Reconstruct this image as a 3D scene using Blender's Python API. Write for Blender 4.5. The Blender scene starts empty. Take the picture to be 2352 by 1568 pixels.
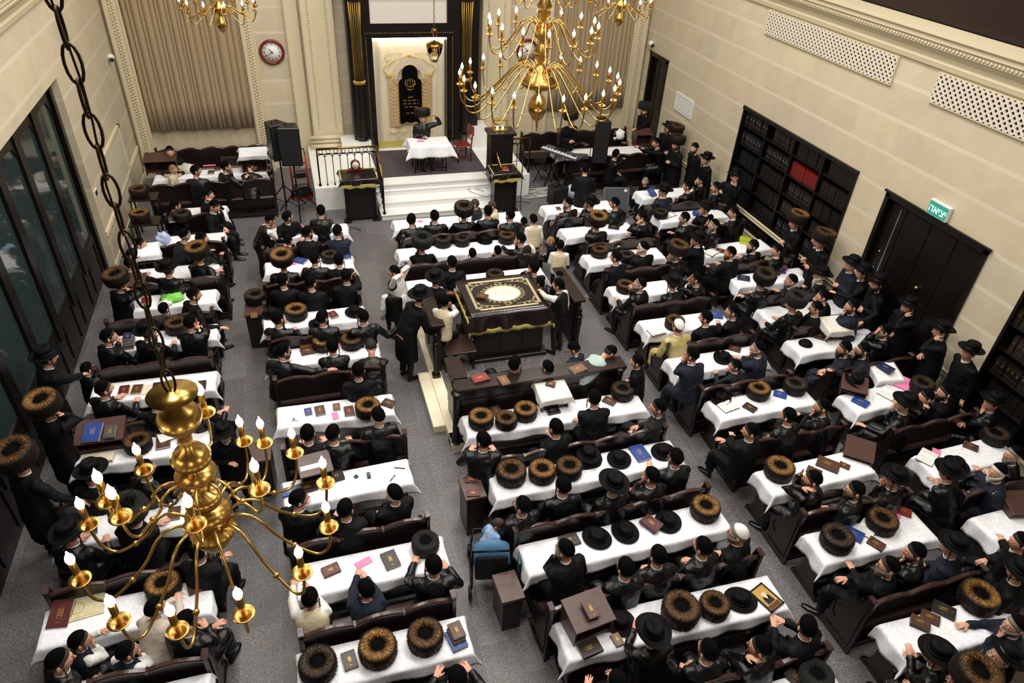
import bpy, bmesh, math, random
import numpy as np
from mathutils import Matrix, Vector
random.seed(7); RNG=np.random.RandomState(7)
SC=bpy.context.scene; COL=SC.collection; PI=math.pi
# ---------------------------------------------------------------- camera (solved from the room's vanishing points)
CAM_F=1617.59; CAM_H=8.0
P_,Y_,R_=math.radians(35.5867),math.radians(18.5093),math.radians(-3.5727)
def cam_axes():
    f=np.array([math.sin(Y_)*math.cos(P_),math.cos(Y_)*math.cos(P_),-math.sin(P_)])
    ri=np.array([math.cos(Y_),-math.sin(Y_),0.]); d=np.cross(f,ri)
    c,s=math.cos(R_),math.sin(R_)
    return np.array([c*ri+s*d,-s*ri+c*d,f])
CM=cam_axes()
def ray(px,py): return np.array([px-1176.,py-784.,CAM_F])@CM
def at(px,py,z=0.):
    d=ray(px,py); t=(z-CAM_H)/d[2]; return Vector((d[0]*t,d[1]*t,z))
def at_y(px,py,Y):
    d=ray(px,py); t=Y/d[1]; return Vector((d[0]*t,Y,CAM_H+d[2]*t))
def at_x(px,py,X):
    d=ray(px,py); t=X/d[0]; return Vector((X,d[1]*t,CAM_H+d[2]*t))
cam=bpy.data.cameras.new('camera'); co=bpy.data.objects.new('camera',cam); COL.objects.link(co)
cam.sensor_fit='HORIZONTAL'; cam.sensor_width=36; cam.lens=CAM_F*36/2352; cam.clip_end=200
co.matrix_world=Matrix([[CM[0][i],-CM[1][i],-CM[2][i],(0,0,CAM_H)[i]] for i in range(3)]+[[0,0,0,1]])
SC.camera=co
vs=SC.view_settings; vs.view_transform='Standard'; vs.look='None'; vs.gamma=1; vs.use_curve_mapping=False; vs.exposure=0.0
# ---------------------------------------------------------------- materials
MATS={}
def s2l(c): return tuple((x/12.92 if x<=.04045 else ((x+.055)/1.055)**2.4) for x in c)
def hexc(h): return s2l(tuple(int(h[i:i+2],16)/255 for i in (0,2,4)))
class NT:
    def __init__(s,name):
        m=bpy.data.materials.new(name); m.use_nodes=True; s.m=m; s.n=m.node_tree.nodes; s.l=m.node_tree.links
        s.n.clear(); s.out=s.n.new('ShaderNodeOutputMaterial'); s.b=s.n.new('ShaderNodeBsdfPrincipled'); s.l.new(s.b.outputs[0],s.out.inputs[0])
    def node(s,t,**k):
        n=s.n.new('ShaderNode'+t)
        for a,v in k.items():
            if a in n.inputs: 
                if isinstance(v,bpy.types.NodeSocket): s.l.new(v,n.inputs[a])
                else: n.inputs[a].default_value=v
            else: setattr(n,a,v)
        return n
    def set(s,**k):
        for a,v in k.items():
            a=a.replace('_',' ')
            if isinstance(v,bpy.types.NodeSocket): s.l.new(v,s.b.inputs[a])
            else: s.b.inputs[a].default_value=v if not (isinstance(v,tuple) and len(v)==3) else (*v,1)
    def ramp(s,fac,stops):
        r=s.n.new('ShaderNodeValToRGB'); s.l.new(fac,r.inputs[0])
        e=r.color_ramp.elements
        while len(e)<len(stops): e.new(.5)
        for x,(p,c) in zip(e,stops): x.position=p; x.color=(*c,1) if len(c)==3 else c
        return r.outputs[0]
    def mix(s,f,a,b,mode='MIX'):
        m=s.n.new('ShaderNodeMix'); m.data_type='RGBA'; m.blend_type=mode
        for i,v in ((0,f),(6,a),(7,b)):
            if isinstance(v,bpy.types.NodeSocket): s.l.new(v,m.inputs[i])
            else: m.inputs[i].default_value=v if not (isinstance(v,tuple) and len(v)==3) else (*v,1)
        return m.outputs[2]
    def bump(s,h,st=.3,d=.01):
        b=s.n.new('ShaderNodeBump'); b.inputs['Strength'].default_value=st; b.inputs['Distance'].default_value=d
        s.l.new(h,b.inputs['Height']); s.l.new(b.outputs[0],s.b.inputs['Normal'])
    def obj(s): return s.node('TexCoord').outputs['Object']
    def noise(s,vec,scale,detail=3,rough=.5):
        n=s.node('TexNoise'); n.inputs['Scale'].default_value=scale; n.inputs['Detail'].default_value=detail; n.inputs['Roughness'].default_value=rough
        if vec: s.l.new(vec,n.inputs['Vector'])
        return n.outputs[0]
    def mapv(s,vec,scale=(1,1,1),loc=(0,0,0),rot=(0,0,0)):
        m=s.node('Mapping'); m.inputs['Scale'].default_value=scale; m.inputs['Location'].default_value=loc; m.inputs['Rotation'].default_value=rot
        s.l.new(vec,m.inputs['Vector']); return m.outputs[0]
    def math(s,op,a,b=None):
        m=s.n.new('ShaderNodeMath'); m.operation=op
        for i,v in ((0,a),(1,b)):
            if v is None: continue
            if isinstance(v,bpy.types.NodeSocket): s.l.new(v,m.inputs[i])
            else: m.inputs[i].default_value=v
        return m.outputs[0]
def simple(name,col,rough=.5,metal=0.,spec=.5,var=0.,vscale=8.,bump=0.,bscale=40.,coat=0.,sheen=0.,objvar=0.):
    if name in MATS: return MATS[name]
    t=NT(name); col=hexc(col) if isinstance(col,str) else col
    t.set(Base_Color=col,Roughness=rough,Metallic=metal,Specular_IOR_Level=spec)
    c=None
    if var or bump: v=t.obj()
    if var:
        n=t.noise(v,vscale,4); c=t.mix(n,tuple(x*(1-var) for x in col),tuple(min(1,x*(1+var)) for x in col)); t.set(Base_Color=c)
    if objvar:
        oi=t.node('ObjectInfo').outputs['Random']; k=t.node('MapRange'); t.l.new(oi,k.inputs[0]); k.inputs[3].default_value=1-objvar; k.inputs[4].default_value=1+objvar
        h=t.node('HueSaturation'); t.l.new(k.outputs[0],h.inputs['Value'])
        if c is not None: t.l.new(c,h.inputs['Color'])
        else: h.inputs['Color'].default_value=(*col,1)
        t.set(Base_Color=h.outputs[0])
    if bump: t.bump(t.noise(v,bscale,4),bump)
    if coat: t.set(Coat_Weight=coat,Coat_Roughness=.12)
    if sheen: t.set(Sheen_Weight=sheen,Sheen_Roughness=.4)
    MATS[name]=t.m; return t.m
def emit(name,col,st):
    t=NT(name); t.set(Base_Color=col,Emission_Color=col,Emission_Strength=st); MATS[name]=t.m; return t.m
def m_wood(name,c1,c2,rough=.32,scale=3.,axis=0):
    t=NT(name); v=t.obj(); sc=[14,14,14]; sc[axis]=1.2
    n=t.noise(t.mapv(v,tuple(sc)),scale,6,.6); t.set(Base_Color=t.ramp(n,[(.3,hexc(c1)),(.75,hexc(c2))]),Roughness=rough,Specular_IOR_Level=.5)
    t.bump(n,.06); MATS[name]=t.m; return t.m
WOOD=m_wood('dark_walnut','150d0c','251714',.30)
WOOD_R=m_wood('polished_rail','2d1e1b','46312c',.22)
WOOD_Y=m_wood('walnut_upright','120c0b','1f1411',.34,axis=2)
WOOD_B=m_wood('brown_board','40292380'[:6],'553a33',.36)
WOOD_L=m_wood('honey_oak','8a5a2c','a9743d',.4)
WOOD_RED=m_wood('red_mahogany','5a1c14','7c2a1c',.3,axis=2)
WOOD_BLK=m_wood('ebony_frame','0b0807','130d0b',.34,axis=2)
def m_granite():
    t=NT('granite_floor'); v=t.obj()
    br=t.node('TexBrick'); t.l.new(t.mapv(v,(1,1,1),rot=(0,0,PI/2)),br.inputs['Vector']); br.offset=.5
    br.inputs['Scale'].default_value=1; br.inputs['Brick Width'].default_value=.92; br.inputs['Row Height'].default_value=.46; br.inputs['Mortar Size'].default_value=.0035
    br.inputs['Color1'].default_value=(*hexc('7e7d7f'),1); br.inputs['Color2'].default_value=(*hexc('959496'),1); br.inputs['Mortar'].default_value=(*hexc('a3a2a2'),1); br.inputs['Bias'].default_value=-.1
    n1=t.noise(v,70,5,.75); n2=t.noise(v,3.,3); n3=t.noise(v,22,4,.7)
    sp=t.ramp(n1,[(.38,(.10,.095,.10)),(.5,(.62,.61,.61)),(.62,(1.15,1.12,1.1))])
    sp2=t.ramp(n3,[(.35,(.62,.61,.61)),(.65,(1,1,1))])
    c=t.mix(1.,t.mix(1.,br.outputs['Color'],sp,'MULTIPLY'),sp2,'MULTIPLY')
    w=t.ramp(n2,[(.4,(1,.95,.93)),(.65,(.94,.97,1))])
    t.set(Base_Color=t.mix(1.,c,w,'MULTIPLY'),Roughness=t.ramp(n1,[(.3,(.3,.3,.3)),(.7,(.48,.48,.48))]),Specular_IOR_Level=.45)
    MATS['granite']=t.m; return t.m
GRANITE=m_granite()
def m_stone(name,axes,bw=1.05,rh=.6):
    t=NT(name); v=t.obj(); s=t.node('SeparateXYZ',Vector=v); cb=t.node('CombineXYZ')
    t.l.new(s.outputs[axes[0]],cb.inputs[0]); t.l.new(s.outputs[axes[1]],cb.inputs[1])
    br=t.node('TexBrick'); t.l.new(t.mapv(cb.outputs[0],loc=(0,.03,0)),br.inputs['Vector']); br.offset=.5
    br.inputs['Scale'].default_value=1; br.inputs['Brick Width'].default_value=bw; br.inputs['Row Height'].default_value=rh; br.inputs['Mortar Size'].default_value=.0
    br.inputs['Color1'].default_value=(*hexc('cdbfa2'),1); br.inputs['Color2'].default_value=(*hexc('c0b49d'),1)
    # horizontal grout bands only
    zz=t.math('MODULO',t.math('ADD',s.outputs[axes[1]],.03),rh); band=t.math('LESS_THAN',zz,.07)
    n=t.noise(v,2.5,4); c=t.mix(.25,br.outputs['Color'],t.ramp(n,[(.3,hexc('b9a888')),(.7,hexc('d8cfbb'))]))
    c=t.mix(band,c,hexc('d2c7b0')); t.set(Base_Color=c,Roughness=.55)
    h=t.math('ADD',t.math('MULTIPLY',band,-1.),t.math('MULTIPLY',n,.05)); t.bump(h,.35,.012)
    MATS[name]=t.m; return t.m
ST_X=m_stone('limestone_side',(1,2)); ST_Y=m_stone('limestone_back',(0,2),1.6,.6)
CREAM=simple('cream_stone','c9bc9c',.5,var=.06,vscale=3)
CREAM2=simple('cream_trim','cfc3a4',.45,var=.05)
MARBLE=simple('white_marble','e9e9e6',.22,var=.03,vscale=2)
PLINTH=simple('cream_plinth','e6dcc0',.4)
BRASS=simple('brass','c09a55',.30,1.,var=.12,vscale=6)
BRASSD=simple('old_brass','9a7436',.28,1.)
GOLD=simple('gold_leaf','caa24e',.35,.75)
GOLDTHREAD=simple('gold_thread','d8bb62',.55,.2)
FRINGE=simple('gold_fringe','cfc06a',.7,var=.3,vscale=60)
BLACKM=simple('black_metal','0c0c0d',.35,.6)
BLACKP=simple('black_plastic','0d0d0f',.4)
GREYP=simple('grey_plastic','4b4d52',.4)
SILVER=simple('silver_metal','b9bbc0',.3,.9)
WHITEP=simple('white_plastic','dfe0de',.4)
WHITE=simple('white_paper','e8e8e4',.7)
PAGE=simple('page_edge','d8cdb4',.8,var=.1,vscale=90)
PINK=simple('pink_wrap','e87fae',.5,var=.25,vscale=30)
RED=simple('red_metal','a01722',.35,.1)
GREEN=simple('green_bag','7fce55',.4,var=.2)
CARPET=simple('stage_carpet','453c3f',.9,var=.15,vscale=80)
def m_cloth(name,col,pat,ps,tr=.0):
    t=NT(name); v=t.obj(); vo=t.node('TexVoronoi'); vo.inputs['Scale'].default_value=ps; t.l.new(v,vo.inputs['Vector'])
    n=t.noise(v,ps*1.7,3); f=t.ramp(t.math('MULTIPLY',vo.outputs['Distance'],n),[(.15,(0,0,0)),(.32,(1,1,1))])
    t.set(Base_Color=t.mix(f,hexc(col),hexc(pat)),Roughness=.6,Sheen_Weight=.15)
    t.bump(f,.08,.004)
    MATS[name]=t.m; return t.m
CLOTH=m_cloth('white_damask','f1f2f6','e4e6ec',22)
LACE=m_cloth('white_lace','eceae2','d3d0c6',60)
SHINY=simple('clear_plastic_cover','1c1716',.12,spec=.6,var=.3,bump=.15,bscale=9)
def m_coat(name,col,rough,bs,objvar=.25,spec=.5,sheen=.1):
    t=NT(name); v=t.obj(); n=t.noise(v,bs,4,.6); n2=t.noise(t.mapv(v,(2,2,3)),3,3)
    oi=t.node('ObjectInfo').outputs['Random']; k=t.node('MapRange'); t.l.new(oi,k.inputs[0]); k.inputs[3].default_value=1-objvar; k.inputs[4].default_value=1+objvar
    h=t.node('HueSaturation'); t.l.new(k.outputs[0],h.inputs['Value']); h.inputs['Color'].default_value=(*hexc(col),1)
    t.set(Base_Color=h.outputs[0],Roughness=rough,Specular_IOR_Level=spec,Sheen_Weight=sheen)
    t.bump(t.math('ADD',n,t.math('MULTIPLY',n2,.6)),.4,.02)
    MATS[name]=t.m; return t.m
COATS={'b':m_coat('black_satin','090a0c',.38,9,spec=.36,sheen=0),'d':m_coat('black_wool','08090b',.7,14,spec=.18,sheen=.0),'n':m_coat('navy_wool','101728',.75,14,spec=.3,sheen=.03),'g':m_coat('charcoal_wool','191a1e',.8,14,spec=.3,sheen=.03),
 'w':m_coat('white_cotton','d9d9d6',.8,12,.05),'c':m_coat('cream_knit','cdbf9f',.85,26,.05),'t':m_coat('pale_teal_knit','a8bcb8',.85,20,.05),'s':m_coat('oatmeal_knit','c3b8ab',.85,26,.05),
 'y':m_coat('gold_satin','b5a468',.32,6,.05),'B':m_coat('light_blue_cotton','8fb0d8',.8,14,.05)}
TROU=simple('black_trousers','090a0c',.75,bump=.3,bscale=12)
SHOE=simple('black_leather','0b0b0c',.25)
FELT=simple('black_felt','060608',.7,spec=.14,sheen=.0,bump=.05,bscale=200)
VELVET=simple('black_velvet','040405',.85,sheen=.0,spec=.08)
WKIP=simple('white_knit','e9e7e2',.8,bump=.4,bscale=120)
RIBBON=simple('black_ribbon','0d0d10',.3)
def m_skin():
    t=NT('skin'); v=t.obj(); n=t.noise(v,18,3); oi=t.node('ObjectInfo').outputs['Random']
    c=t.mix(oi,hexc('d3a188'),hexc('e0b39c')); t.set(Base_Color=t.mix(n,c,hexc('c68a73')),Roughness=.5,Specular_IOR_Level=.35)
    MATS['skin']=t.m; return t.m
SKIN=m_skin()
EYEW=simple('eye_white','d8d4cf',.3); IRIS=simple('dark_iris','1a100b',.2); LIPS=simple('lips','a8594f',.5)
HAIRC={'d':'17110e','b':'3a271b','l':'8a6a43','g':'77736c','w':'cfcbc2','r':'6b3a1c'}
def hairm(k): return simple('hair_'+{'d':'black','b':'brown','l':'fair','g':'grey','w':'white','r':'ginger'}[k],HAIRC[k],.7,var=.35,vscale=60,bump=.7,bscale=90)
def m_fur(name,dark,mid,tip,gold):
    t=NT(name); v=t.obj(); s=t.node('SeparateXYZ',Vector=v)
    r=t.math('SQRT',t.math('ADD',t.math('MULTIPLY',s.outputs[0],s.outputs[0]),t.math('MULTIPLY',s.outputs[1],s.outputs[1])))
    a=t.math('ARCTAN2',s.outputs[1],s.outputs[0]); cb=t.node('CombineXYZ')
    t.l.new(t.math('MULTIPLY',a,5.),cb.inputs[0]); t.l.new(t.math('MULTIPLY',r,6.),cb.inputs[1]); t.l.new(t.math('MULTIPLY',s.outputs[2],5.),cb.inputs[2])
    n=t.noise(cb.outputs[0],3.,5,.65); n2=t.noise(v,60,3)
    base=t.mix(n,hexc(dark),hexc(mid))
    tips=t.ramp(n,[(.3,hexc(mid)),(.5,hexc(tip)),(.72,hexc(gold))])
    ring=t.ramp(r,[(.30,(0,0,0)),(.40,(1,1,1)),(.74,(1,1,1)),(.92,(0,0,0))]); 
    rm=t.node('MapRange'); t.l.new(r,rm.inputs[0]); rm.inputs[1].default_value=0; rm.inputs[2].default_value=.2
    t.l.new(rm.outputs[0],ring.node.inputs[0])
    zt=t.node('MapRange'); t.l.new(s.outputs[2],zt.inputs[0]); zt.inputs[1].default_value=.125; zt.inputs[2].default_value=.178
    f=t.math('MULTIPLY',ring,zt.outputs[0])
    c=t.mix(f,base,tips); t.set(Base_Color=t.mix(t.math('MULTIPLY',n2,.35),c,hexc(dark)),Roughness=.55,Specular_IOR_Level=.3)
    t.bump(n,.5,.01); MATS[name]=t.m; return t.m
FURS={'g':m_fur('golden_fur','120a06','2b1b0d','8a5c26','dcae60'),'b':m_fur('brown_fur','110a07','24160d','5a3a1b','a67a3f'),'k':m_fur('dark_fur','0c0806','1a110c','35251700'[:6],'77603a'),'x':simple('black_fur','050505',.8,sheen=.05,bump=.8,bscale=120)}
# ---------------------------------------------------------------- mesh builder
class MB:
    def __init__(s): s.v=[]; s.f=[]; s.mi=[]; s.sm=[]; s.M=Matrix(); s.mat=0
    def add(s,vs,fs,smooth=False,mat=None):
        o=len(s.v); M=s.M
        s.v.extend([tuple(M@Vector(p)) for p in vs]); flip=M.determinant()<0
        for f in fs:
            f=[o+i for i in f]; s.f.append(f[::-1] if flip else f)
        k=s.mat if mat is None else mat
        s.mi.extend([k]*len(fs)); s.sm.extend([smooth]*len(fs)); return s
    def box(s,x0,x1,y0,y1,z0,z1,mat=None):
        return s.add([(x0,y0,z0),(x1,y0,z0),(x1,y1,z0),(x0,y1,z0),(x0,y0,z1),(x1,y0,z1),(x1,y1,z1),(x0,y1,z1)],[(0,3,2,1),(4,5,6,7),(0,1,5,4),(1,2,6,5),(2,3,7,6),(3,0,4,7)],mat=mat)
    def prism(s,prof,axis,a,b,mat=None):
        """profile of 2D points extruded along axis 0(x: pts are y,z) 1(y: pts x,z) 2(z: pts x,y)"""
        def P(p,t): return (t,p[0],p[1]) if axis==0 else ((p[0],t,p[1]) if axis==1 else (p[0],p[1],t))
        n=len(prof); vs=[P(p,a) for p in prof]+[P(p,b) for p in prof]
        fs=[list(range(n-1,-1,-1)),list(range(n,2*n))]+[(i,(i+1)%n,n+(i+1)%n,n+i) for i in range(n)]
        return s.add(vs,fs,mat=mat)
    def lathe(s,prof,seg=24,mat=None,smooth=True,closed=False,sx=1,sy=1):
        vs=[]; fs=[]; n=len(prof)
        for r,z in prof:
            for k in range(seg): a=2*PI*k/seg; vs.append((r*math.cos(a)*sx,r*math.sin(a)*sy,z))
        for i in range(n-1 if not closed else n):
            j=(i+1)%n
            for k in range(seg): k2=(k+1)%seg; fs.append((i*seg+k,i*seg+k2,j*seg+k2,j*seg+k))
        if not closed:
            if prof[0][0]>1e-6: fs.append(list(range(seg-1,-1,-1)))
            if prof[-1][0]>1e-6: fs.append([(n-1)*seg+k for k in range(seg)])
        return s.add(vs,fs,smooth,mat)
    def tube(s,pts,rad,seg=8,closed=False,mat=None,smooth=True):
        vs,fs=tube_np(pts,rad,seg,closed); return s.add(vs,fs,smooth,mat)
    def ball(s,c,r,seg=12,rings=8,mat=None,scale=(1,1,1)):
        vs=[];fs=[]
        for i in range(rings+1):
            t=PI*i/rings
            for k in range(seg):
                a=2*PI*k/seg; vs.append((c[0]+r*scale[0]*math.sin(t)*math.cos(a),c[1]+r*scale[1]*math.sin(t)*math.sin(a),c[2]+r*scale[2]*math.cos(t)))
        for i in range(rings):
            for k in range(seg): k2=(k+1)%seg; fs.append((i*seg+k,(i+1)*seg+k,(i+1)*seg+k2,i*seg+k2))
        return s.add(vs,fs,True,mat)
    def grid(s,P,mat=None,smooth=True,thick=0):
        """P: [rows][cols] of points"""
        nr,nc=len(P),len(P[0]); vs=[p for r in P for p in r]
        fs=[(i*nc+j,i*nc+j+1,(i+1)*nc+j+1,(i+1)*nc+j) for i in range(nr-1) for j in range(nc-1)]
        return s.add(vs,fs,smooth,mat)
    def mesh(s,name,mats,bevel=0.):
        me=bpy.data.meshes.new(name); me.from_pydata(s.v,[],s.f)
        for m in (mats if isinstance(mats,(list,tuple)) else [mats]): me.materials.append(m)
        me.polygons.foreach_set('material_index',s.mi); me.polygons.foreach_set('use_smooth',s.sm)
        bm=bmesh.new(); bm.from_mesh(me)
        if bevel:
            bmesh.ops.remove_doubles(bm,verts=bm.verts,dist=1e-5)
            es=[e for e in bm.edges if len(e.link_faces)==2 and e.calc_face_angle(0)>.6]
            bmesh.ops.bevel(bm,geom=es,offset=bevel,segments=1,affect='EDGES',profile=.5,clamp_overlap=True)
        bmesh.ops.recalc_face_normals(bm,faces=bm.faces); bm.to_mesh(me); bm.free()
        me.update(); return me
def tube_np(pts,rad,seg=8,closed=False):
    P=np.array([tuple(p) for p in pts],float); n=len(P); R=np.broadcast_to(np.array(rad,float),(n,)) if np.ndim(rad)<1 else np.array(rad,float)
    if closed: T=np.roll(P,-1,0)-np.roll(P,1,0)
    else: T=np.gradient(P,axis=0)
    T/=np.maximum(np.linalg.norm(T,axis=1,keepdims=True),1e-9)
    up=np.array([0,0,1.]) if abs(T[0][2])<.9 else np.array([1.,0,0])
    N=np.cross(T[0],up); N/=np.linalg.norm(N); vs=[]
    for i in range(n):
        N=N-T[i]*np.dot(N,T[i]); N/=max(np.linalg.norm(N),1e-9); B=np.cross(T[i],N)
        for k in range(seg): a=2*PI*k/seg; vs.append(tuple(P[i]+R[i]*(math.cos(a)*N+math.sin(a)*B)))
    fs=[]
    for i in range(n if closed else n-1):
        j=(i+1)%n
        for k in range(seg): k2=(k+1)%seg; fs.append((i*seg+k,i*seg+k2,j*seg+k2,j*seg+k))
    if not closed: fs.append(tuple(range(seg-1,-1,-1))); fs.append(tuple((n-1)*seg+k for k in range(seg)))
    return vs,fs
def arc(cx,cy,r,a0,a1,n): return [(cx+r*math.cos(math.radians(a0+(a1-a0)*i/n)),cy+r*math.sin(math.radians(a0+(a1-a0)*i/n))) for i in range(n+1)]
# ---------------------------------------------------------------- objects
KIDS={}
def put(name,me,parent=None,loc=None,rz=None,rot=None,scale=None):
    o=bpy.data.objects.new(name,me); COL.objects.link(o)
    if parent is not None: o.parent=parent; KIDS.setdefault(parent.name,[]).append(o)
    if loc is not None: o.location=loc
    if rz is not None: o.rotation_euler=(0,0,rz)
    if rot is not None: o.rotation_euler=rot
    if scale is not None: o.scale=(scale,)*3 if isinstance(scale,(int,float)) else scale
    return o
def obj(name,mb,mats,parent=None,bevel=0.,**k): return put(name,mb.mesh(name,mats,bevel),parent,**k)
LABELS={}
def tag(o,label,cat,group=None):
    o['label']=label; o['category']=cat
    if group: o['group']=group
    LABELS.setdefault(label,[]).append((o.name,group)); return o
def empty(name,label,cat,loc=(0,0,0),rz=0,group=None,scale=None):
    o=put(name,None,loc=loc,rz=rz,scale=scale); o.empty_display_size=.1; return tag(o,label,cat,group)
def struct(name,mb,mats,parent=None,**k):
    o=obj(name,mb,mats,parent,**k)
    if parent is None: o['kind']='structure'
    return o
def dup(o,label=None,loc=None,rz=None,group=None,parent=None,scale=None,rot=None):
    c=o.copy(); COL.objects.link(c)
    if parent is not None: c.parent=parent; KIDS.setdefault(parent.name,[]).append(c)
    if loc is not None: c.location=loc
    if rz is not None: c.rotation_euler=(0,0,rz)
    if rot is not None: c.rotation_euler=rot
    if scale is not None: c.scale=(scale,)*3
    if label: c['label']=label; LABELS.setdefault(label,[]).append((c.name,group))
    if group: c['group']=group
    for k in KIDS.get(o.name,[]): dup(k,parent=c)
    return c
def T(x=0,y=0,z=0): return Matrix.Translation((x,y,z))
def RZ(a): return Matrix.Rotation(a,4,'Z')
def text_mb(mb,s,size,M,mat=None,depth=.002,align='CENTER'):
    """adds lettering to a builder, flat letters with a little thickness, lying in the XY plane of M"""
    cu=bpy.data.curves.new('t','FONT'); cu.body=s; cu.size=size; cu.align_x=align; cu.align_y='CENTER'; cu.extrude=depth; cu.resolution_u=3
    o=bpy.data.objects.new('t',cu); COL.objects.link(o); dg=bpy.context.evaluated_depsgraph_get(); me=bpy.data.meshes.new_from_object(o.evaluated_get(dg))
    old=mb.M; mb.M=old@M; mb.add([v.co[:] for v in me.vertices],[list(p.vertices) for p in me.polygons],False,mat); mb.M=old
    bpy.data.objects.remove(o); bpy.data.curves.remove(cu); bpy.data.meshes.remove(me)
NTH=['first','second','third','fourth','fifth','sixth','seventh','eighth','ninth','tenth','eleventh','twelfth']
# ================================================================ THE ROOM
XL,XR,YB,YF,ZC=-4.05,10.4,20.2,-3.0,10.6
mb=MB(); mb.box(XL-.6,XR+.6,YF,YB+.6,-.2,0); struct('floor',mb,GRANITE)
mb=MB(); mb.box(XL-3,XR+3,YF,YB+.6,ZC,ZC+.2); struct('ceiling',mb,simple('white_ceiling','d8d2c4',.8))
mb=MB(); mb.box(XL-3,XR+3,YF-.3,YF,0,ZC); struct('wall_front',mb,simple('dark_gallery','6b5f50',.8))
def wall_with_openings(name,x0,x1,ops,mat,ztop):
    mb=MB(); ys=[YF]
    for y0,y1,z0,z1 in ops: ys+= [y0,y1]
    ys.append(YB+.3)
    for i in range(0,len(ys)-1,2): mb.box(x0,x1,ys[i],ys[i+1],0,ztop)
    for y0,y1,z0,z1 in ops:
        if z0>0: mb.box(x0,x1,y0,y1,0,z0)
        mb.box(x0,x1,y0,y1,z1,ztop)
    return struct(name,mb,mat)
BC1=(10.5,14.63,.4,3.07); BC2=(2.6,6.54,.4,3.05); DR=(7.33,9.68,0,3.04); ND=(18.64,19.77,0,3.07)
wall_with_openings('wall_right',XR,XR+.34,[BC2,DR,BC1,ND],ST_X,5.85)
LW=(-2.5,15.02,0,4.0)
wall_with_openings('wall_left',XL-.34,XL,[LW],ST_X,5.85)
mb=MB(); mb.box(XL-3,XR+3,YB,YB+.3,0,ZC); struct('wall_back',mb,ST_Y)
# galleries above the cornices: dark timber parapets with a rail, wall behind
for s,X,nm in ((1,XR,'right'),(-1,XL,'left')):
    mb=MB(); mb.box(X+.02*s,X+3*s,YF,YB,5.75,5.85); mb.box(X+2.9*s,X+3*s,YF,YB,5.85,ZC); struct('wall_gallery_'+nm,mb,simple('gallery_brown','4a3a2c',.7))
    p=empty('gallery_parapet','dark timber gallery parapet above the cornice of the %s wall'%nm,'parapet',(X+.1*s,8,5.85))
    mb=MB(); mb.box(-.03,.03,-11,12.1,0,.62); obj('panel',mb,WOOD,p)
    mb=MB(); mb.box(-.06,.06,-11,12.1,.62,.68); mb.tube([(0,-11,.95),(0,12.1,.95)],.03); obj('handrail',mb,WOOD_R,p)
    for y in range(-10,13,2):
        mb=MB(); mb.box(-.025,.025,y-.025,y+.025,.66,.95); obj('post',mb,BLACKM,p)
# cornices
def cornice(name,X,s):
    pr=[(0,5.22),(.05,5.24),(.07,5.32),(.04,5.35),(.06,5.42),(.16,5.52),(.20,5.54),(.20,5.62),(.25,5.64),(.25,5.7),(.3,5.74),(.3,5.80),(0,5.85)]
    mb=MB(); mb.prism([(X-s*a,z) for a,z in pr],1,YF,YB)
    y=-1.
    while y<YB: mb.ball((X-s*.205,y,5.58),.028,6,4); y+=.075
    struct(name,mb,CREAM2)
cornice('trim_1',XR,1); cornice('trim_2',XL,-1)
def dado(name,X,s,segs,z=.80):
    mb=MB()
    for y0,y1 in segs:
        mb.prism([(X,z-.09),(X-s*.03,z-.08),(X-s*.03,z-.06),(X-s*.012,z-.05),(X-s*.012,z-.02),(X-s*.04,z),(X-s*.04,z+.02),(X,z+.03)],1,y0,y1)
        mb.box(min(X,X-s*.02),max(X,X-s*.02),y0,y1,0,.12)
    struct(name,mb,CREAM2)
dado('baseboard_right',XR,1,[(9.75,10.5),(14.63,18.6),(6.54,7.28),(BC1[0],BC1[1])] ,.78)
dado('baseboard_left',XL,-1,[(15.02,20.1)],.84)
mb=MB(); mb.box(XR-.05,XR,BC1[0],BC1[1],.36,.41); mb.box(XR-.05,XR,BC2[0],BC2[1],.36,.41); struct('trim_3',mb,CREAM2)
LATT=simple('pale_lattice','d3cabb',.5)
# lattice ventilation grilles on the right wall
def grille(y0,y1,z0,z1,label):
    e=empty('lattice_grille',label,'vent',(XR,y0,z0),group=None); p=.115; ny=int((y1-y0)/p); nz=int((z1-z0)/p)
    def c(a,b): return (a,b)
    r=.029*p/.1; mb=MB()
    for i in range(ny):
        for j in range(nz):
            q=[(r,0),(p-r,0),(p,r),(p,p-r),(p-r,p),(r,p),(0,p-r),(0,r)]; S,E,N,W=(p/2,p/2-r),(p/2+r,p/2),(p/2,p/2+r),(p/2-r,p/2)
            for f in ([q[0],q[1],S],[q[1],q[2],E,S],[q[2],q[3],E],[q[3],q[4],N,E],[q[4],q[5],N],[q[5],q[6],W,N],[q[6],q[7],W],[q[7],q[0],S,W]):
                mb.add([(-.04,i*p+a,j*p+b) for a,b in f],[list(range(len(f)))])
    o=obj('lattice',mb,LATT,e); m=o.modifiers.new('t','SOLIDIFY'); m.thickness=.025; m.offset=0
    mb=MB(); mb.box(-.012,-.002,0,ny*p,0,nz*p); obj('dark_backing',mb,simple('hole_shade','0a0908',.9),e)  # near-black sheet stands in for the shade behind the lattice holes
    mb=MB()
    for a,b,c_,d in ((-.02,ny*p+.02,-.02,0),(-.02,ny*p+.02,nz*p,nz*p+.02),(-.02,0,0,nz*p),(ny*p,ny*p+.02,0,nz*p)): mb.box(-.045,-.002,a,b,c_,d)
    obj('frame',mb,CREAM2,e)
grille(10.5,14.55,4.72,5.2,'long cream lattice grille under the cornice, farther from the camera, above the bookcase')
grille(5.5,9.6,4.72,5.2,'long cream lattice grille under the cornice above the double door')
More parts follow.
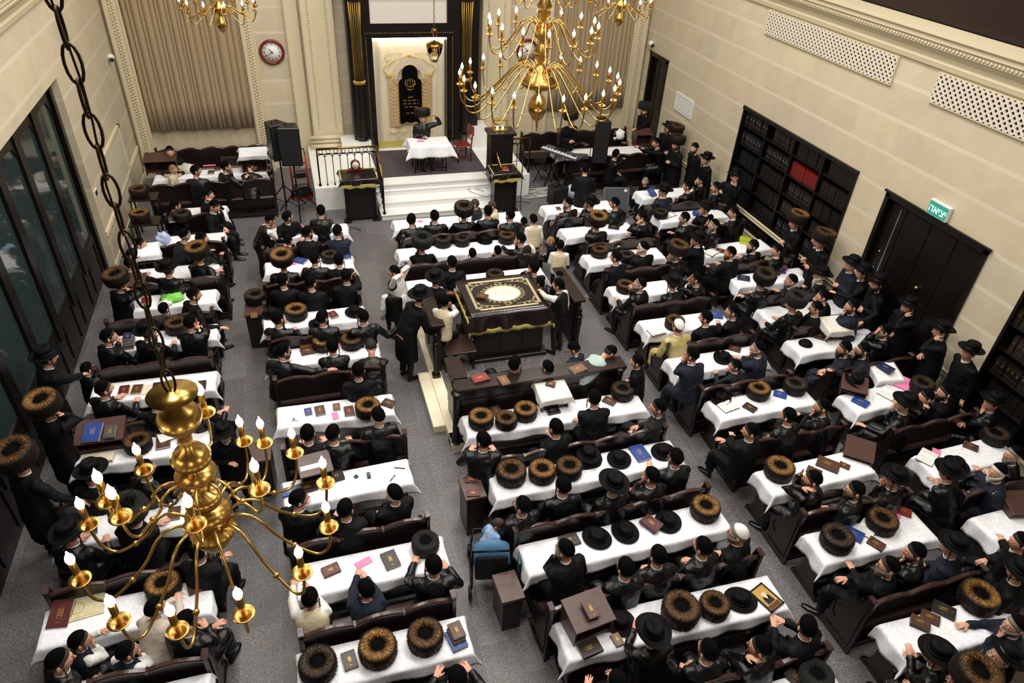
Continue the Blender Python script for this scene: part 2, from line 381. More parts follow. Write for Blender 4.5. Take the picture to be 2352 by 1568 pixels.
# louvred vent near the corner
e=empty('louvre_vent','small white louvred vent on the wall beside the narrow doorway','vent',(XR,16.95,2.02))
mb=MB()
for a,b,c_,d in ((-.05,.92,-.05,0),(-.05,.92,.38,.43),(-.05,0,0,.38),(.87,.92,0,.38)): mb.box(-.03,0,a,b,c_,d)
obj('frame',mb,WHITEP,e)
mb=MB()
for k in range(9): mb.prism([(-.028,.02+k*.04),(-.004,.035+k*.04),(-.004,.04+k*.04),(-.028,.026+k*.04)],1,0,.87)
obj('slats',mb,WHITEP,e)
# security cameras
def dome(loc,label):
    e=empty('security_camera',label,'camera',loc); mb=MB(); mb.ball((0,0,0),.085,16,10); obj('housing',mb,WHITEP,e)
    mb=MB(); mb.ball((.02,-.06,-.035),.055,14,8); obj('lens_dome',mb,simple('smoked_dome','22222a',.1),e)
dome((XL+.07,19.5,3.24),'white dome security camera high on the left wall by the curtain')
dome((XR-.07,19.75,3.28),'white dome security camera high above the narrow doorway')
# doors in the right wall
def door(name,y0,y1,z1,split,label):
    d=MB(); d.box(XR+.1,XR+.16,y0,y1,0,z1)
    n=max(2,round((y1-y0)/.62)); w=(y1-y0)/n
    for i in range(n):
        for za,zb in ((.15,.95),(1.1,z1-.2)): d.box(XR+.085,XR+.1,y0+i*w+.1,y0+(i+1)*w-.1,za,zb)
    r=struct(name,d,WOOD_BLK)
    f=MB(); f.box(XR-.04,XR+.16,y0-.0,y0+.09,0,z1); f.box(XR-.04,XR+.16,y1-.09,y1,0,z1); f.box(XR-.04,XR+.16,y0,y1,z1-.1,z1); f.box(XR-.06,XR-.02,y0-.04,y1+.04,z1-.02,z1+.02)
    obj('door_frame',f,WOOD_BLK,r)
    return r
D1=door('door_1',DR[0],DR[1],DR[3],True,''); D2=door('door_2',ND[0],ND[1],ND[3],False,'')
mb=MB(); mb.box(XR+.075,XR+.1,9.30,9.325,.5,2.8); obj('door_strip',mb,SILVER,D1)
for z in (1.72,1.22):
    mb=MB(); mb.ball((XR+.05,8.34,z),.04,10,8); mb.tube([(XR+.1,8.34,z),(XR+.05,8.34,z)],.018); obj('door_knob',mb,BRASS,D1)
for z in (1.9,1.55):
    mb=MB(); mb.ball((XR+.06,9.42,z),.022,8,6); obj('door_knob',mb,SILVER,D1)
# exit sign
e=empty('exit_sign','green backlit exit sign with white lettering over the double door','sign',(XR-.06,8.47,3.2))
mb=MB(); mb.box(-.02,.05,-.22,.22,-.13,.13); obj('housing',mb,WHITEP,e,bevel=.006)
mb=MB(); mb.box(-.024,-.019,-.205,.205,-.115,.105); obj('face',mb,emit('exit_green',hexc('2f8f7c'),.4),e)
mb=MB(); text_mb(mb,'\u05d4\u05d0\u05d9\u05e6\u05d9',.17,Matrix(((0,0,-1,-.027),(-1,0,0,0),(0,1,0,-.015),(0,0,0,1))))
obj('lettering',mb,emit('exit_white',(.9,.97,.95),.8),e)
# left wall: tall glazed dark timber screen
W=MB(); X=-4.26
W.box(X-.05,X+.06,-2.5,15.02,3.86,4.0); W.box(X-.05,X+.08,14.86,15.02,0,4.0)
mul=[13.67+1.13*-k for k in range(14)]
for y in mul: W.box(X-.04,X+.06,y-.12,y+.12,.7,3.9)
win=struct('window_1',W,WOOD_BLK)
for i,y in enumerate([14.86]+mul[:-1]):
    y1=y-.0 if i else 14.86; y0=mul[i]; yc=(y0+y1)/2; a=(y1-y0)/2-.08
    g=MB(); pr=[(yc-a,.98),(yc-a*.8,.9),(yc,.86),(yc+a*.8,.9),(yc+a,.98),(yc+a,3.3)]+[(yc+a*math.cos(t),3.3+ .42*math.sin(t)+(.06 if abs(math.cos(t))>.45 and abs(math.cos(t))<.75 else 0)) for t in np.linspace(.15,PI-.15,9)]+[(yc-a,3.3)]
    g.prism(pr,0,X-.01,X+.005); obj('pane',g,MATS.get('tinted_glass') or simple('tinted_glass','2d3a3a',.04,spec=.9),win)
    # spandrel above the arch and panel below
    p=MB(); top=[(yc+a,3.92)]+[(yc-a,3.92)]+[(yc-a,3.3)]+[(yc+a*math.cos(t),3.3+.42*math.sin(t)+(.06 if abs(math.cos(t))>.45 and abs(math.cos(t))<.75 else 0)) for t in np.linspace(PI-.15,.15,9)]+[(yc+a,3.3)]
    p.prism(top,0,X-.02,X+.03); obj('arch_spandrel',p,WOOD_BLK,win)
    q=MB(); q.box(X-.02,X+.03,y0,y1,0,1.0); q.box(X+.03,X+.05,y0+.2,y0+.24,.12,.8); q.box(X+.03,X+.05,y1-.24,y1-.2,.12,.8); obj('base_panel',q,WOOD_BLK,win)
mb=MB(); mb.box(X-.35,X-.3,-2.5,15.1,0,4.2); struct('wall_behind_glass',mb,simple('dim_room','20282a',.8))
# switch panel and flush door on the left wall beyond the glass
e=empty('wall_switch','small white wall panel with dark screen beside the glazed screen','switch',(XL,14.66,1.77)) if False else None
mb=MB(); mb.box(XL-.0,XL+.02,15.1,15.32,1.6,1.74); o=obj('wall_display',mb,WHITEP); tag(o,'small white wall display with dark screen beside the glazed screen','display')
mb=MB(); mb.box(XL+.02,XL+.023,15.12,15.28,1.62,1.72); obj('screen',mb,BLACKP,o)
mb=MB(); mb.box(XL,XL+.03,16.5,18.5,.86,1.88); d3=struct('door_3',mb,simple('pale_panel','cbc6b0',.5))
mb=MB()
for a,b,c_,d in ((16.42,16.5,.86,1.96),(18.5,18.58,.86,1.96),(16.42,18.58,1.88,1.96)): mb.box(XL,XL+.05,a,b,c_,d)
mb.box(XL+.03,XL+.036,17.5,17.52,.9,1.86); obj('door_frame',mb,CREAM2,d3)
# ---------------------------------------------------------------- back wall: pilasters, curtains, clocks
def pilaster(name,x0,x1,depth=.16,beads=True,base=.0):
    mb=MB(); mb.box(x0,x1,YB-depth,YB,base,ZC)
    for a in (x0+.02,x1-.05): mb.box(a,a+.03,YB-depth-.015,YB-depth,base+.3,ZC)
    if beads:
        xc=(x0+x1)/2; z=base+.35
        while z<6.2: mb.ball((xc-.03,YB-depth-.005,z),.03,6,4); mb.ball((xc+.03,YB-depth-.005,z+.035),.03,6,4); z+=.075
    mb.box(x0-.05,x1+.05,YB-depth-.06,YB,base,base+.16); mb.box(x0-.03,x1+.03,YB-depth-.04,YB,base+.16,base+.3)
    struct(name,mb,CREAM2)
pilaster('trim_4',-3.98,-3.62); pilaster('trim_5',-1.0,-.66); pilaster('trim_6',.1,.44,.12,False); pilaster('trim_7',.5,1.3,.3,False,.6)
pilaster('trim_8',5.25,6.05,.3,False,.6); pilaster('trim_9',6.95,7.35); pilaster('trim_10',9.86,10.3)
for xc in (.68,1.12,5.43,5.87):
    mb=MB(); z=1.2
    while z<6.2: mb.ball((xc,YB-.305,z),.026,6,4); z+=.06
    o=struct('trim_%d'%(11+int(xc*2)),mb,CREAM2)
def base_moulding(name,x0,x1):
    mb=MB()
    for k,(r,z) in enumerate(((.07,.68),(.05,.82),(.06,.93))): mb.tube([(x0-.1,YB-.36,z),(x1+.1,YB-.36,z)],r,10)
    mb.box(x0-.14,x1+.14,YB-.48,YB,.6,.64); struct(name,mb,CREAM2)
base_moulding('trim_30',.5,1.3); base_moulding('trim_31',5.25,6.05)
def m_curtain():
    t=NT('tan_curtain'); v=t.obj(); n=t.noise(t.mapv(v,(60,60,4)),3,3); t.set(Base_Color=t.mix(n,hexc('94805f'),hexc('ad9878')),Roughness=.75,Sheen_Weight=.3); MATS['curtain']=t.m; return t.m
CURT=m_curtain()
def curtain(x0,x1,z0,label):
    n=220; P=[]
    folds=[x0]; 
    while folds[-1]<x1: folds.append(folds[-1]+random.uniform(.07,.22))
    for z in np.linspace(z0,ZC-.5,14):
        row=[]
        for i in range(n+1):
            x=x0+(x1-x0)*i/n; k=max(j for j,f in enumerate(folds) if f<=x); f0=folds[k]; f1=folds[k+1] if k+1<len(folds) else f0+.15
            u=(x-f0)/(f1-f0); a=.08+.06*((k*37)%5)/5
            row.append((x,YB-.05-a*math.sin(PI*u)**.45+.01*math.sin(z*2+k),z+.012*math.sin(k*2.1) if z==z0 else z))
        P.append(row)
    mb=MB(); mb.grid(P); o=obj('curtain',mb,CURT); m=o.modifiers.new('t','SOLIDIFY'); m.thickness=.01
    tag(o,label,'curtain')
curtain(-3.6,-1.02,1.25,'tall pleated tan curtain behind the far-left bench, left of the round clock')
curtain(7.38,9.84,1.35,'tall pleated tan curtain at the right end of the back wall')
def wall_clock(x,z,label):
    e=empty('wall_clock',label,'clock',(x,YB-.01,z)); M=Matrix.Rotation(PI/2,4,'X')
    mb=MB(); mb.M=M; mb.lathe([(.24,0),(.315,0),(.32,.03),(.30,.06),(.26,.065),(.245,.03)],40,closed=True); obj('frame',mb,WOOD_RED,e)
    mb=MB(); mb.M=M; mb.lathe([(.25,0),(.25,.02)],40); obj('dial',mb,WHITE,e)
    mb=MB()
    for h in range(1,13):
        a=PI/2-h*PI/6; text_mb(mb,str(h),.085,Matrix(((1,0,0,.195*math.cos(a)),(0,0,1,-.024),(0,1,0,.195*math.sin(a)),(0,0,0,1))))
    obj('numerals',mb,BLACKP,e)
    for ang,l,w in ((10.67*30,.12,.012),(240,.18,.008)):
        a=PI/2-math.radians(ang); mb=MB(); mb.tube([(-.03*math.cos(a),-.032,-.03*math.sin(a)),(l*math.cos(a),-.032,l*math.sin(a))],[w,w*.4],6); obj('clock_hand',mb,BLACKP,e)
wall_clock(-.31,3.13,'round wall clock with red-brown rim right of the tan curtain')
wall_clock(6.66,3.05,'round wall clock mostly hidden behind the big brass chandelier')
# ---------------------------------------------------------------- platform with marble steps
mb=MB(); mb.box(.3,5.95,17.15,YB-.02,0,.6)
stg=obj('stage_platform',mb,MARBLE); tag(stg,'raised white marble platform in front of the ark','platform')
mb=MB(); mb.box(1.95,4.85,17.55,19.45,.6,.606); obj('carpet',mb,CARPET,stg)
for k in range(3):
    mb=MB(); mb.box(1.83,4.98,16.3+.39*k,17.16,.15*k,.15*(k+1)-.03)
    mb.box(1.81,5.0,16.28+.39*k,17.16,.15*(k+1)-.03,.15*(k+1)); obj('step',mb,MARBLE,stg,bevel=.004)
mb=MB(); mb.box(1.81,5.0,17.1,17.55,.57,.6005); obj('top_nosing',mb,MARBLE,stg)
mb=MB(); mb.box(1.2,2.0,19.3,YB-.3,.6,.95); mb.box(4.7,5.3,19.3,YB-.3,.6,1.2); obj('block',mb,MARBLE,stg)
def railing(pts,label,h=.95,brass=True):
    e=empty('iron_railing',label,'railing',pts[0]); o=Vector(pts[0])
    for (a,b) in zip(pts[:-1],pts[1:]):
        a=Vector(a)-o; b=Vector(b)-o; L=(b-a).length; n=max(2,int(L/.17)); up=Vector((0,0,1)); d=(b-a)/L
        mb=MB(); mb.tube([a+up*h,b+up*h],.028,8); obj('handrail',mb,BRASSD if brass else BLACKM,e)
        mb=MB(); mb.tube([a+up*(h-.13),b+up*(h-.13)],.012,6)
        for k in range(n): c=a+(b-a)*((k+.5)/n)+up*(h-.07); mb.tube([c+d*(.05*math.cos(t))+up*(.05*math.sin(t)) for t in np.linspace(0,2*PI,12,endpoint=False)],.008,5,True)
        for k in range(n):
            c=a+(b-a)*((k+.5)/n)+up*(h-.24); r=L/n/2; mb.tube([c+d*(r*math.cos(t))+up*(.1*math.sin(t)) for t in np.linspace(0,PI,9)],.008,5)
        obj('scrollwork',mb,BLACKM,e)
        for k in range(n+1):
            c=a+(b-a)*(k/n); mb=MB(); w=.022 if k in (0,n) else .011; mb.tube([c,c+up*(h if k in (0,n) else h-.13)],w,6)
            mb.tube([c,c+up*.05],w*1.8,6); obj('baluster',mb,BLACKM,e)
railing([(.45,17.3,.6),(1.9,17.3,.6),(1.9,16.35,.15)],'black iron railing with gilt handrail along the left side of the marble steps')
railing([(5.95,17.3,.6),(4.92,17.3,.6),(4.92,16.35,.15)],'black iron railing with gilt handrail along the right side of the marble steps')
# ---------------------------------------------------------------- the ark
ark=empty('torah_ark','tall dark timber ark with gilt columns framing a cream curtain','ark',(3.2,19.5,.6))
def B(nm,x0,x1,y0,y1,z0,z1,m=WOOD_BLK,bev=.0): mb=MB(); mb.box(x0,x1,y0,y1,z0,z1); return obj(nm,mb,m,ark,bevel=bev)
# local coordinates: x from centre, y from front plane 19.5, z above platform
B('side_panel',-1.62,-1.02,-.05,.5,.35,6); B('side_panel',.98,1.85,-.05,.5,.35,6)
B('lintel',-1.02,.98,-.05,.5,3.0,3.32); B('top_beam',-1.7,1.9,-.08,.5,3.98,4.3); B('upper_cabinet',-1.3,1.1,.1,.5,4.3,6)
B('white_panel',-1.02,.99,.0,.1,3.34,3.96,simple('white_board','d5d0c6',.5))
B('inner_frame',-1.08,-1.0,-.08,.1,.0,3.02); B('inner_frame',.96,1.04,-.08,.1,.0,3.02)
mb=MB()
for k in range(46): z=.3+k*.06; mb.ball((-1.16,-.055,z),.014,6,4); mb.ball((1.12,-.055,z),.014,6,4)
for k in range(38): mb.ball((-1.16+k*.0616,-.055,3.12),.014,6,4)
obj('gilt_beading',mb,GOLD,ark)
for x in (-1.4,1.5):
    mb=MB(); mb.M=T(x,-.1,0); mb.lathe([(.17,.42),(.17,.5),(.14,.55),(.125,1.8),(.12,3.2),(.15,3.9),(.19,4.0)],20); obj('column',mb,WOOD_BLK,ark)
    mb=MB()
    for k in range(9):
        a=PI+PI*(k+.5)/9; mb.tube([(x+.128*math.cos(a),-.1+.128*math.sin(a),1.95),(x+.123*math.cos(a),-.1+.123*math.sin(a),3.2),(x+.155*math.cos(a),-.1+.155*math.sin(a),3.88)],.007,5)
    for k in range(10): a=PI+PI*k/9; mb.ball((x+.14*math.cos(a),-.1+.14*math.sin(a),1.93),.03,6,4,scale=(1,1,1.8))
    obj('gilt_fluting',mb,GOLD,ark)
mb=MB(); mb.box(-.98,.94,.02,.08,2.93,2.97); obj('strip_light',mb,emit('ark_strip',(1,.93,.86),14.),ark)
# parochet (ark curtain)
P=[]
for i,z in enumerate(np.linspace(.05,2.98,20)):
    P.append([(x,.22-.02*math.sin(x*22+.5*math.sin(z*2))-.018*math.sin(x*9+1.),z) for x in np.linspace(-1.0,.96,120)])
mb=MB(); mb.grid(P); par=obj('ark_curtain',mb,simple('ivory_satin','ddd0b4',.38,sheen=.3,var=.06,vscale=5)); par.location=(3.2,19.5,.6)
m=par.modifiers.new('t','SOLIDIFY'); m.thickness=.012
tag(par,'ivory and gold embroidered ark curtain with black central plaque','curtain')
def flat(pts,y,th=.012): mb=MB(); mb.prism(pts,1,y,y+th); return mb
def aw(r,a0,a1,cx,cz,n=24): return arc(cx,cz,r,a0,a1,n)
def wav(*p): return p
mb=flat([(-.62,.6),(-.30,.6),(-.30,1.85)]+[(x,z) for x,z in aw(.36,180,90,-.02,1.86,10)][:1]+[(-.44,1.95),(-.62,1.95)],.155); mb2=flat([(.26,.6),(.58,.6),(.58,1.95),(.42,1.95),(.26,1.85)],.155)
mb.add(mb2.v,mb2.f); obj('embroidered_column',mb,simple('sand_embroidery','b59c78',.6,var=.35,vscale=30,bump=.4,bscale=50),par)
mb=MB(); mb.prism(aw(.50,0,180,-.02,1.9)+aw(.34,180,0,-.02,1.9),1,.15,.165); obj('embroidered_arch',mb,simple('silver_embroidery','c9bba6',.5,var=.3,vscale=35,bump=.4,bscale=60),par)
mb=MB()
for sx in (-1,1):
    mb.tube([(-.02+sx*x,.145,z) for x,z in ((.62,2.02),(.70,2.14),(.66,2.26),(.52,2.30),(.40,2.42),(.2,2.46),(.05,2.5))],.012,6)
    mb.tube([(-.02+sx*x,.145,z) for x,z in ((.16,2.56),(.35,2.58),(.55,2.57),(.66,2.46),(.58,2.38),(.5,2.44))],.010,6)
    mb.tube([(-.02+sx*x,.145,z) for x,z in ((.36,1.75),(.46,1.85),(.4,1.98),(.5,2.02),(.64,1.98))],.010,6)
    mb.box(-.02+sx*.52-.12,-.02+sx*.52+.12,.14,.155,1.97,2.05)
    mb.tube([(-.02+sx*x,.145,z) for x,z in ((.64,.5),(.5,.42),(.36,.5),(.2,.44),(.02,.5))],.012,6)
    for k in range(12): mb.tube([(-.02+sx*.30,.15,.7+k*.1),(-.02+sx*.44,.145,.62+k*.1),(-.02+sx*.58,.15,.7+k*.1)],.006,5)
mb.ball((-.02,.14,2.52),.05,8,6,scale=(1,.4,1)); obj('gold_embroidery',mb,GOLDTHREAD,par)
pl=aw(.22,0,180,-.02,2.06,16); prof=[(.30,.72)]+[(.30,1.80),(.27,1.88),(.2,1.92)]+pl+[(-.24,1.92),(-.31,1.88),(-.34,1.80),(-.34,.72),(-.25,.66),(-.15,.72),(-.02,.68),(.11,.72),(.2,.66)]
mb=MB(); mb.prism(prof,1,.128,.15); pq=obj('plaque',mb,VELVET,par)
mb=MB(); mb.tube([(x,.125,z) for x,z in prof],.010,6,True)
for k in range(5): # crown
    x=-.02+(k-2)*.055; mb.tube([(-.02+(k-2)*.03,.12,1.66),(x+(k-2)*.022,.12,1.78),(x*1.0,.12,1.86+.02*(2-abs(k-2)))],.007,5); mb.ball((x,.12,1.87+.02*(2-abs(k-2))),.014,6,4)
mb.tube([(-.11,.12,1.64),(-.02,.12,1.61),(.07,.12,1.64)],.010,5); mb.tube([(-.16,.12,1.8),(-.1,.12,1.72),(-.02,.12,1.70),(.06,.12,1.72),(.12,.12,1.8)],.007,5)
for z,w,n in ((1.42,.12,6),(1.33,.42,13),(1.24,.44,13),(1.15,.36,11),(.98,.3,9)):
    for k in range(n):
        x=-.02-w/2+w*(k+.5)/n
        if k%4!=3: mb.box(x-.009,x+.009,.118,.126,z-.016,z+.018); 
obj('gilt_lettering',mb,GOLD,pq)
mb=MB()
for k in range(110):
    x=-.98+1.92*k/110; mb.box(x,x+.013,.16,.18,-.0+.01*(k%2),.2)
obj('fringe',mb,FRINGE,par)
# eternal lamp hanging before the ark
L=at_y(998,112,18.3); lamp=empty('hanging_lamp','glass eternal lamp hanging on a chain before the ark','lamp',L)
mb=MB(); mb.lathe([(.02,-.3),(.12,-.2),(.19,-.02),(.2,.05),(.19,.05),(.11,-.18),(.02,-.28)],20,closed=True)
t=NT('clear_glass'); t.set(Base_Color=(1,1,1),Roughness=.03,Transmission_Weight=1.,IOR=1.2); MATS['glass']=t.m; obj('glass_bowl',mb,t.m,lamp)
mb=MB(); mb.lathe([(.195,.05),(.21,.06),(.21,.1),(.12,.15),(.05,.17),(.02,.2)],20); 
for k in range(4): a=k*PI/2+.4; mb.tube([(.2*math.cos(a),.2*math.sin(a),.08),(.21*math.cos(a),.21*math.sin(a),-.1),(.08*math.cos(a),.08*math.sin(a),-.3)],.009,5)
mb.lathe([(.0,-.34),(.05,-.32),(.08,-.29),(.0,-.28)],12); obj('brass_frame',mb,BRASSD,lamp)
mb=MB(); mb.lathe([(.075,-.16),(.08,-.02)],16); obj('oil_cup',mb,emit('amber_oil',hexc('c9981a'),.35),lamp)
mb=MB(); mb.lathe([(0,-.02),(.014,.0),(0,.05)],8); obj('flame',mb,emit('small_flame',(1,.7,.3),12.),lamp)
mb=MB()
for k in range(3): a=k*2.1; mb.tube([(.09*math.cos(a),.09*math.sin(a),.16),(.04*math.cos(a),.04*math.sin(a),.4)],.006,5)
mb.lathe([(.05,.38),(.07,.4),(.07,.46),(.05,.47)],12); z=.47; k=0
while z<4.4:
    M=T(0,0,z+.045)@RZ(PI/2*(k%2)); mb.M=M; mb.tube([(.022*math.cos(t),0,.05*math.sin(t)) for t in np.linspace(0,2*PI,12,endpoint=False)],.006,5,True); mb.M=Matrix(); z+=.085; k+=1
obj('chain',mb,BRASSD,lamp)
# ================================================================ PEWS, TABLES, CLOTHS
BLK={'A':'far-left pews','B':'left-aisle pews','C':'middle pews','D':'right-aisle pews','E':'far-right pews'}
ROWTXT={}
def rowtxt(key): return ROWTXT[key]
def end_profile(): # pew end in (y,z); y=0 back rail, +y towards the seat front
    return [(-.05,0),(.52,0),(.52,.07),(.47,.10),(.43,.2),(.44,.33),(.5,.42),(.5,.47),(.44,.5),(.36,.56),(.22,.66),(.12,.8),(.06,1.0),(.05,1.04),(-.04,1.04),(-.05,.99)]
PEW={}
def make_pew(n,back=True):
    w=.54; L=n*w; e=put('pew',None)
    for sx in (0,1):
        x=-L/2-.045 if sx==0 else L/2
        mb=MB(); mb.prism(end_profile(),0,x,x+.045)
        xo=x-.006 if sx==0 else x+.051
        mb.tube([(xo,.10,.95),(xo,.13,.8),(xo,.2,.68),(xo,.3,.56),(xo,.38,.47),(xo,.37,.36),(xo,.3,.3)],.008,5); mb.tube([(xo,.0,.95),(xo,.0,.12),(xo,.4,.12)],.007,5)
        obj('end_panel',mb,WOOD_Y,e,bevel=.006)
        mb=MB(); mb.prism([(-.055,1.03),(.06,1.03),(.06,1.055),(-.055,1.055)],0,x-.012,x+.057); obj('end_cap',mb,WOOD_R,e,bevel=.004)
    mb=MB(); mb.box(-L/2,L/2,.05,.46,.41,.455); obj('seat',mb,WOOD_R,e,bevel=.008)
    m=14*n; top=[]
    for i in range(m+1):
        u=(i/14.)%1 if i<m else 1.; u=u if i%14 or i==0 else 0.; top.append((-L/2+L*i/m, .945+.05*math.sin(PI*u)))
    if back:
        vs=[];fs=[]
        for x,z in top:
            for (y,zz) in ((.07,.5),(.02,z),(-.015,z),(.035,.5)): vs.append((x,y,zz))
        for i in range(m):
            for k in range(4): k2=(k+1)%4; fs.append((i*4+k,i*4+k2,(i+1)*4+k2,(i+1)*4+k))
        fs+= [(0,1,2,3),(m*4+3,m*4+2,m*4+1,m*4)]
        mb=MB(); mb.add(vs,fs); obj('backrest',mb,WOOD,e)
        vs=[];fs=[]; sec=((.03,-.01),(.032,.014),(.02,.026),(-.02,.026),(-.03,.012),(-.028,-.01)); s6=len(sec)
        for x,z in top:
            for y,dz in sec: vs.append((x,y,z+dz))
        for i in range(m):
            for k in range(s6): k2=(k+1)%s6; fs.append((i*s6+k,i*s6+k2,(i+1)*s6+k2,(i+1)*s6+k))
        fs+=[tuple(range(s6)),tuple(m*s6+k for k in range(s6))[::-1]]
        mb=MB(); mb.add(vs,fs,False); 
        for j in range(1,n): mb.box(-L/2+j*w-.012,-L/2+j*w+.012,-.032,.034,.93,.974)
        obj('top_rail',mb,WOOD_R,e)
        mb=MB(); mb.prism([(.05,.56),(-.02,.545),(-.035,.52),(-.035,.5),(.05,.48)],0,-L/2,L/2); obj('lower_rail',mb,WOOD_R,e)
    mb=MB(); mb.box(-L/2,L/2,.2,.24,.1,.41); mb.box(-L/2,L/2,.0,.06,.05,.12); obj('seat_support',mb,WOOD,e)
    return e
def place_pew(key,xl,xr,y,rot=0.,n=None,label=None,back=True):
    L=xr-xl; n=n or max(2,round(L/.54)); k=(n,back)
    lab=label or 'dark wooden pew with scalloped back, %s'%ROWTXT[key]
    c=((xl+xr)/2,y,0); rz=math.radians(rot)
    if k not in PEW: PEW[k]=make_pew(n,back); o=PEW[k]; o.location=c; o.rotation_euler=(0,0,rz); tag(o,lab,'pew','wooden pews')
    else: o=dup(PEW[k],lab,c,rz,'wooden pews')
    return o
TAB={}
def make_table(L,W=.42,h=.775):
    e=put('study_table',None)
    mb=MB(); mb.box(-L/2,L/2,-W/2,W/2,h-.035,h); obj('tabletop',mb,WOOD_R,e,bevel=.006)
    pr=[(-.27,0),(.27,0),(.27,.05),(.2,.11),(.15,.25),(.145,.45),(.17,.62),(.2,h-.035),(-.2,h-.035),(-.17,.62),(-.145,.45),(-.15,.25),(-.2,.11),(-.27,.05)]
    for x in (-L/2+.04,L/2-.085):
        mb=MB(); mb.prism(pr,0,x,x+.045)
        xo=x-.006 if x<0 else x+.051
        mb.tube([(xo,-.2,.06),(xo,.2,.06)],.007,5); obj('end_panel',mb,WOOD_Y,e,bevel=.005)
    mb=MB(); mb.box(-L/2+.085,L/2-.085,-.15,.15,.55,.57); mb.box(-L/2+.085,L/2-.085,.13,.15,.57,h-.035); obj('book_shelf',mb,WOOD,e)
    mb=MB(); mb.box(-L/2+.085,L/2-.085,-.03,.03,.1,.17); obj('foot_rail',mb,WOOD,e)
    return e
def cloth_mb(L,W,hx,hy0,hy1,seed,z=.779,fr=True,nd=7):
    """cloth over a table top: hx overhang at the two ends, hy0 towards -y, hy1 towards +y"""
    r=random.Random(seed); ph=[r.uniform(0,6) for _ in range(6)]
    def ax(half,h0,h1,n,nd):
        a=[-half-h0*(nd-i)/nd for i in range(nd)] if h0>0 else []
        m=[-half+2*half*i/n for i in range(n+1)]
        b=[half+h1*(i+1)/nd for i in range(nd)] if h1>0 else []
        return a+m+b
    US=ax(L/2,hx,hx,max(10,int(L/.045)),nd); VS=ax(W/2,hy0,hy1,10,nd); P=[]
    hxl=hx*r.uniform(.85,1.1)
    for j,v in enumerate(VS):
        row=[]
        for i,u in enumerate(US):
            dx=max(0,abs(u)-L/2); dy=max(0,abs(v)-W/2); sx=1 if u>0 else -1; sy=1 if v>0 else -1
            d=math.hypot(dx,dy); cx=max(-L/2,min(L/2,u)); cy=max(-W/2,min(W/2,v))
            if d==0: row.append((u,v,z+.0015*math.sin(u*14+ph[0])*math.sin(v*17+ph[1]))); continue
            out=.012+.12*d
            rip=.022*(d/.18)
            px=cx+(sx*out*dx/d if dx else 0); py=cy+(sy*out*dy/d if dy else 0)
            if dx>0 and dy>0: # corner fold: falls as a point, sides pinched outwards
                t=math.atan2(dy,dx); q=math.sin(2*t); px=cx+sx*(.012+d*(.22*math.cos(t)+.30*q)); py=cy+sy*(.012+d*(.22*math.sin(t)+.08*q)); zz=z-d*.93
            elif dy>0: py+=sy*rip*math.sin(u*11+ph[2]+.6*math.sin(u*5+ph[3])); zz=z-d*.985
            else: px+=sx*rip*math.sin(v*16+ph[4]); zz=z-d*.985
            e=(i in (0,len(US)-1) and hx>0) or (j==0 and hy0>0) or (j==len(VS)-1 and hy1>0)
            if e and fr: zz-=.012*((i+j)%2)
            row.append((px,py,zz))
        P.append(row)
    mb=MB(); mb.grid(P); return mb
def place_cloth(key,xl,xr,y0,W,rot,label,hx=.16,hy0=.13,hy1=.03,z=.779,seed=0,mat=None,name='tablecloth',nd=7):
    mb=cloth_mb(xr-xl+.03,W+.03,hx,hy0,hy1,seed,0,nd=nd); o=obj(name,mb,mat or CLOTH); m=o.modifiers.new('t','SOLIDIFY'); m.thickness=.004; m.offset=1
    o.location=((xl+xr)/2,y0,z); o.rotation_euler=(0,0,math.radians(rot)); tag(o,label,'tablecloth','white tablecloths'); return o
TABLES={}
def place_table(key,xl,xr,yback,rot=0.,W=.42,cloth=True,**kw):
    """yback: world y of the edge nearer the ark"""
    L=round(xr-xl,2); yc=yback-W/2; c=((xl+xr)/2,yc,0); rz=math.radians(rot)
    lab='narrow dark study table under white cloth, %s'%ROWTXT[key]
    if L not in TAB: TAB[L]=make_table(L,W); o=TAB[L]; o.location=c; o.rotation_euler=(0,0,rz); tag(o,lab,'table','study tables')
    else: o=dup(TAB[L],lab,c,rz,'study tables')
    if cloth: place_cloth(key,xl,xr,yc,W,rot,'white damask tablecloth hanging over study table, %s'%ROWTXT[key],seed=hash(key)%99 if False else sum(map(ord,key))*7,**kw)
    TABLES[key]=(c,rz,L,W)
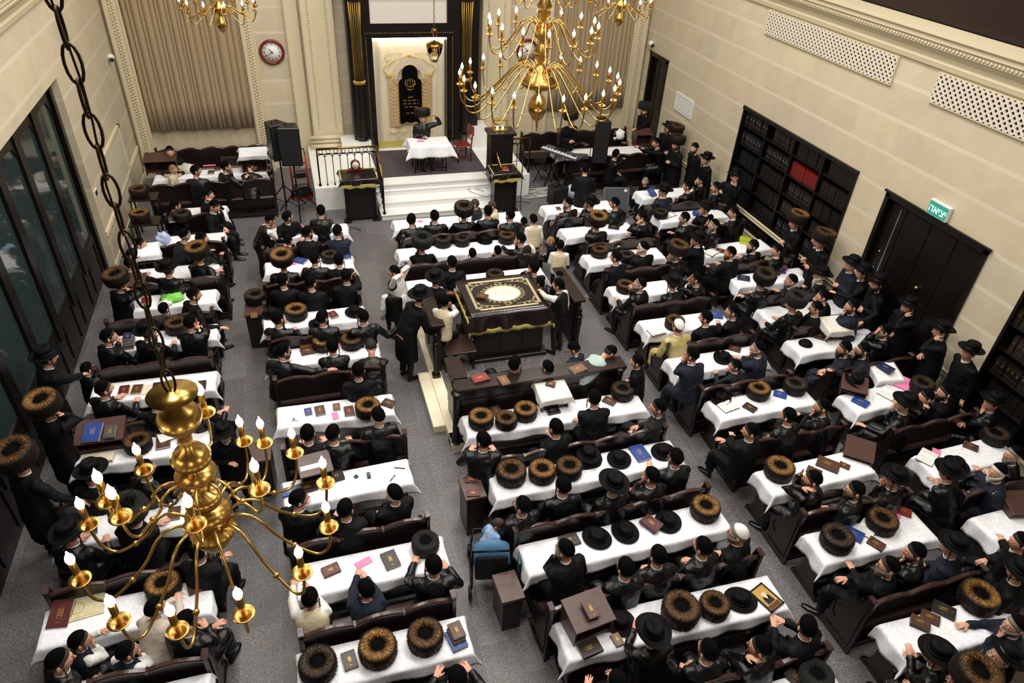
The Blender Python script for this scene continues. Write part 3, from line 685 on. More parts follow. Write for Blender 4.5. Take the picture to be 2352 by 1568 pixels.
# ---------------------------------------------------------------- hats
def fur_mesh(kind,seed):
    r=np.random.RandomState(seed); mb=MB()
    prof=[(.10,.0),(.165,.0),(.182,.03),(.189,.09),(.189,.14),(.182,.168),(.166,.184),(.13,.188),(.10,.183),(.083,.171),(.074,.15)]
    mb.lathe(prof,40)
    n=2600 if kind!='x' else 1400
    for k in range(n):
        a=r.uniform(0,2*PI); t=r.uniform(0,1)
        i=1+t*(len(prof)-2.2); i0=int(i); f=i-i0; R=prof[i0][0]*(1-f)+prof[i0+1][0]*f; z=prof[i0][1]*(1-f)+prof[i0+1][1]*f
        dr=prof[i0+1][0]-prof[i0][0]; dz=prof[i0+1][1]-prof[i0][1]; L=math.hypot(dr,dz)+1e-9; nr,nz=dz/L,-dr/L
        l=r.uniform(.012,.028); sl=r.uniform(.2,.7)
        # hair leans along the profile (up and over the rim) and a little sideways
        tr,tz=dr/L,dz/L; hr=nr*sl+tr*.7; hz=nz*sl+tz*.7; hl=math.hypot(hr,hz); hr/=hl; hz/=hl; sw=r.uniform(-.35,.35)
        ca,sa=math.cos(a),math.sin(a); b=np.array([R*ca,R*sa,z]); d=np.array([hr*ca-sw*sa,hr*sa+sw*ca,hz])*l; w=np.array([-sa,ca,0])*r.uniform(.0025,.005)
        nn=np.array([nr*ca,nr*sa,nz])*.003
        mb.add([b-w-nn,b+w-nn,b+d,b-nn*2],[(0,1,2),(0,2,3),(1,3,2)],True)
    me=bpy.data.meshes.new('fur_hat'); me.from_pydata(mb.v,[],mb.f); me.materials.append(FURS[kind]); me.polygons.foreach_set('use_smooth',mb.sm); me.update(); return me
FUR={k:[fur_mesh(k,i*7+j) for j in range(2)] for i,k in enumerate('gbkx')}
mb=MB(); mb.lathe([(.0,.172),(.03,.171),(.06,.166),(.082,.156),(.082,.13)],24); CAPM=mb.mesh('crown_cap',VELVET)
FURNAME={'g':'golden-tipped fur hat','b':'brown fur hat','k':'dark fur hat','x':'black fur hat'}
def fur_hat(kind,label,loc,rz=0,parent=None,scale=1.,rot=None,name='fur_hat'):
    o=put(name,random.choice(FUR[kind]),parent,loc,rot=rot or (0,0,random.uniform(0,6.28)),scale=scale); put('velvet_crown',CAPM,o)
    if parent is None: tag(o,label,'fur hat','fur hats laid on tables')
    return o
def hat_mesh(curl):
    mb=MB(); n=36; prof=[(.102,.012),(.105,.0),(.13,.0),(.16,.004),(.178,.012),(.182,.02),(.178,.022),(.155,.012),(.125,.009),(.103,.012),(.1,.03),(.098,.075),(.094,.105),(.08,.122),(.05,.126),(.02,.118),(0,.114)]
    vs=[];fs=[]
    for r,z in prof:
        for k in range(n):
            a=2*PI*k/n; up=curl*.022*(math.cos(2*a)+.4)*max(0,(r-.12)/.06)**2; rr=r*(1+.06*math.sin(a)**2)
            dent=.0
            if z>.1: dent=-.018*math.exp(-((r*math.cos(a))/.03)**2)*(1 if curl else 0)
            vs.append((rr*math.cos(a)*.97,rr*math.sin(a)*1.03,z+up+dent))
    for i in range(len(prof)-1):
        for k in range(n): k2=(k+1)%n; fs.append((i*n+k,i*n+k2,(i+1)*n+k2,(i+1)*n+k))
    mb.add(vs,fs,True); return mb.mesh('black_hat',FELT)
HATM=[hat_mesh(0),hat_mesh(1)]
mb=MB(); mb.lathe([(.1035,.014),(.105,.016),(.103,.04),(.1,.042)],36,sx=.97,sy=1.07,closed=True); BANDM=mb.mesh('hat_band',RIBBON)
def black_hat(label,loc,rz=0,parent=None,scale=1.,rot=None,curl=None,name='black_hat'):
    c=random.randint(0,1) if curl is None else curl
    o=put(name,HATM[c],parent,loc,rot=rot or (0,0,rz),scale=scale); put('hat_band',BANDM,o)
    if parent is None: tag(o,label,'hat','black hats laid on tables')
    return o
# ---------------------------------------------------------------- books
BC={'br':('brown leather','4a2d25'),'db':('dark brown','2c1c1a'),'bl':('blue','1f3f86'),'nv':('navy','16244f'),'bk':('black','1a191b'),'rd':('red','7d1f24'),'mr':('maroon','4f1a20'),'tn':('tan','6e4a30'),'gy':('grey','4a474a'),'yl':('yellow-green','a9b52c'),'pu':('purple','4a2a86')}
BOOKM={}
def book_meshes(col,sz):
    k=(col,sz)
    if k in BOOKM: return BOOKM[k]
    w,h,t=sz; m=simple('book_cover_'+BC[col][0].replace(' ','_').replace('-','_'),BC[col][1],.38,var=.12,vscale=30)
    mb=MB(); mb.box(-w/2,w/2,-h/2,h/2,0,.004); mb.box(-w/2,w/2,-h/2,h/2,t-.004,t); mb.box(-w/2,-w/2+.005,-h/2,h/2,.004,t-.004); c=mb.mesh('book',m,.0015)
    mb=MB(); mb.box(-w/2+.005,w/2-.005,-h/2+.005,h/2-.005,.004,t-.004); p=mb.mesh('page_block',PAGE)
    mb=MB(); a,b=w*.2,h*.16
    hx=[(-a*.6,0.02*h+b),(0,.02*h+b*1.5),(a*.6,.02*h+b),(a*.6,.02*h-b),(0,.02*h-b*1.5),(-a*.6,.02*h-b)]
    mb.tube([(x,y,t) for x,y in hx],.0022,4,True)
    for i in (-1,0,1): 
        for j in (-1,0,1,2): mb.box(i*a*.32-a*.1,i*a*.32+a*.1,j*b*.42-b*.14-.002,j*b*.42+b*.1-.002+.02*h*.0,t-.0005,t+.0012)
    mb.box(-a*.5,a*.5,-h*.34,-h*.325,t-.0005,t+.0012)
    for e in (.006,): 
        q=[(-w/2+.012,-h/2+.012),(w/2-.012,-h/2+.012),(w/2-.012,h/2-.012),(-w/2+.012,h/2-.012)]; mb.tube([(x,y,t) for x,y in q],.0012,4,True)
    g=mb.mesh('gilt_emblem',GOLD); BOOKM[k]=(c,p,g); return BOOKM[k]
SZ={'s':(.105,.15,.025),'m':(.145,.205,.032),'l':(.18,.25,.036),'x':(.22,.31,.04),'t':(.145,.205,.055),'p':(.12,.18,.012)}
def book(px,py,rot,col,sz,label,z=.787,tilt=0.):
    p=at(px,py,z+.02); p.z=z; c,pg,g=book_meshes(col,SZ[sz]); o=put('book',c,None,p,rot=(tilt,0,math.radians(rot))); put('page_block',pg,o); put('gilt_emblem',g,o)
    tag(o,label,'book'); return o
def open_book(px,py,rot,label,z=.787,s=1.):
    p=at(px,py,z+.02); p.z=z; o=None
    mb=MB(); mb.box(-.17*s,.17*s,-.12*s,.12*s,0,.006); o=obj('open_book',mb,simple('book_cover_dark','2c1c1a',.4),loc=p,rz=math.radians(rot))
    for sx in (-1,1):
        mb=MB(); pr=[(0,.006),(0,.018),(sx*.03*s,.034),(sx*.09*s,.032),(sx*.162*s,.022),(sx*.165*s,.006)]; mb.prism(pr,1,-.115*s,.115*s); q=obj('open_page',mb,WHITE,o)
        mb=MB()
        for i in range(9): mb.tube([(sx*(.03+.0)*s,(.09-i*.022)*s,.0345),(sx*.09*s,(.09-i*.022)*s,.033),(sx*.15*s,(.09-i*.022)*s,.0245)],.0012,4)
        obj('print_lines',mb,GREYP,q)
    tag(o,label,'book'); return o
# ---------------------------------------------------------------- shtenders, boxes
def shtender(px,py,label,z=.785,rot=0,w=.42,d=.34,h=.26,cover=None,board=True,yaw_px=None):
    p=at(px,py,z+h); p.z=z; e=empty('table_lectern',label,'lectern',p,math.radians(rot))
    for x in (-w/2+.01,w/2-.03):
        mb=MB(); mb.prism([(-d/2+.03,0),(d/2-.03,0),(d/2-.02,h-.0),(-d/2+.02,h-.07)],0,x,x+.02); obj('side_panel',mb,WOOD_B,e)
    mb=MB(); mb.prism([(-d/2,h-.075),(d/2,h-.0),(d/2,h+.02),(-d/2,h-.055)],0,-w/2,w/2); obj('sloped_top',mb,WOOD_B,e,bevel=.003)
    mb=MB(); mb.box(-w/2+.03,w/2-.03,-d/2+.04,d/2-.04,.06,.075); obj('shelf',mb,WOOD_B,e)
    mb=MB(); mb.box(-w/2+.03,w/2-.03,d/2-.045,d/2-.03,.0,h-.02); obj('rear_panel',mb,WOOD_B,e)
    if cover:
        mb=cloth_mb(w+.02,d+.03,.13,.11,.11,px,0); o=obj('lectern_cloth',mb,cover,loc=(p.x,p.y,p.z+h-.005)); o.rotation_euler=(.2,0,math.radians(rot)); m=o.modifiers.new('t','SOLIDIFY'); m.thickness=.004; m.offset=1
        return e,o
    return e
def side_box(px,py,label,w=.30,d=.42,h=.72,rot=0,z=None):
    p=at(px,py,h); p.z=0; e=empty('pew_end_box',label,'box',p,math.radians(rot))
    mb=MB(); mb.prism([(-w/2+.03,0),(w/2-.03,0),(w/2-.02,h-.04),(-w/2+.02,h-.04)],1,-d/2+.02,d/2-.02); obj('cabinet',mb,WOOD_Y,e,bevel=.006)
    mb=MB(); mb.box(-w/2,w/2,-d/2,d/2,h-.04,h); obj('top_board',mb,WOOD_B,e,bevel=.006)
    mb=MB(); mb.box(-w/2+.05,w/2-.05,-d/2+.012,-d/2+.022,.12,h-.12); obj('door_panel',mb,WOOD_Y,e); return e,p
# ---------------------------------------------------------------- rows (world metres; x ends, pew rail y, table back-edge y)
def ords(keys,blk):
    for i,k in enumerate(keys): ROWTXT[k]='%s row of %s'%(NTH[i],BLK[blk])
ords(['A0','A1','A2','A3','A4','A5','A6','A7','A8','A9','A10'],'A'); ords(['B1','B2','B2b','B3','B4','B4b','B5','B6','B7','B8'],'B')
ords(['C1','C2','C3'],'C'); ords(['D%d'%i for i in range(1,11)],'D'); ords(['E%d'%i for i in range(1,11)],'E')
for i,k in enumerate(['C4','C5','C6','C7','C8']): ROWTXT[k]='%s row behind the reading platform'%NTH[i]
# tables: key:(xl,xr,yback,rot)
TT={'A1':(-2.7,-1.75,16.1,0),'A2':(-3.0,-1.75,14.75,0),'A3':(-3.25,-1.8,13.42,0),'A4':(-3.3,-1.82,12.37,0),'A5':(-3.45,-1.75,11.15,2),'A6':(-3.45,-1.72,9.8,-1),'A7':(-3.4,-1.75,8.43,-1),'A8':(-3.35,-1.78,7.1,1.),'A9':(-3.28,-1.6,5.74,.5),'A10':(-3.2,-1.58,4.55,0),
'B1':(-.83,.82,14.7,-1.),'B2':(-.88,.78,13.2,-1.),'B3':(-.93,.78,11.23,.5),'B4':(-.85,.88,10.12,-1),'B5':(-.76,.9,8.62,-2.),'B6':(-.72,.92,7.10,2.),'B7':(-.62,1.11,5.68,.3),'B8':(-.66,1.13,4.53,0),
'C1':(1.9,4.85,14.62,-1.),'C2':(1.78,4.65,13.28,0),'C3':(1.75,4.5,11.95,.5),'C4':(1.92,4.75,7.80,-1.),'C5':(2.0,4.78,6.58,.5),'C6':(2.06,4.82,5.33,1.),'C7':(2.15,4.86,4.15,-1),'C8':(2.3,4.85,2.93,0),
'D1':(5.52,7.2,14.8,0),'D2':(5.55,7.2,13.56,1),'D3':(5.62,7.32,12.28,0),'D4':(5.64,7.3,10.93,.5),'D5':(5.73,7.38,9.66,0),'D6':(5.7,7.4,8.47,.5),'D7':(5.84,7.55,7.28,0),'D8':(5.74,7.44,5.73,1.5),'D9':(5.74,7.43,4.54,-1.),'D10':(5.81,7.52,3.18,-1.5),
'E1':(8.2,9.85,15.2,0),'E2':(8.08,9.8,13.87,0),'E3':(8.28,9.92,12.15,2),'E4':(8.3,10.0,10.82,.5),'E5':(8.2,9.9,9.56,-1),'E6':(8.15,9.9,8.5,1),'E7':(8.1,9.75,6.95,3.),'E8':(8.3,9.8,5.45,2.),'E9':(8.2,9.8,4.25,1.)}
for k,(a,b,y,r) in TT.items(): place_table(k,a,b,y,r,hx=.22 if k[0] in 'CDE' else .15,hy0=.16)
PP={'A0':(-3.3,-.8,17.03,0),'A1':(-2.95,-1.7,15.3,0),'A2':(-3.3,-1.72,13.95,0),'A3':(-3.3,-1.68,12.5,1),'A4':(-3.42,-1.8,11.28,1.5),'A5':(-3.38,-1.76,9.93,.5),'A6':(-3.4,-1.78,8.52,0),'A7':(-3.36,-1.74,7.15,1),'A8':(-3.22,-1.6,5.86,2),'A9':(-3.2,-1.58,4.65,-1),
'B1':(-.885,.735,13.42,0),'B2':(-.88,.74,11.97,0),'B3':(-.82,.8,10.18,0),'B4':(-.75,.87,9.09,.8),'B5':(-.68,.94,7.47,-2.5),'B6':(-.64,.96,5.85,2.),'B7':(-.58,1.03,4.65,2.),'B8':(-.5,1.1,3.5,0),
'C1':(1.94,4.64,13.38,0),'C2':(1.8,4.5,12.2,0),'C4':(1.98,4.68,6.67,1.),'C5':(2.02,4.72,5.44,1.5),'C6':(2.1,4.8,4.29,1.5),'C7':(2.13,4.83,3.04,0),
'D1':(5.5,7.12,13.65,-.5),'D2':(5.7,7.32,12.34,0),'D3':(5.66,7.28,11.17,.6),'D4':(5.67,7.29,9.87,.6),'D5':(5.74,7.36,8.59,-.5),'D6':(5.72,7.34,7.39,1.),'D7':(5.78,7.4,6.11,0),'D8':(5.77,7.39,4.73,-1),'D9':(5.76,7.38,3.41,1.5),'D10':(5.8,7.42,2.1,0),
'E1':(8.14,9.76,13.93,-.8),'E2':(8.11,9.73,12.7,.6),'E3':(8.22,9.84,10.93,1.5),'E4':(8.3,9.92,9.62,-1.5),'E5':(8.25,9.87,8.56,0),'E6':(8.16,9.78,7.32,2),'E7':(8.12,9.74,5.84,2.),'E8':(8.17,9.79,4.5,1.),'E9':(8.2,9.82,3.3,0)}
for k,(a,b,y,r) in PP.items(): place_pew(k,a,b,y,r)
# backless bench behind the second row, and the bench against the back wall
place_pew('B2b',-.88,.74,11.3,0,label='low backless wooden bench between the second and third rows left of the middle aisle',back=False)
ROWTXT['A0w']='bench against the back wall'
place_pew('A0w',-3.45,-.75,19.32,180,n=5,label='long scalloped wooden bench against the back wall under the left curtain')
place_table('A0',-3.4,-.85,18.35,0,hx=.12)
ROWTXT['F0']='bench against the back wall at right'
place_pew('F0',6.3,9.6,19.15,180,n=6,label='long scalloped wooden bench against the back wall under the right curtain')
ROWTXT['F1']='band corner before the right bench'
place_table('F1',7.0,9.55,18.25,0)
place_pew('F1',7.2,9.9,17.15,0,n=5,label='long wooden bench seen from behind, in front of the musicians at the back right')
# ================================================================ PEOPLE
def head_radius_pts(D):
    """surface of the head for unit directions D (n,3): face +y, up +z"""
    a,b,c=.078,.098,.120
    k=1/np.sqrt((D[:,0]/a)**2+(D[:,1]/b)**2+(D[:,2]/c)**2); P=D*k[:,None]
    x,y,z=P[:,0].copy(),P[:,1].copy(),P[:,2].copy()
    t=np.clip(-z/c,0,1); x*=1-.26*t**1.4
    back=(y<0)&(z<0); y[back]*=(1-.42*t[back])
    front=y>0; y[front]*=(1-.06*t[front])
    fr=np.clip(y/.09,0,1)
    e=lambda u,s: np.exp(-(u/s)**2)
    y+=fr*(.030*e(x,.012)*np.where(z>-.030,e(z+.030,.034),e(z+.030,.010)))       # nose
    y+=fr*(-.010*e(np.abs(x)-.033,.017)*e(z-.006,.014))                           # eye sockets
    y+=fr*(.005*e(z-.030,.012)*e(x,.055))                                          # brow
    y+=fr*(.006*e(x,.022)*(e(z+.066,.006)+e(z+.078,.006)))                         # lips
    y+=fr*(.010*e(x,.022)*e(z+.105,.014))                                          # chin
    return np.stack([x,y,z],1)
def dirs(phi,th): return np.stack([np.sin(th)*np.sin(phi),np.sin(th)*np.cos(phi),np.cos(th)],-1)
def g_head():
    NA,NP=44,30; u=np.linspace(-PI,PI,NA,endpoint=False); phi=u-.5*np.sin(u); th=np.linspace(0.02,PI-.02,NP)
    Ph,Th=np.meshgrid(phi,th); P=head_radius_pts(dirs(Ph,Th).reshape(-1,3))
    fs=[];mi=[]
    for i in range(NP-1):
        for k in range(NA):
            k2=(k+1)%NA; f=(i*NA+k,(i+1)*NA+k,(i+1)*NA+k2,i*NA+k2); fs.append(f)
            c=P[list(f)].mean(0); mi.append(3 if (abs(c[2]+.072)<.008 and abs(c[0])<.022 and c[1]>.06) else 0)
    fs.append(tuple(range(NA))[::1]); mi.append(0); fs.append(tuple((NP-1)*NA+k for k in range(NA))[::-1]); mi.append(0)
    V=[tuple(p) for p in P]
    def addmb(mb,m):
        o=len(V); V.extend(mb.v); fs.extend([tuple(o+i for i in f) for f in mb.f]); mi.extend([m]*len(mb.f))
    for s in (-1,1):
        e=MB(); e.M=T(s*.080,-.012,-.006)@Matrix.Rotation(s*.35,4,'Z'); e.ball((0,0,0),1,8,6,scale=(.011,.022,.034)); addmb(e,0)
        e=MB(); e.ball((s*.033,.080,.006),.0125,8,6); addmb(e,1)
        e=MB(); e.ball((s*.033,.0885,.006),.0062,6,4); addmb(e,2)
    return np.array(V),fs,mi
HEAD=g_head()
def cap_mesh(name,axis_t,ang,off,mat,flare=0.,thick=.006):
    """skullcap: a dome over the crown about an axis tipped back by axis_t"""
    NA,NR=28,9; V=[];fs=[]
    R=np.array(Matrix.Rotation(axis_t,3,'X'))
    for lay in (0,1):
        for i in range(NR+1):
            th=max(.001,ang*i/NR)
            ph=np.linspace(0,2*PI,NA,endpoint=False); D=dirs(ph,np.full(NA,th))@R.T; P=head_radius_pts(D)
            o=off*(1+.5*math.cos(th)) if lay==0 else -.004
            V.extend([tuple(p+d*o) for p,d in zip(P,D)])
    n1=(NR+1)*NA
    for i in range(NR):
        for k in range(NA):
            k2=(k+1)%NA; fs.append((i*NA+k,(i+1)*NA+k,(i+1)*NA+k2,i*NA+k2)); fs.append((n1+i*NA+k,n1+i*NA+k2,n1+(i+1)*NA+k2,n1+(i+1)*NA+k))
    for k in range(NA): k2=(k+1)%NA; fs.append((NR*NA+k,n1+NR*NA+k,n1+NR*NA+k2,NR*NA+k2))
    me=bpy.data.meshes.new(name); me.from_pydata(V,[],fs); me.materials.append(mat); me.polygons.foreach_set('use_smooth',[True]*len(fs)); me.update(); return me
KIP=cap_mesh('skullcap',.50,1.06,.012,VELVET); KIPW=cap_mesh('skullcap',.50,1.02,.012,WKIP)
def hair_mesh(name,mat,off,long=0.):
    NA,NR=36,11; V=[];fs=[]; ph=np.linspace(-PI,PI,NA,endpoint=False)
    lim=np.interp(np.abs(ph),[0,.5,1.0,1.35,1.6,2.1,PI],[.95,1.0,1.12,1.72,1.62,2.05,2.25+long])
    for lay in (0,1):
        for i in range(NR+1):
            th=np.maximum(lim*i/NR,.001); D=dirs(ph,th); P=head_radius_pts(D); o=off if lay==0 else -.006
            if lay==0 and i==NR: o=off*.3
            V.extend([tuple(p+d*o) for p,d in zip(P,D)])
    n1=(NR+1)*NA
    for i in range(NR):
        for k in range(NA):
            k2=(k+1)%NA; fs.append((i*NA+k,(i+1)*NA+k,(i+1)*NA+k2,i*NA+k2)); fs.append((n1+i*NA+k,n1+i*NA+k2,n1+(i+1)*NA+k2,n1+(i+1)*NA+k))
    for k in range(NA): k2=(k+1)%NA; fs.append((NR*NA+k,n1+NR*NA+k,n1+NR*NA+k2,NR*NA+k2))
    me=bpy.data.meshes.new(name); me.from_pydata(V,[],fs); me.materials.append(mat); me.polygons.foreach_set('use_smooth',[True]*len(fs)); me.update(); return me
HAIRM={k:hair_mesh('hair',hairm(k),.006) for k in HAIRC}
def beard_mesh(mat,ln,seed):
    r=np.random.RandomState(seed); NA,NV=19,9; ph=np.linspace(-1.62,1.62,NA); V=[];fs=[]
    for lay in (0,1):
        for j in range(NV):
            v=j/(NV-1)
            for k,p in enumerate(ph):
                front=max(0.,math.cos(p))**1.0; ztop=-.055-.012*front+.055*(abs(p)/1.62)**2.2
                # start on the cheek line, run down over the jaw and hang
                z0=ztop; z1=-.115-ln*front**1.5-.0*abs(p)
                z=z0+(z1-z0)*v; c=max(-.97,min(.97,max(z,-.112)/.120)); D=dirs(np.array([p]),np.array([math.acos(c)])); P=head_radius_pts(D)[0]
                if z<-.100: q=head_radius_pts(dirs(np.array([p]),np.array([math.acos(-.83)])))[0]; sh=1-.45*max(0,(-.100-z)/(.015+ln+1e-6))**1.5*.9; P=np.array([q[0]*sh,q[1]*(.98+.02*sh)+.02*front,z])
                o=(.016*math.sin(PI*min(1,v*1.2+.12))+.004) if lay==0 else -.008
                n=np.array([math.sin(p),math.cos(p),-.15]); P=P+n*(o+(r.uniform(-.002,.003) if lay==0 else 0)); V.append(tuple(P))
    n1=NV*NA
    for j in range(NV-1):
        for k in range(NA-1): fs.append((j*NA+k,(j+1)*NA+k,(j+1)*NA+k+1,j*NA+k+1)); fs.append((n1+j*NA+k,n1+j*NA+k+1,n1+(j+1)*NA+k+1,n1+(j+1)*NA+k))
    for k in range(NA-1): fs.append(((NV-1)*NA+k,n1+(NV-1)*NA+k,n1+(NV-1)*NA+k+1,(NV-1)*NA+k+1)); fs.append((k,k+1,n1+k+1,n1+k))
    for j in range(NV-1): fs.append((j*NA,n1+j*NA,n1+(j+1)*NA,(j+1)*NA)); a=NA-1; fs.append((j*NA+a,(j+1)*NA+a,n1+(j+1)*NA+a,n1+j*NA+a))
    me=bpy.data.meshes.new('beard'); me.from_pydata(V,[],fs); me.materials.append(mat); me.polygons.foreach_set('use_smooth',[True]*len(fs)); me.update(); return me
BEARDM={}
def beard(k,ln):
    if (k,ln) not in BEARDM: BEARDM[(k,ln)]=beard_mesh(hairm(k),ln,3)
    return BEARDM[(k,ln)]
LOCKM={}
def lock(k):
    if k not in LOCKM:
        mb=MB(); n=14; mb.tube([(.004*math.sin(i*1.3),.004*math.cos(i*1.3),-.15*i/n) for i in range(n+1)],[.007]*(n-2)+[.006,.005,.002],6); LOCKM[k]=mb.mesh('sidelock',hairm(k))
    return LOCKM[k]
def hand_geo(curl,seed=0):
    """right hand, wrist at origin, fingers +y, palm -z, thumb on -x"""
    mb=MB(); mb.M=Matrix()
    mb.tube([(0,-.02,0),(0,.0,0),(-.002,.03,0),(0,.06,-.002),(0,.082,-.004)],[.026,.029,.036,.039,.034],8); v=np.array(mb.v); v[:,2]*=.48; mb.v=[tuple(p) for p in v]
    for i,(x,l,spl) in enumerate(((-.029,.070,-.10),(-.010,.079,-.02),(.010,.074,.05),(.028,.058,.14))):
        a=0.; p=np.array([x,.076-abs(x+.005)*.12,-.002]); pts=[p-np.array([0,.02,0]),p]
        for j,f in enumerate((.45,.32,.23)):
            a+=curl*(.55 if j==0 else .8); p=p+l*f*np.array([math.sin(spl)*math.cos(a),math.cos(spl)*math.cos(a),-math.sin(a)]); pts.append(p)
        mb.tube(pts,[.0085,.0092,.0086,.0078,.006],6)
    p=np.array([-.022,.012,-.004]); pts=[p+np.array([.012,-.006,0]),p]
    for j,(f,d) in enumerate(((.034,(-.68,.72,-.15)),(.028,(-.4,.88,-.25)),(.022,(-.15,.95,-.3-curl*.3)))): d=np.array(d); p=p+f*d/np.linalg.norm(d); pts.append(p)
    mb.tube(pts,[.012,.0125,.0105,.0095,.0065],6)
    o=obj('t',mb,SKIN); m=o.modifiers.new('r','REMESH'); m.mode='VOXEL'; m.voxel_size=.0048; s=o.modifiers.new('s','SMOOTH'); s.factor=.4; s.iterations=2
    me=bpy.data.meshes.new_from_object(o.evaluated_get(bpy.context.evaluated_depsgraph_get())); bpy.data.objects.remove(o)
    V=np.array([q.co[:] for q in me.vertices]); F=[tuple(p.vertices) for p in me.polygons]; return V,F
HANDS={'flat':hand_geo(.12),'relax':hand_geo(.5),'fist':hand_geo(1.15)}
def superring(c,X,Y,hw,hd,n=20,e=2.4):
    out=[]
    for k in range(n):
        a=2*PI*k/n; ca,sa=math.cos(a),math.sin(a)
        out.append(tuple(c+X*(hw*abs(ca)**(2/e)*(1 if ca>0 else -1))+Y*(hd*abs(sa)**(2/e)*(1 if sa>0 else -1))))
    return out
def add_loft(mb,rings,cap=True):
    n=len(rings[0]); vs=[p for r in rings for p in r]; fs=[]
    for i in range(len(rings)-1):
        for k in range(n): k2=(k+1)%n; fs.append((i*n+k,i*n+k2,(i+1)*n+k2,(i+1)*n+k))
    if cap: fs+=[tuple(range(n))[::-1],tuple((len(rings)-1)*n+k for k in range(n))]
    mb.add(vs,fs,True)
def ik(S,Tg,a,b,pole):
    d=Tg-S; L=np.linalg.norm(d); mx=(a+b)*.985
    if L>mx: Tg=S+d/L*mx; d=Tg-S; L=mx
    if L<abs(a-b)+.05: L=abs(a-b)+.05
    u=d/np.linalg.norm(d); x=(a*a-b*b+L*L)/(2*L); h=math.sqrt(max(0,a*a-x*x)); p=pole-u*np.dot(pole,u); p/=max(np.linalg.norm(p),1e-6)
    return S+u*x+p*h,Tg
SHOEM=None
def shoe_mesh():
    mb=MB(); rings=[]
    for y,w,h in ((-.07,.026,.05),(-.06,.034,.075),(-.02,.036,.078),(.04,.04,.055),(.1,.044,.045),(.15,.04,.034),(.18,.028,.024),(.19,.01,.012)):
        rings.append([(w*math.cos(a),y,max(0,h*.5+h*.5*math.sin(a))) for a in np.linspace(0,2*PI,12,endpoint=False)])
    add_loft(mb,rings); return mb.mesh('shoe',SHOE)
SHOEM=shoe_mesh()
mb=MB()
for s in (-1,1): mb.tube([(s*.033+.021*math.cos(t),.102,.004+.017*math.sin(t)) for t in np.linspace(0,2*PI,14,endpoint=False)],.0018,4,True); mb.tube([(s*.054,.102,.008),(s*.082,.04,.008),(s*.084,-.02,.002)],.0016,4)
mb.tube([(-.012,.102,.006),(0,.106,.009),(.012,.102,.006)],.0016,4); GLASSM=mb.mesh('glasses',BLACKM)
PEND=[]  # garments and bodies waiting for their surfaces to be fused
PEOPLE=[]; REBBE=np.array([3.1,19.0,1.9])
def rotz(v,yaw): c,s=math.cos(yaw),math.sin(yaw); return np.array([v[0]*c+v[1]*s,-v[0]*s+v[1]*c,v[2]])
def unrotz(v,yaw): c,s=math.cos(yaw),math.sin(yaw); return np.array([v[0]*c-v[1]*s,v[0]*s+v[1]*c,v[2]])
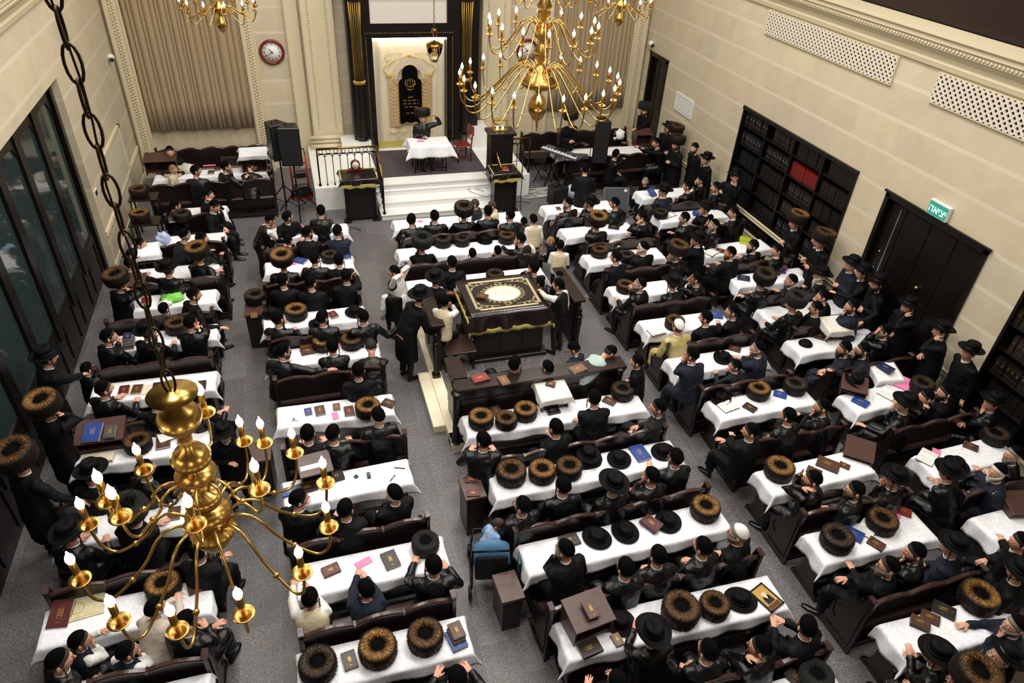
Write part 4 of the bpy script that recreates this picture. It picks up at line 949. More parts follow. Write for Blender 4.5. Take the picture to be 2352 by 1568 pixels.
def person(row,px,py,hat='k',yaw=0,look=None,pit=0,lean=8,L='table',R='table',coat='b',hair='d',beard_=None,bl=.05,s=1.,st='sit',seat=.46,base=0.,label='',locks=None,glasses=False,fur='b',tilt=0,legs=None,collar=True,pos=None,hatk=1.,sleeve=None,lap_y=None,cut=None):
    yw=math.radians(yaw); ln=math.radians(lean); s_=s*1.03
    hz=(seat+.105*s_ if st=='sit' else .93*s_)
    U=np.array([0,math.sin(ln),math.cos(ln)]); F=np.array([0,math.cos(ln),-math.sin(ln)]); X=np.array([1.,0,0])
    hip=np.array([0,0,hz]); neck=hip+U*.515*s_
    ha=ln*.55+math.radians(pit)*.35; HU=np.array([0,math.sin(ha),math.cos(ha)])
    HC=neck+(HU*.165+np.array([0,.022,0]))*s_
    if pos is None:
        w=at(px,py,base+HC[2]+.03*s_); off=rotz(np.array([HC[0],HC[1],0]),yw); gx,gy=w.x-off[0],w.y-off[1]
    else: gx,gy=pos
    if row in('wall','D9','D10','E7','E8','E9'): gx=min(gx,10.02)
    G=np.array([gx,gy,base])
    def toloc(w): return unrotz(np.array(w)-G,yw)
    # head orientation
    hw=G+rotz(HC,yw)
    if look is None:
        dl=math.degrees(math.atan2(REBBE[0]-hw[0],REBBE[1]-hw[1])); d=(dl-yaw+180)%360-180; look=yaw+max(-58,min(58,d))+random.uniform(-9,9)
    rel=math.radians(look-yaw); HM=Matrix.Translation(HC)@Matrix.Rotation(-rel,4,'Z')@Matrix.Rotation(-math.radians(pit)-ln*.25,4,'X')@Matrix.Rotation(math.radians(tilt),4,'Y')@Matrix.Scale(1.12*s_**.5,4)
    # arms
    arms=[]
    for sd,A in ((-1,L),(1,R)):
        S=neck-U*.065*s_+X*(sd*.185*s_)-F*.005; pole=np.array([sd*.7,-.35,-.75]); hk='relax'
        lapz=hz+.11*s_; fist=False
        if isinstance(A,tuple): t=toloc(np.array(A[1])) if A[0]=='v' else toloc(np.array(at(A[0],A[1],A[2]+base))); hk='relax'
        elif A=='table': t=np.array([sd*.17*s_,.37*s_+.03,.825 if st=='sit' else .87*s_]); hk='flat'
        elif A=='fold': t=np.array([-sd*.10*s_,.34*s_,.83 if st=='sit' else 1.08*s_]); hk='relax'
        elif A=='lap': t=np.array([sd*.09*s_,.26*s_,lapz]); hk='relax'
        elif A=='clasp': t=np.array([sd*.035*s_,.24*s_,hz+.24*s_]); hk='fist'
        elif A=='chin': t=np.array(HM@Vector((sd*.02,.095,-.145))); hk='fist'; pole=np.array([sd*.25,.2,-1.])
        elif A=='face': t=np.array(HM@Vector((sd*.085,.075,-.085))); hk='relax'; pole=np.array([sd*.4,.2,-1.])
        elif A=='brow': t=np.array(HM@Vector((sd*.06,.13,-.02))); hk='flat'; pole=np.array([sd*.3,.3,-1.])
        elif A=='nape': t=np.array(HM@Vector((sd*.05,-.115,-.03))); hk='flat'; pole=np.array([sd*1.,-.1,.3])
        elif A=='side': t=np.array([sd*.27*s_,.03,hz-.14*s_]); hk='relax'; pole=np.array([sd*.3,-1,0])
        elif A=='belly': t=np.array([sd*.03*s_,.20*s_,hz+.16*s_]); hk='relax'
        elif A=='back': t=np.array([sd*.06*s_,-.17*s_,hz+.08*s_]); hk='relax'; pole=np.array([sd*1.,-.5,0])
        elif A=='out': t=np.array([sd*.60*s_,-.02,hz+.40*s_]); hk='flat'
        else: t=np.array([sd*.2*s_,.3,.9])
        E,t=ik(S,t,.285*s_,.255*s_,pole); arms.append((sd,S,E,t,hk))
    # ---- clothing surface
    def torso(mb,g,hem=True,top=.0):
        Rr=[]
        if st=='sit':
            for f,w,d,dy in ((-.11,.195,.165,.02),(.0,.20,.16,.015),(.12,.188,.145,.0),(.25,.192,.140,.0),(.36,.20,.135,-.005),(.43,.20,.118,-.008),(.475,.165,.095,-.01),(.505,.10,.075,-.01),(.53,.066,.064,-.003)):
                Rr.append(superring(hip+U*f*s_+F*dy*s_,X,F,(w+g)*s_,(d+g)*s_))
        else:
            if hem:
                for z,w,d in ((.42,.215,.165),(.6,.205,.158),(.8,.198,.155)): Rr.append(superring(np.array([0,.0+ (z-.93)*-.02,z*s_]),X,np.array([0,1.,0]),(w+g)*s_,(d+g)*s_))
            else: Rr.append(superring(hip-np.array([0,0,.06*s_]),X,np.array([0,1.,0]),(.18+g)*s_,(.14+g)*s_))
            for f,w,d,dy in ((.06,.19,.145,.0),(.2,.185,.138,.0),(.33,.198,.135,-.003),(.43,.20,.118,-.008),(.475,.165,.095,-.01),(.505,.10,.075,-.01),(.53,.066,.064,-.003)):
                Rr.append(superring(hip+U*f*s_+F*dy*s_,X,F,(w+g)*s_,(d+g)*s_))
        add_loft(mb,Rr)
    def sleeves(mb,g,cut=0.):
        for sd,S,E,t,hk in arms:
            e2=E+(t-E)*(1-.06-cut); S2=S-X*(sd*.055*s_)
            pts=[S2,S,S+(E-S)*.5,E,E+(e2-E)*.5,e2]
            mb.tube(pts,[(.068+g)*s_,(.074+g)*s_,(.066+g)*s_,(.059+g)*s_,(.052+g)*s_,(.046+g)*s_],12)
    knees=[]
    lg=legs or ((-1,.42,.0,.42),(1,.42,.0,.42))
    for k,(sd,ky,kx,fy) in enumerate(lg):
        if st=='sit': kn=np.array([sd*.12*s_+kx,ky*s_+.02,min(seat+.07,.53*s_+.04)]); an=np.array([sd*.12*s_+kx*1.4,fy*s_+.0,.095])
        else: kn=np.array([sd*.10*s_,.03,.50*s_]); an=np.array([sd*.11*s_,-.02+(.10*sd if cut else 0),.09*s_])
        knees.append((sd,kn,an))
    long=coat in 'bdgyn' and s_>.82
    def thighs(mb,g,all_=True):
        if st!='sit': return
        for sd,kn,an in knees:
            h=hip+X*(sd*.09*s_)-np.array([0,0,.02*s_])
            mb.tube([h,h+(kn-h)*.5,kn],[(.105+g)*s_,(.096+g)*s_,(.082+g)*s_],12)
            if all_: m=kn+(an-kn)*.62; mb.tube([kn+np.array([0,-.01,0]),m],[(.080+g)*s_,(.086+g)*s_],12)
    vest={'v':'b','nv':'n','cv':'c'}.get(coat); base_c='w' if vest or coat=='w' else coat
    # body: fused trunk, neck and limbs under the clothes, with head and hands
    tb=MB(); Rr=[]
    for f,w,d in ((-.08,.15,.12),(.1,.15,.11),(.3,.16,.11),(.42,.17,.09),(.48,.10,.07)): Rr.append(superring(hip+U*f*s_,X,F,w*s_,d*s_,14))
    add_loft(tb,Rr); nb=np.array(HM@Vector((0,-.02,-.06))); tb.tube([neck-U*.09*s_,neck-U*.02*s_,nb],[.07*s_,.058*s_,.055*s_],12)
    for sd,S,E,t,hk in arms: tb.tube([S-X*sd*.05*s_,S,E,E+(t-E)*.97],[.05*s_,.052*s_,.042*s_,.027*s_],10)
    for sd,kn,an in knees:
        h=hip+X*sd*.085*s_; tb.tube([h,kn,an],[.08*s_,.055*s_,.035*s_],10)
    body=obj('person',tb,[SKIN,EYEW,IRIS,LIPS]); m=body.modifiers.new('r','REMESH'); m.mode='VOXEL'; m.voxel_size=.024*s_; m.use_smooth_shade=True
    extra=[]
    hv,hf,hm=HEAD; M=np.array(HM); extra.append((hv@M[:3,:3].T+M[:3,3],hf,hm))
    for sd,S,E,t,hk in arms:
        y=t-E; y/=np.linalg.norm(y)
        up=np.array([0,0,1.]) if hk!='fist' else np.array([0,.3,1.]); 
        if abs(y[2])>.8: up=np.array([0,1.,0]) if y[2]<0 else np.array([0,-1.,0.])
        if isinstance((L if sd<0 else R),str) and (L if sd<0 else R) in('table','out'): y=np.array([y[0],y[1],y[2]*.2]); y/=np.linalg.norm(y)
        x=np.cross(y,up); x/=np.linalg.norm(x); z=np.cross(x,y); V,Fh=HANDS[hk]; B_=np.stack([x,y,z]); k=1.02*s_
        vv=V*np.array([1 if sd>0 else -1,1,1])*k; W_=vv@B_+t-y*.012
        ff=Fh if sd>0 else [f[::-1] for f in Fh]; extra.append((W_,ff,[0]*len(ff)))
    PEND.append((body,extra))
    body.location=G; body.rotation_euler=(0,0,-yw)
    lab=label; tag(body,lab,'child' if s<.86 else 'person','people in the congregation')
    def garment(nm,fn,mat,vox,disp,it=3):
        mb=MB(); fn(mb); o=obj(nm,mb,mat,body); m=o.modifiers.new('r','REMESH'); m.mode='VOXEL'; m.voxel_size=vox*s_; m.use_smooth_shade=True
        q=o.modifiers.new('s','SMOOTH'); q.factor=.5; q.iterations=it
        if disp:
            d=o.modifiers.new('d','DISPLACE'); d.texture=FOLD; d.strength=disp; d.mid_level=.5; d.texture_coords='GLOBAL'
        PEND.append((o,None)); return o
    nmc={'b':'coat','d':'coat','g':'coat','n':'coat','y':'robe','w':'shirt','c':'sweater','t':'sweater','s':'sweater','B':'shirt'}[base_c]
    def allg(mb):
        torso(mb,.006 if not vest else -.004,hem=long); sleeves(mb,.0 if nmc!='robe' else .012)
        if long: thighs(mb,.006)
    garment(nmc,allg,COATS[base_c],.019,.028 if nmc in('coat','robe') else .018)
    if vest: garment('vest',lambda mb: torso(mb,.009,hem=False),COATS[vest],.019,.012)
    def tr(mb):
        for sd,kn,an in knees:
            h=hip+X*(sd*.085*s_)-np.array([0,0,.02*s_]); mb.tube([h+np.array([0,0,.03]),h+(kn-h)*.5,kn,kn+(an-kn)*.5,an],[.10*s_,.088*s_,.072*s_,.062*s_,.06*s_],12)
    garment('trousers',tr,TROU if coat!='y' else COATS['w'],.026,.012,2)
    for sd,kn,an in knees: put('shoe',SHOEM,body,(an[0],an[1]+.03,0.0),rz=0,scale=s_)
    if collar:
        c=neck+U*.005*s_; mb=MB(); Rr=[superring(c-U*.02*s_+F*.004,X,F,.070*s_,.072*s_,18,2),superring(c+U*.018*s_+F*.008,X,F,.062*s_,.066*s_,18,2),superring(c+U*.020*s_+F*.008,X,F,.056*s_,.060*s_,18,2),superring(c-U*.02*s_+F*.004,X,F,.060*s_,.062*s_,18,2)]
        add_loft(mb,Rr,False); obj('collar',mb,COATS['w'],body)
    def on_head(nm,me_,loc=(0,0,0),rx=0,sc=1.):
        o=put(nm,me_,body); o.matrix_local=HM@T(*loc)@Matrix.Rotation(rx,4,'X')@Matrix.Scale(sc,4); return o
    if hair: on_head('hair',HAIRM[hair])
    if beard_: on_head('beard',beard(beard_,bl))
    if locks is None: locks=(hair in 'dbr' and random.random()<.55) if hair else False
    if locks:
        for sd in (-1,1): on_head('sidelock',lock(hair or 'd'),(sd*.083,.018,-.015))
    if glasses: on_head('glasses',GLASSM)
    if hat=='k': on_head('skullcap',KIP)
    elif hat=='w': on_head('skullcap',KIPW)
    elif hat=='h':
        o=put('black_hat',HATM[int(px)%2],body); o.matrix_local=HM@T(0,-.012,.058)@Matrix.Rotation(.16,4,'X')@Matrix.Scale(.97*hatk,4); put('hat_band',BANDM,o)
    elif hat=='s':
        o=put('fur_hat',FUR[fur][int(px)%2],body); o.matrix_local=HM@T(0,-.015,.035)@Matrix.Rotation(.2,4,'X')@Matrix.Scale(1.0*hatk,4); put('velvet_crown',CAPM,o)
    body['row']=row
    return body
FOLD=bpy.data.textures.new('cloth_folds','CLOUDS'); FOLD.noise_scale=.085; FOLD.noise_depth=2
def finish_people():
    bpy.context.view_layer.update(); dg=bpy.context.evaluated_depsgraph_get()
    done=[(o,x,bpy.data.meshes.new_from_object(o.evaluated_get(dg))) for o,x in PEND]
    for o,x,me in done:
        old=o.data; mats=list(old.materials); o.modifiers.clear()
        if x:
            V=np.empty(len(me.vertices)*3); me.vertices.foreach_get('co',V); Vs=[V.reshape(-1,3)]; n=len(me.vertices); Fs=[tuple(p.vertices) for p in me.polygons]; mi=[0]*len(Fs)
            for v,f,m in x: Fs.extend([tuple(i+n for i in q) for q in f]); mi.extend(m); Vs.append(v); n+=len(v)
            me2=bpy.data.meshes.new('person'); me2.from_pydata(np.concatenate(Vs),[],Fs); me2.polygons.foreach_set('material_index',mi); me2.polygons.foreach_set('use_smooth',[True]*len(Fs)); me2.update(); bpy.data.meshes.remove(me); me=me2
        me.materials.clear()
        for m in mats: me.materials.append(m)
        me.name=o.name.split('.')[0]; o.data=me; bpy.data.meshes.remove(old)
# ================================================================ STAGE, BAND CORNER, READING PLATFORM
def cloth_on(loc,L,W,hx,h0,h1,rz,label,mat=CLOTH,seed=1,nd=7):
    mb=cloth_mb(L,W,hx,h0,h1,seed,0,nd=nd); o=obj('tablecloth',mb,mat,loc=loc,rz=rz); m=o.modifiers.new('t','SOLIDIFY'); m.thickness=.004; m.offset=1; return tag(o,label,'tablecloth')
# speaker's table
SP=at(985,325,1.36); SP.z=.6
e=empty('folding_table','small folding table under white cloth on the stage','table',SP)
mb=MB(); mb.box(-.5,.5,-.3,.3,.73,.76); obj('tabletop',mb,GREYP,e)
for x in (-.42,.42):
    for y in (-.24,.24): mb=MB(); mb.tube([(x,y,0),(x*.92,y*.9,.73)],.014,8); obj('leg',mb,BLACKM,e)
mb=MB(); mb.tube([(-.42,-.24,.12),(.42,-.24,.12)],.012); obj('cross_bar',mb,BLACKM,e)
cloth_on((SP.x,SP.y,1.362),1.05,.64,.22,.3,.2,0,'white cloth over the small table on the stage')
for px,py,dx in ((959,311,0),(975,315,0)):
    p=at(px,py,1.42); mb=MB(); mb.lathe([(.028,0),(.036,.085),(.033,.085),(.026,.01)],16,closed=True); o=obj('paper_cup',mb,simple('purple_cup','5c3a66',.5),loc=(p.x,p.y,1.37)); tag(o,'small purple paper cup, %s one on the stage table'%('left' if px<970 else 'right'),'cup')
p=at(966,324,1.38); mb=MB(); mb.box(-.09,.09,-.035,.035,0,.03); o=obj('tissue_packet',mb,PINK,loc=(p.x,p.y,1.37),rz=-.15,bevel=.01); tag(o,'pink tissue packet on the stage table','packet')
p=at(998,318,1.38); mb=MB(); mb.box(-.12,.12,-.08,.08,0,.004); o=obj('paper_sheet',mb,WHITE,loc=(p.x,p.y,1.37)); tag(o,'white sheet of notes on the stage table','paper')
# chairs
def chair(loc,rz,label,m):
    e=empty('wooden_chair',label,'chair',loc,rz)
    mb=MB(); mb.box(-.21,.21,-.2,.22,.43,.465); obj('seat',mb,m,e,bevel=.012)
    for x in (-.18,.18):
        mb=MB(); mb.tube([(x,.19,.44),(x*1.06,.2,0)],[.022,.016]); obj('leg',mb,m,e)
        mb=MB(); mb.tube([(x,-.18,.0),(x,-.19,.44),(x,-.25,.95)],[.018,.022,.018]); obj('leg',mb,m,e)
    mb=MB(); mb.box(-.2,.2,-.265,-.235,.72,.95); mb.tube([(-.18,-.21,.6),(.18,-.21,.6)],.014)
    for k in range(4): mb.tube([(-.12+.08*k,-.21,.6),(-.12+.08*k,-.24,.74)],.009)
    obj('backrest',mb,m,e,bevel=.006); mb=MB(); mb.tube([(-.18,.19,.2),(.18,.19,.2)],.011); mb.tube([(-.18,-.18,.2),(-.18,.19,.2)],.011); mb.tube([(.18,-.18,.2),(.18,.19,.2)],.011); obj('stretcher',mb,m,e); return e
CH=at(1062,330,1.06); chair((CH.x,CH.y,.6),PI/2+.15,'empty red-brown wooden chair right of the stage table',WOOD_RED)
# cantor's lectern with plastic-covered cloth and mantel clock
def cloth_stand(px,py,h,w,d,label,cl,rz=0,base=0.):
    p=at(px,py,base+h); p.z=base; e=empty('prayer_lectern',label,'lectern',p,rz)
    mb=MB(); mb.box(-w/2+.06,w/2-.06,-d/2+.1,d/2-.06,.06,h-.06); obj('cabinet',mb,WOOD_BLK,e,bevel=.01)
    for x in (-w/2+.06,w/2-.06):
        mb=MB(); mb.M=T(x,-d/2+.09,0); mb.lathe([(.05,.05),(.035,.12),(.03,h*.6),(.042,h-.1),(.05,h-.06)],12); mb.box(-.09,.09,-.09,.09,0,.06); obj('column',mb,WOOD_BLK,e)
    mb=MB(); mb.box(-w/2,w/2,-d/2,d/2,h-.06,h-.02); obj('top',mb,WOOD_BLK,e)
    mb=cloth_mb(w+.03,d+.03,.13,.14,.05,int(px),0,fr=False,nd=8); o=obj('lectern_cover',mb,SHINY,loc=(p.x,p.y,base+h-.018)); o.rotation_euler=(0,0,rz); m=o.modifiers.new('t','SOLIDIFY'); m.thickness=.006; m.offset=1; tag(o,cl,'cover')
    mb=MB(); W2,D2=w/2+.03,d/2+.03; y0=-D2-.015
    n=int(w/.012)
    for k in range(n): x=-W2+2*W2*k/n; z=-.14+.012*math.sin(k*.3); mb.box(x,x+.009,y0-.006,y0+.004,z-.06-.008*(k%3),z)
    mb.box(-W2,W2,y0-.008,y0+.002,-.15,-.125); obj('fringe',mb,FRINGE,o)
    mb=MB(); mb.tube([(-W2+.02,D2-.03,.01),(-W2+.01,-D2+.02,.012)],.012,6); mb.tube([(W2-.02,D2-.03,.01),(W2-.01,-D2+.02,.012)],.012,6); mb.tube([(-W2+.02,D2-.03,.01),(W2-.02,D2-.03,.01)],.012,6); obj('gold_edging',mb,FRINGE,o)
    return p
p=cloth_stand(822,398,1.16,.82,.62,'dark timber prayer lectern left of the marble steps','plastic-covered dark cloth with gold fringe on the left prayer lectern')
e=empty('mantel_clock','dark wooden mantel clock on the left prayer lectern','clock',(p.x-.03,p.y+.2,1.16))
mb=MB(); mb.prism([(-.2,0),(.2,0),(.2,.03),(.13,.05),(.10,.09)]+arc(0,.15,.115,-25,205,18)+[(-.10,.09),(-.13,.05),(-.2,.03)],1,-.04,.04); obj('case',mb,WOOD_RED,e,bevel=.004)
mb=MB(); mb.M=T(0,-.045,.15)@Matrix.Rotation(PI/2,4,'X'); mb.lathe([(0,0),(.085,0),(.085,.006),(0,.006)],24); obj('dial',mb,WHITE,e)
mb=MB(); mb.tube([(.093*math.cos(t),-.048,.15+.093*math.sin(t)) for t in np.linspace(0,2*PI,28,endpoint=False)],.009,6,True); obj('bezel',mb,BRASSD,e)
mb=MB(); mb.tube([(0,-.053,.15),(.03,-.053,.19)],.003,4); mb.tube([(0,-.053,.15),(-.055,-.053,.16)],.0025,4); obj('clock_hand',mb,BLACKP,e)
p=cloth_stand(1158,387,1.12,.66,.58,'dark timber reading lectern right of the marble steps','dark cloth with gold fringe on the right prayer lectern')
c,pg,g=book_meshes('rd',SZ['l']); o=put('book',c,None,(p.x-.0,p.y-.05,1.125),rz=-.05); put('page_block',pg,o); put('gilt_emblem',g,o); tag(o,'red gilt book lying on the right prayer lectern','book')
# pedestal with candle box
PD=at(1150,297,1.9); e=empty('pedestal_cabinet','black timber pedestal with arched niche behind the right lectern','cabinet',(PD.x,PD.y,.6))
mb=MB(); mb.box(-.30,.30,-.2,.2,0,1.2); obj('body',mb,WOOD_BLK,e,bevel=.01); mb=MB(); mb.box(-.36,.36,-.26,.26,1.2,1.28); obj('top',mb,WOOD_Y,e,bevel=.01)
mb=MB(); mb.prism([(-.17,.15),(.17,.15),(.17,.7)]+arc(0,.7,.17,0,180,12)+[(-.17,.7)],1,-.215,-.2); obj('niche_panel',mb,BLACKP,e)
e=empty('candle_lantern','gilt glass candle box with two small lights on the black pedestal','lantern',(PD.x-.02,PD.y,1.88))
mb=MB(); mb.box(-.2,.2,-.09,.09,0,.03)
for x in (-.18,.18):
    for y in (-.08,.08): mb.tube([(x,y,0),(x,y,.28)],.012,6)
mb.box(-.2,.2,-.1,.1,.27,.29); obj('frame',mb,GOLD,e)
for x in (-.07,.07): mb=MB(); mb.lathe([(0,.03),(.03,.03),(.03,.06),(.02,.1),(0,.12)],10); mb.M=Matrix(); o=obj('candle',mb,emit('candle_glow',(1,.75,.4),3.) if 'candle_glow' not in MATS else MATS['candle_glow'],e,loc=(x,0,0))
# loudspeakers on stands
def speaker(px,py,z,rz,label,zb=0.,h=.86,w=.5,d=.42,stand=None,tilt=0.):
    p=at(px,py,z); e=empty('loudspeaker',label,'loudspeaker',p,rz); 
    mb=MB(); mb.prism([(-w/2,-d/2),(w/2,-d/2),(w/2-.09,d/2),(-w/2+.09,d/2)],2,-h/2,h/2); obj('cabinet',mb,BLACKP,e,bevel=.02)
    mb=MB(); mb.box(-w/2+.03,w/2-.03,-d/2-.012,-d/2,-h/2+.04,h/2-.05); obj('grille',mb,simple('speaker_grille','101012',.7,bump=.5,bscale=300),e)
    mb=MB(); mb.tube([(-.08,0,h/2),(-.07,0,h/2+.04),(.07,0,h/2+.04),(.08,0,h/2)],.014); obj('handle',mb,BLACKP,e)
    if stand:
        s=empty('speaker_stand',stand,'stand',(p.x,p.y,zb)); t=z-h/2-zb
        mb=MB(); mb.tube([(0,0,.1),(0,0,t)],.02); obj('pole',mb,BLACKM,s); mb=MB(); mb.tube([(0,0,.62),(0,0,.72)],.036); obj('collar',mb,BLACKP,s)
        for k in range(3):
            a=k*2.094+.5; mb=MB(); mb.tube([(0,0,.68),(.55*math.cos(a),.55*math.sin(a),.02)],.014); mb.tube([(0,0,.2),(.3*math.cos(a),.3*math.sin(a),.3)],.009); obj('leg',mb,BLACKM,s)
    return e
speaker(636,322,1.82,.5,'black loudspeaker turned towards the left pews, farther of two by the railing',stand='black tripod stand under the farther left loudspeaker')
speaker(668,332,1.80,-.1,'black loudspeaker on tall tripod, nearer of two beside the left railing',stand='black tripod stand of the nearer left loudspeaker',h=.92)
speaker(1378,322,1.55,-.2,'tall black loudspeaker standing among the musicians',h=1.15,w=.42)
speaker(1278,447,.25,.3,'squat black stage monitor on the floor beside the cable heap',h=.5,w=.5)
# red hand truck with boxes
p=at(695,455,.0); e=empty('hand_truck','red hand truck loaded with black cases beside the stage','trolley',p,.1)
mb=MB()
for x in (-.2,.2): mb.tube([(x,0,.1),(x,.05,1.15)],.022)
for z in (.3,.6,.95): mb.tube([(-.2,.02,z),(.2,.02,z)],.018)
mb.box(-.22,.22,-.22,.0,.08,.1); obj('frame',mb,RED,e); mb=MB(); mb.tube([(-.2,.05,1.15),(-.18,.06,1.3),(.18,.06,1.3),(.2,.05,1.15)],.016); obj('handle',mb,BLACKM,e)
for x in (-.24,.24): mb=MB(); mb.M=T(x,.05,.12)@Matrix.Rotation(PI/2,4,'Y'); mb.lathe([(.05,-.03),(.11,-.03),(.12,0),(.11,.03),(.05,.03)],18); obj('wheel',mb,BLACKP,e)
mb=MB(); mb.box(-.17,.17,-.2,-.02,.1,.42); o=obj('equipment_case',mb,BLACKP,loc=p,rz=.1,bevel=.015); tag(o,'black equipment case low on the red hand truck','case')
mb=MB(); mb.box(-.15,.15,-.18,-.02,.62,.78); o=obj('equipment_case',mb,BLACKP,loc=p,rz=.1,bevel=.015); tag(o,'black case on the upper bar of the red hand truck','case')
# keyboard on stand
K=at(1290,350,1.0); e=empty('electronic_keyboard','grey electronic keyboard on stand beside the right railing','keyboard',(K.x,K.y,.95),-1.0)
mb=MB(); mb.box(-.62,.62,-.18,.2,0,.07); obj('case',mb,simple('keyboard_grey','4a4b57',.4),e,bevel=.015)
mb=MB(); mb.box(-.58,.58,-.17,-.02,.07,.085); 
obj('white_keys',mb,WHITEP,e)
mb=MB()
for k in range(36):
    if k%7 in (0,1,3,4,5): mb.box(-.565+k*.0322+.012,-.565+k*.0322+.027,-.1,-.02,.085,.095)
obj('black_keys',mb,BLACKP,e); mb=MB(); mb.box(-.3,.1,.04,.16,.07,.075); obj('control_panel',mb,BLACKP,e)
s=empty('keyboard_stand','black folding stand under the keyboard','stand',(K.x,K.y,0),-1.0)
for x in (-.3,.3): mb=MB(); mb.tube([(x,-.25,.02),(x,.25,.95)],.016); mb.tube([(x,.25,.02),(x,-.25,.95)],.016); obj('leg',mb,BLACKM,s)
p=at(1330,356,1.0); e=empty('mixing_desk','silver-knobbed mixing desk beside the keyboard','mixer',(p.x,p.y,.92),-.3); mb=MB(); mb.box(-.26,.26,-.17,.17,0,.07); obj('case',mb,BLACKP,e,bevel=.01)
mb=MB()
for i in range(12):
    for j in range(5): mb.lathe([(.009,.07),(.007,.085)],6); n=len(mb.v)-12; mb.v[n:]=[(x-.22+i*.04,y-.12+j*.055,z) for x,y,z in mb.v[n:]]
obj('knobs',mb,SILVER,e)
s=empty('mixer_stand','black stand under the mixing desk','stand',(p.x,p.y,0)); mb=MB(); mb.tube([(0,0,.03),(0,0,.92)],.022); obj('pole',mb,BLACKM,s); mb=MB(); mb.box(-.25,.25,-.02,.02,0,.03); mb.box(-.02,.02,-.25,.25,0,.03); obj('base',mb,BLACKM,s)
p=at(1250,385,.45); e=empty('folding_chair','black folding chair by the keyboard','chair',(p.x,p.y,0),-1.); mb=MB(); mb.box(-.2,.2,-.2,.2,.43,.46); obj('seat',mb,BLACKP,e,bevel=.01)
for x in (-.19,.19): mb=MB(); mb.tube([(x,.2,0),(x,-.18,.5),(x,-.22,.85)],.012); mb.tube([(x,-.22,0),(x,.15,.44)],.012); obj('leg',mb,BLACKM,e)
mb=MB(); mb.box(-.2,.2,-.23,-.2,.62,.85); obj('backrest',mb,BLACKP,e,bevel=.01)
def mic_stand(px,py,label,boom):
    p=at(px,py,0); e=empty('microphone_stand',label,'stand',p); mb=MB(); mb.tube([(0,0,.1),(0,0,1.3)],.011); obj('pole',mb,BLACKM,e)
    for k in range(3): a=k*2.094+.3; mb=MB(); mb.tube([(0,0,.12),(.32*math.cos(a),.32*math.sin(a),.01)],.009); obj('leg',mb,BLACKM,e)
    mb=MB(); mb.tube([(.1,0,1.25),boom],.008); obj('boom_arm',mb,BLACKM,e); mb=MB(); b=Vector(boom); mb.tube([b,b+Vector((-.05,-.02,-.03)),b+Vector((-.12,-.04,-.05))],[.018,.022,.018]); obj('microphone',mb,BLACKP,e)
mic_stand(1195,472,'black microphone stand with boom over the right prayer lectern',(-.75,.1,1.2))
mic_stand(1345,440,'black microphone stand between the musicians and the floor monitor',(-.3,.2,1.35))
# heap of white cable
rr=random.Random(5); mb=MB()
p=at(1240,445,0)
for k in range(14):
    r=rr.uniform(.12,.3); cx,cy=rr.uniform(-.3,.3),rr.uniform(-.12,.12); mb.tube([(cx+r*math.cos(t)*1.4,cy+r*.8*math.sin(t+.3*math.sin(2*t)),.012+.004*k+.01*math.sin(3*t)) for t in np.linspace(0,2*PI,28,endpoint=False)],.006,5,True)
o=obj('cable_heap',mb,simple('white_cable','cfcdc8',.5),loc=p); tag(o,'tangled heap of white cable on the floor right of the steps','cable')
def cable(pts,label): 
    mb=MB(); q=[at(x,y,z+.008) for x,y,z in pts]; mb.tube(q,.006,5); o=obj('cable',mb,BLACKP); tag(o,label,'cable')
cable([(1109,394,.62),(1118,402,.62),(1127,425,.46),(1140,437,.31),(1118,452,.32),(1085,442,.32),(1075,436,.33),(1085,430,.33),(1112,440,.32)],'thin black cable looped on the marble steps')
cable([(645,545,0),(700,540,0),(760,520,0),(800,520,0),(830,530,0),(815,520,0),(800,530,0),(800,512,0)],'black cable curled on the floor before the left lectern')
# flight case lid and black case right
p=at(1415,460,.45); mb=MB(); mb.box(-.32,.32,-.02,.02,-.36,.36); o=obj('flight_case_lid',mb,simple('case_grey','4a4e54',.35),loc=(p.x,p.y,.40),rot=(-.35,0,-.2)); tag(o,'grey equipment case lid with silver edges standing open before the right pews','case')
mb=MB()
for a,b,c_,d in ((-.34,-.31,-.38,.38),(.31,.34,-.38,.38),(-.34,.34,-.38,-.35),(-.34,.34,.35,.38)): mb.box(a,b,-.03,.03,c_,d)
obj('silver_edging',mb,SILVER,o); mb=MB(); mb.box(.2,.28,-.024,-.02,.27,.33); obj('white_sticker',mb,WHITEP,o)
p=at(1450,470,.2); mb=MB(); mb.box(-.3,.3,-.3,.3,0,.35); o=obj('equipment_case',mb,simple('case_dark','25272b',.4),loc=(p.x+.1,p.y+.6,0),bevel=.02); tag(o,'dark equipment case on the floor behind the grey case lid','case')
p=at(1316,432,.3); mb=MB(); mb.ball((0,0,.2),.2,14,10,scale=(1,.8,1.1)); o=obj('striped_bag',mb,simple('grey_white_bag','a9b3bd',.5,var=.5,vscale=8),loc=p); o.location.z=0; tag(o,'grey and white bag on the floor behind the stage monitor','bag')
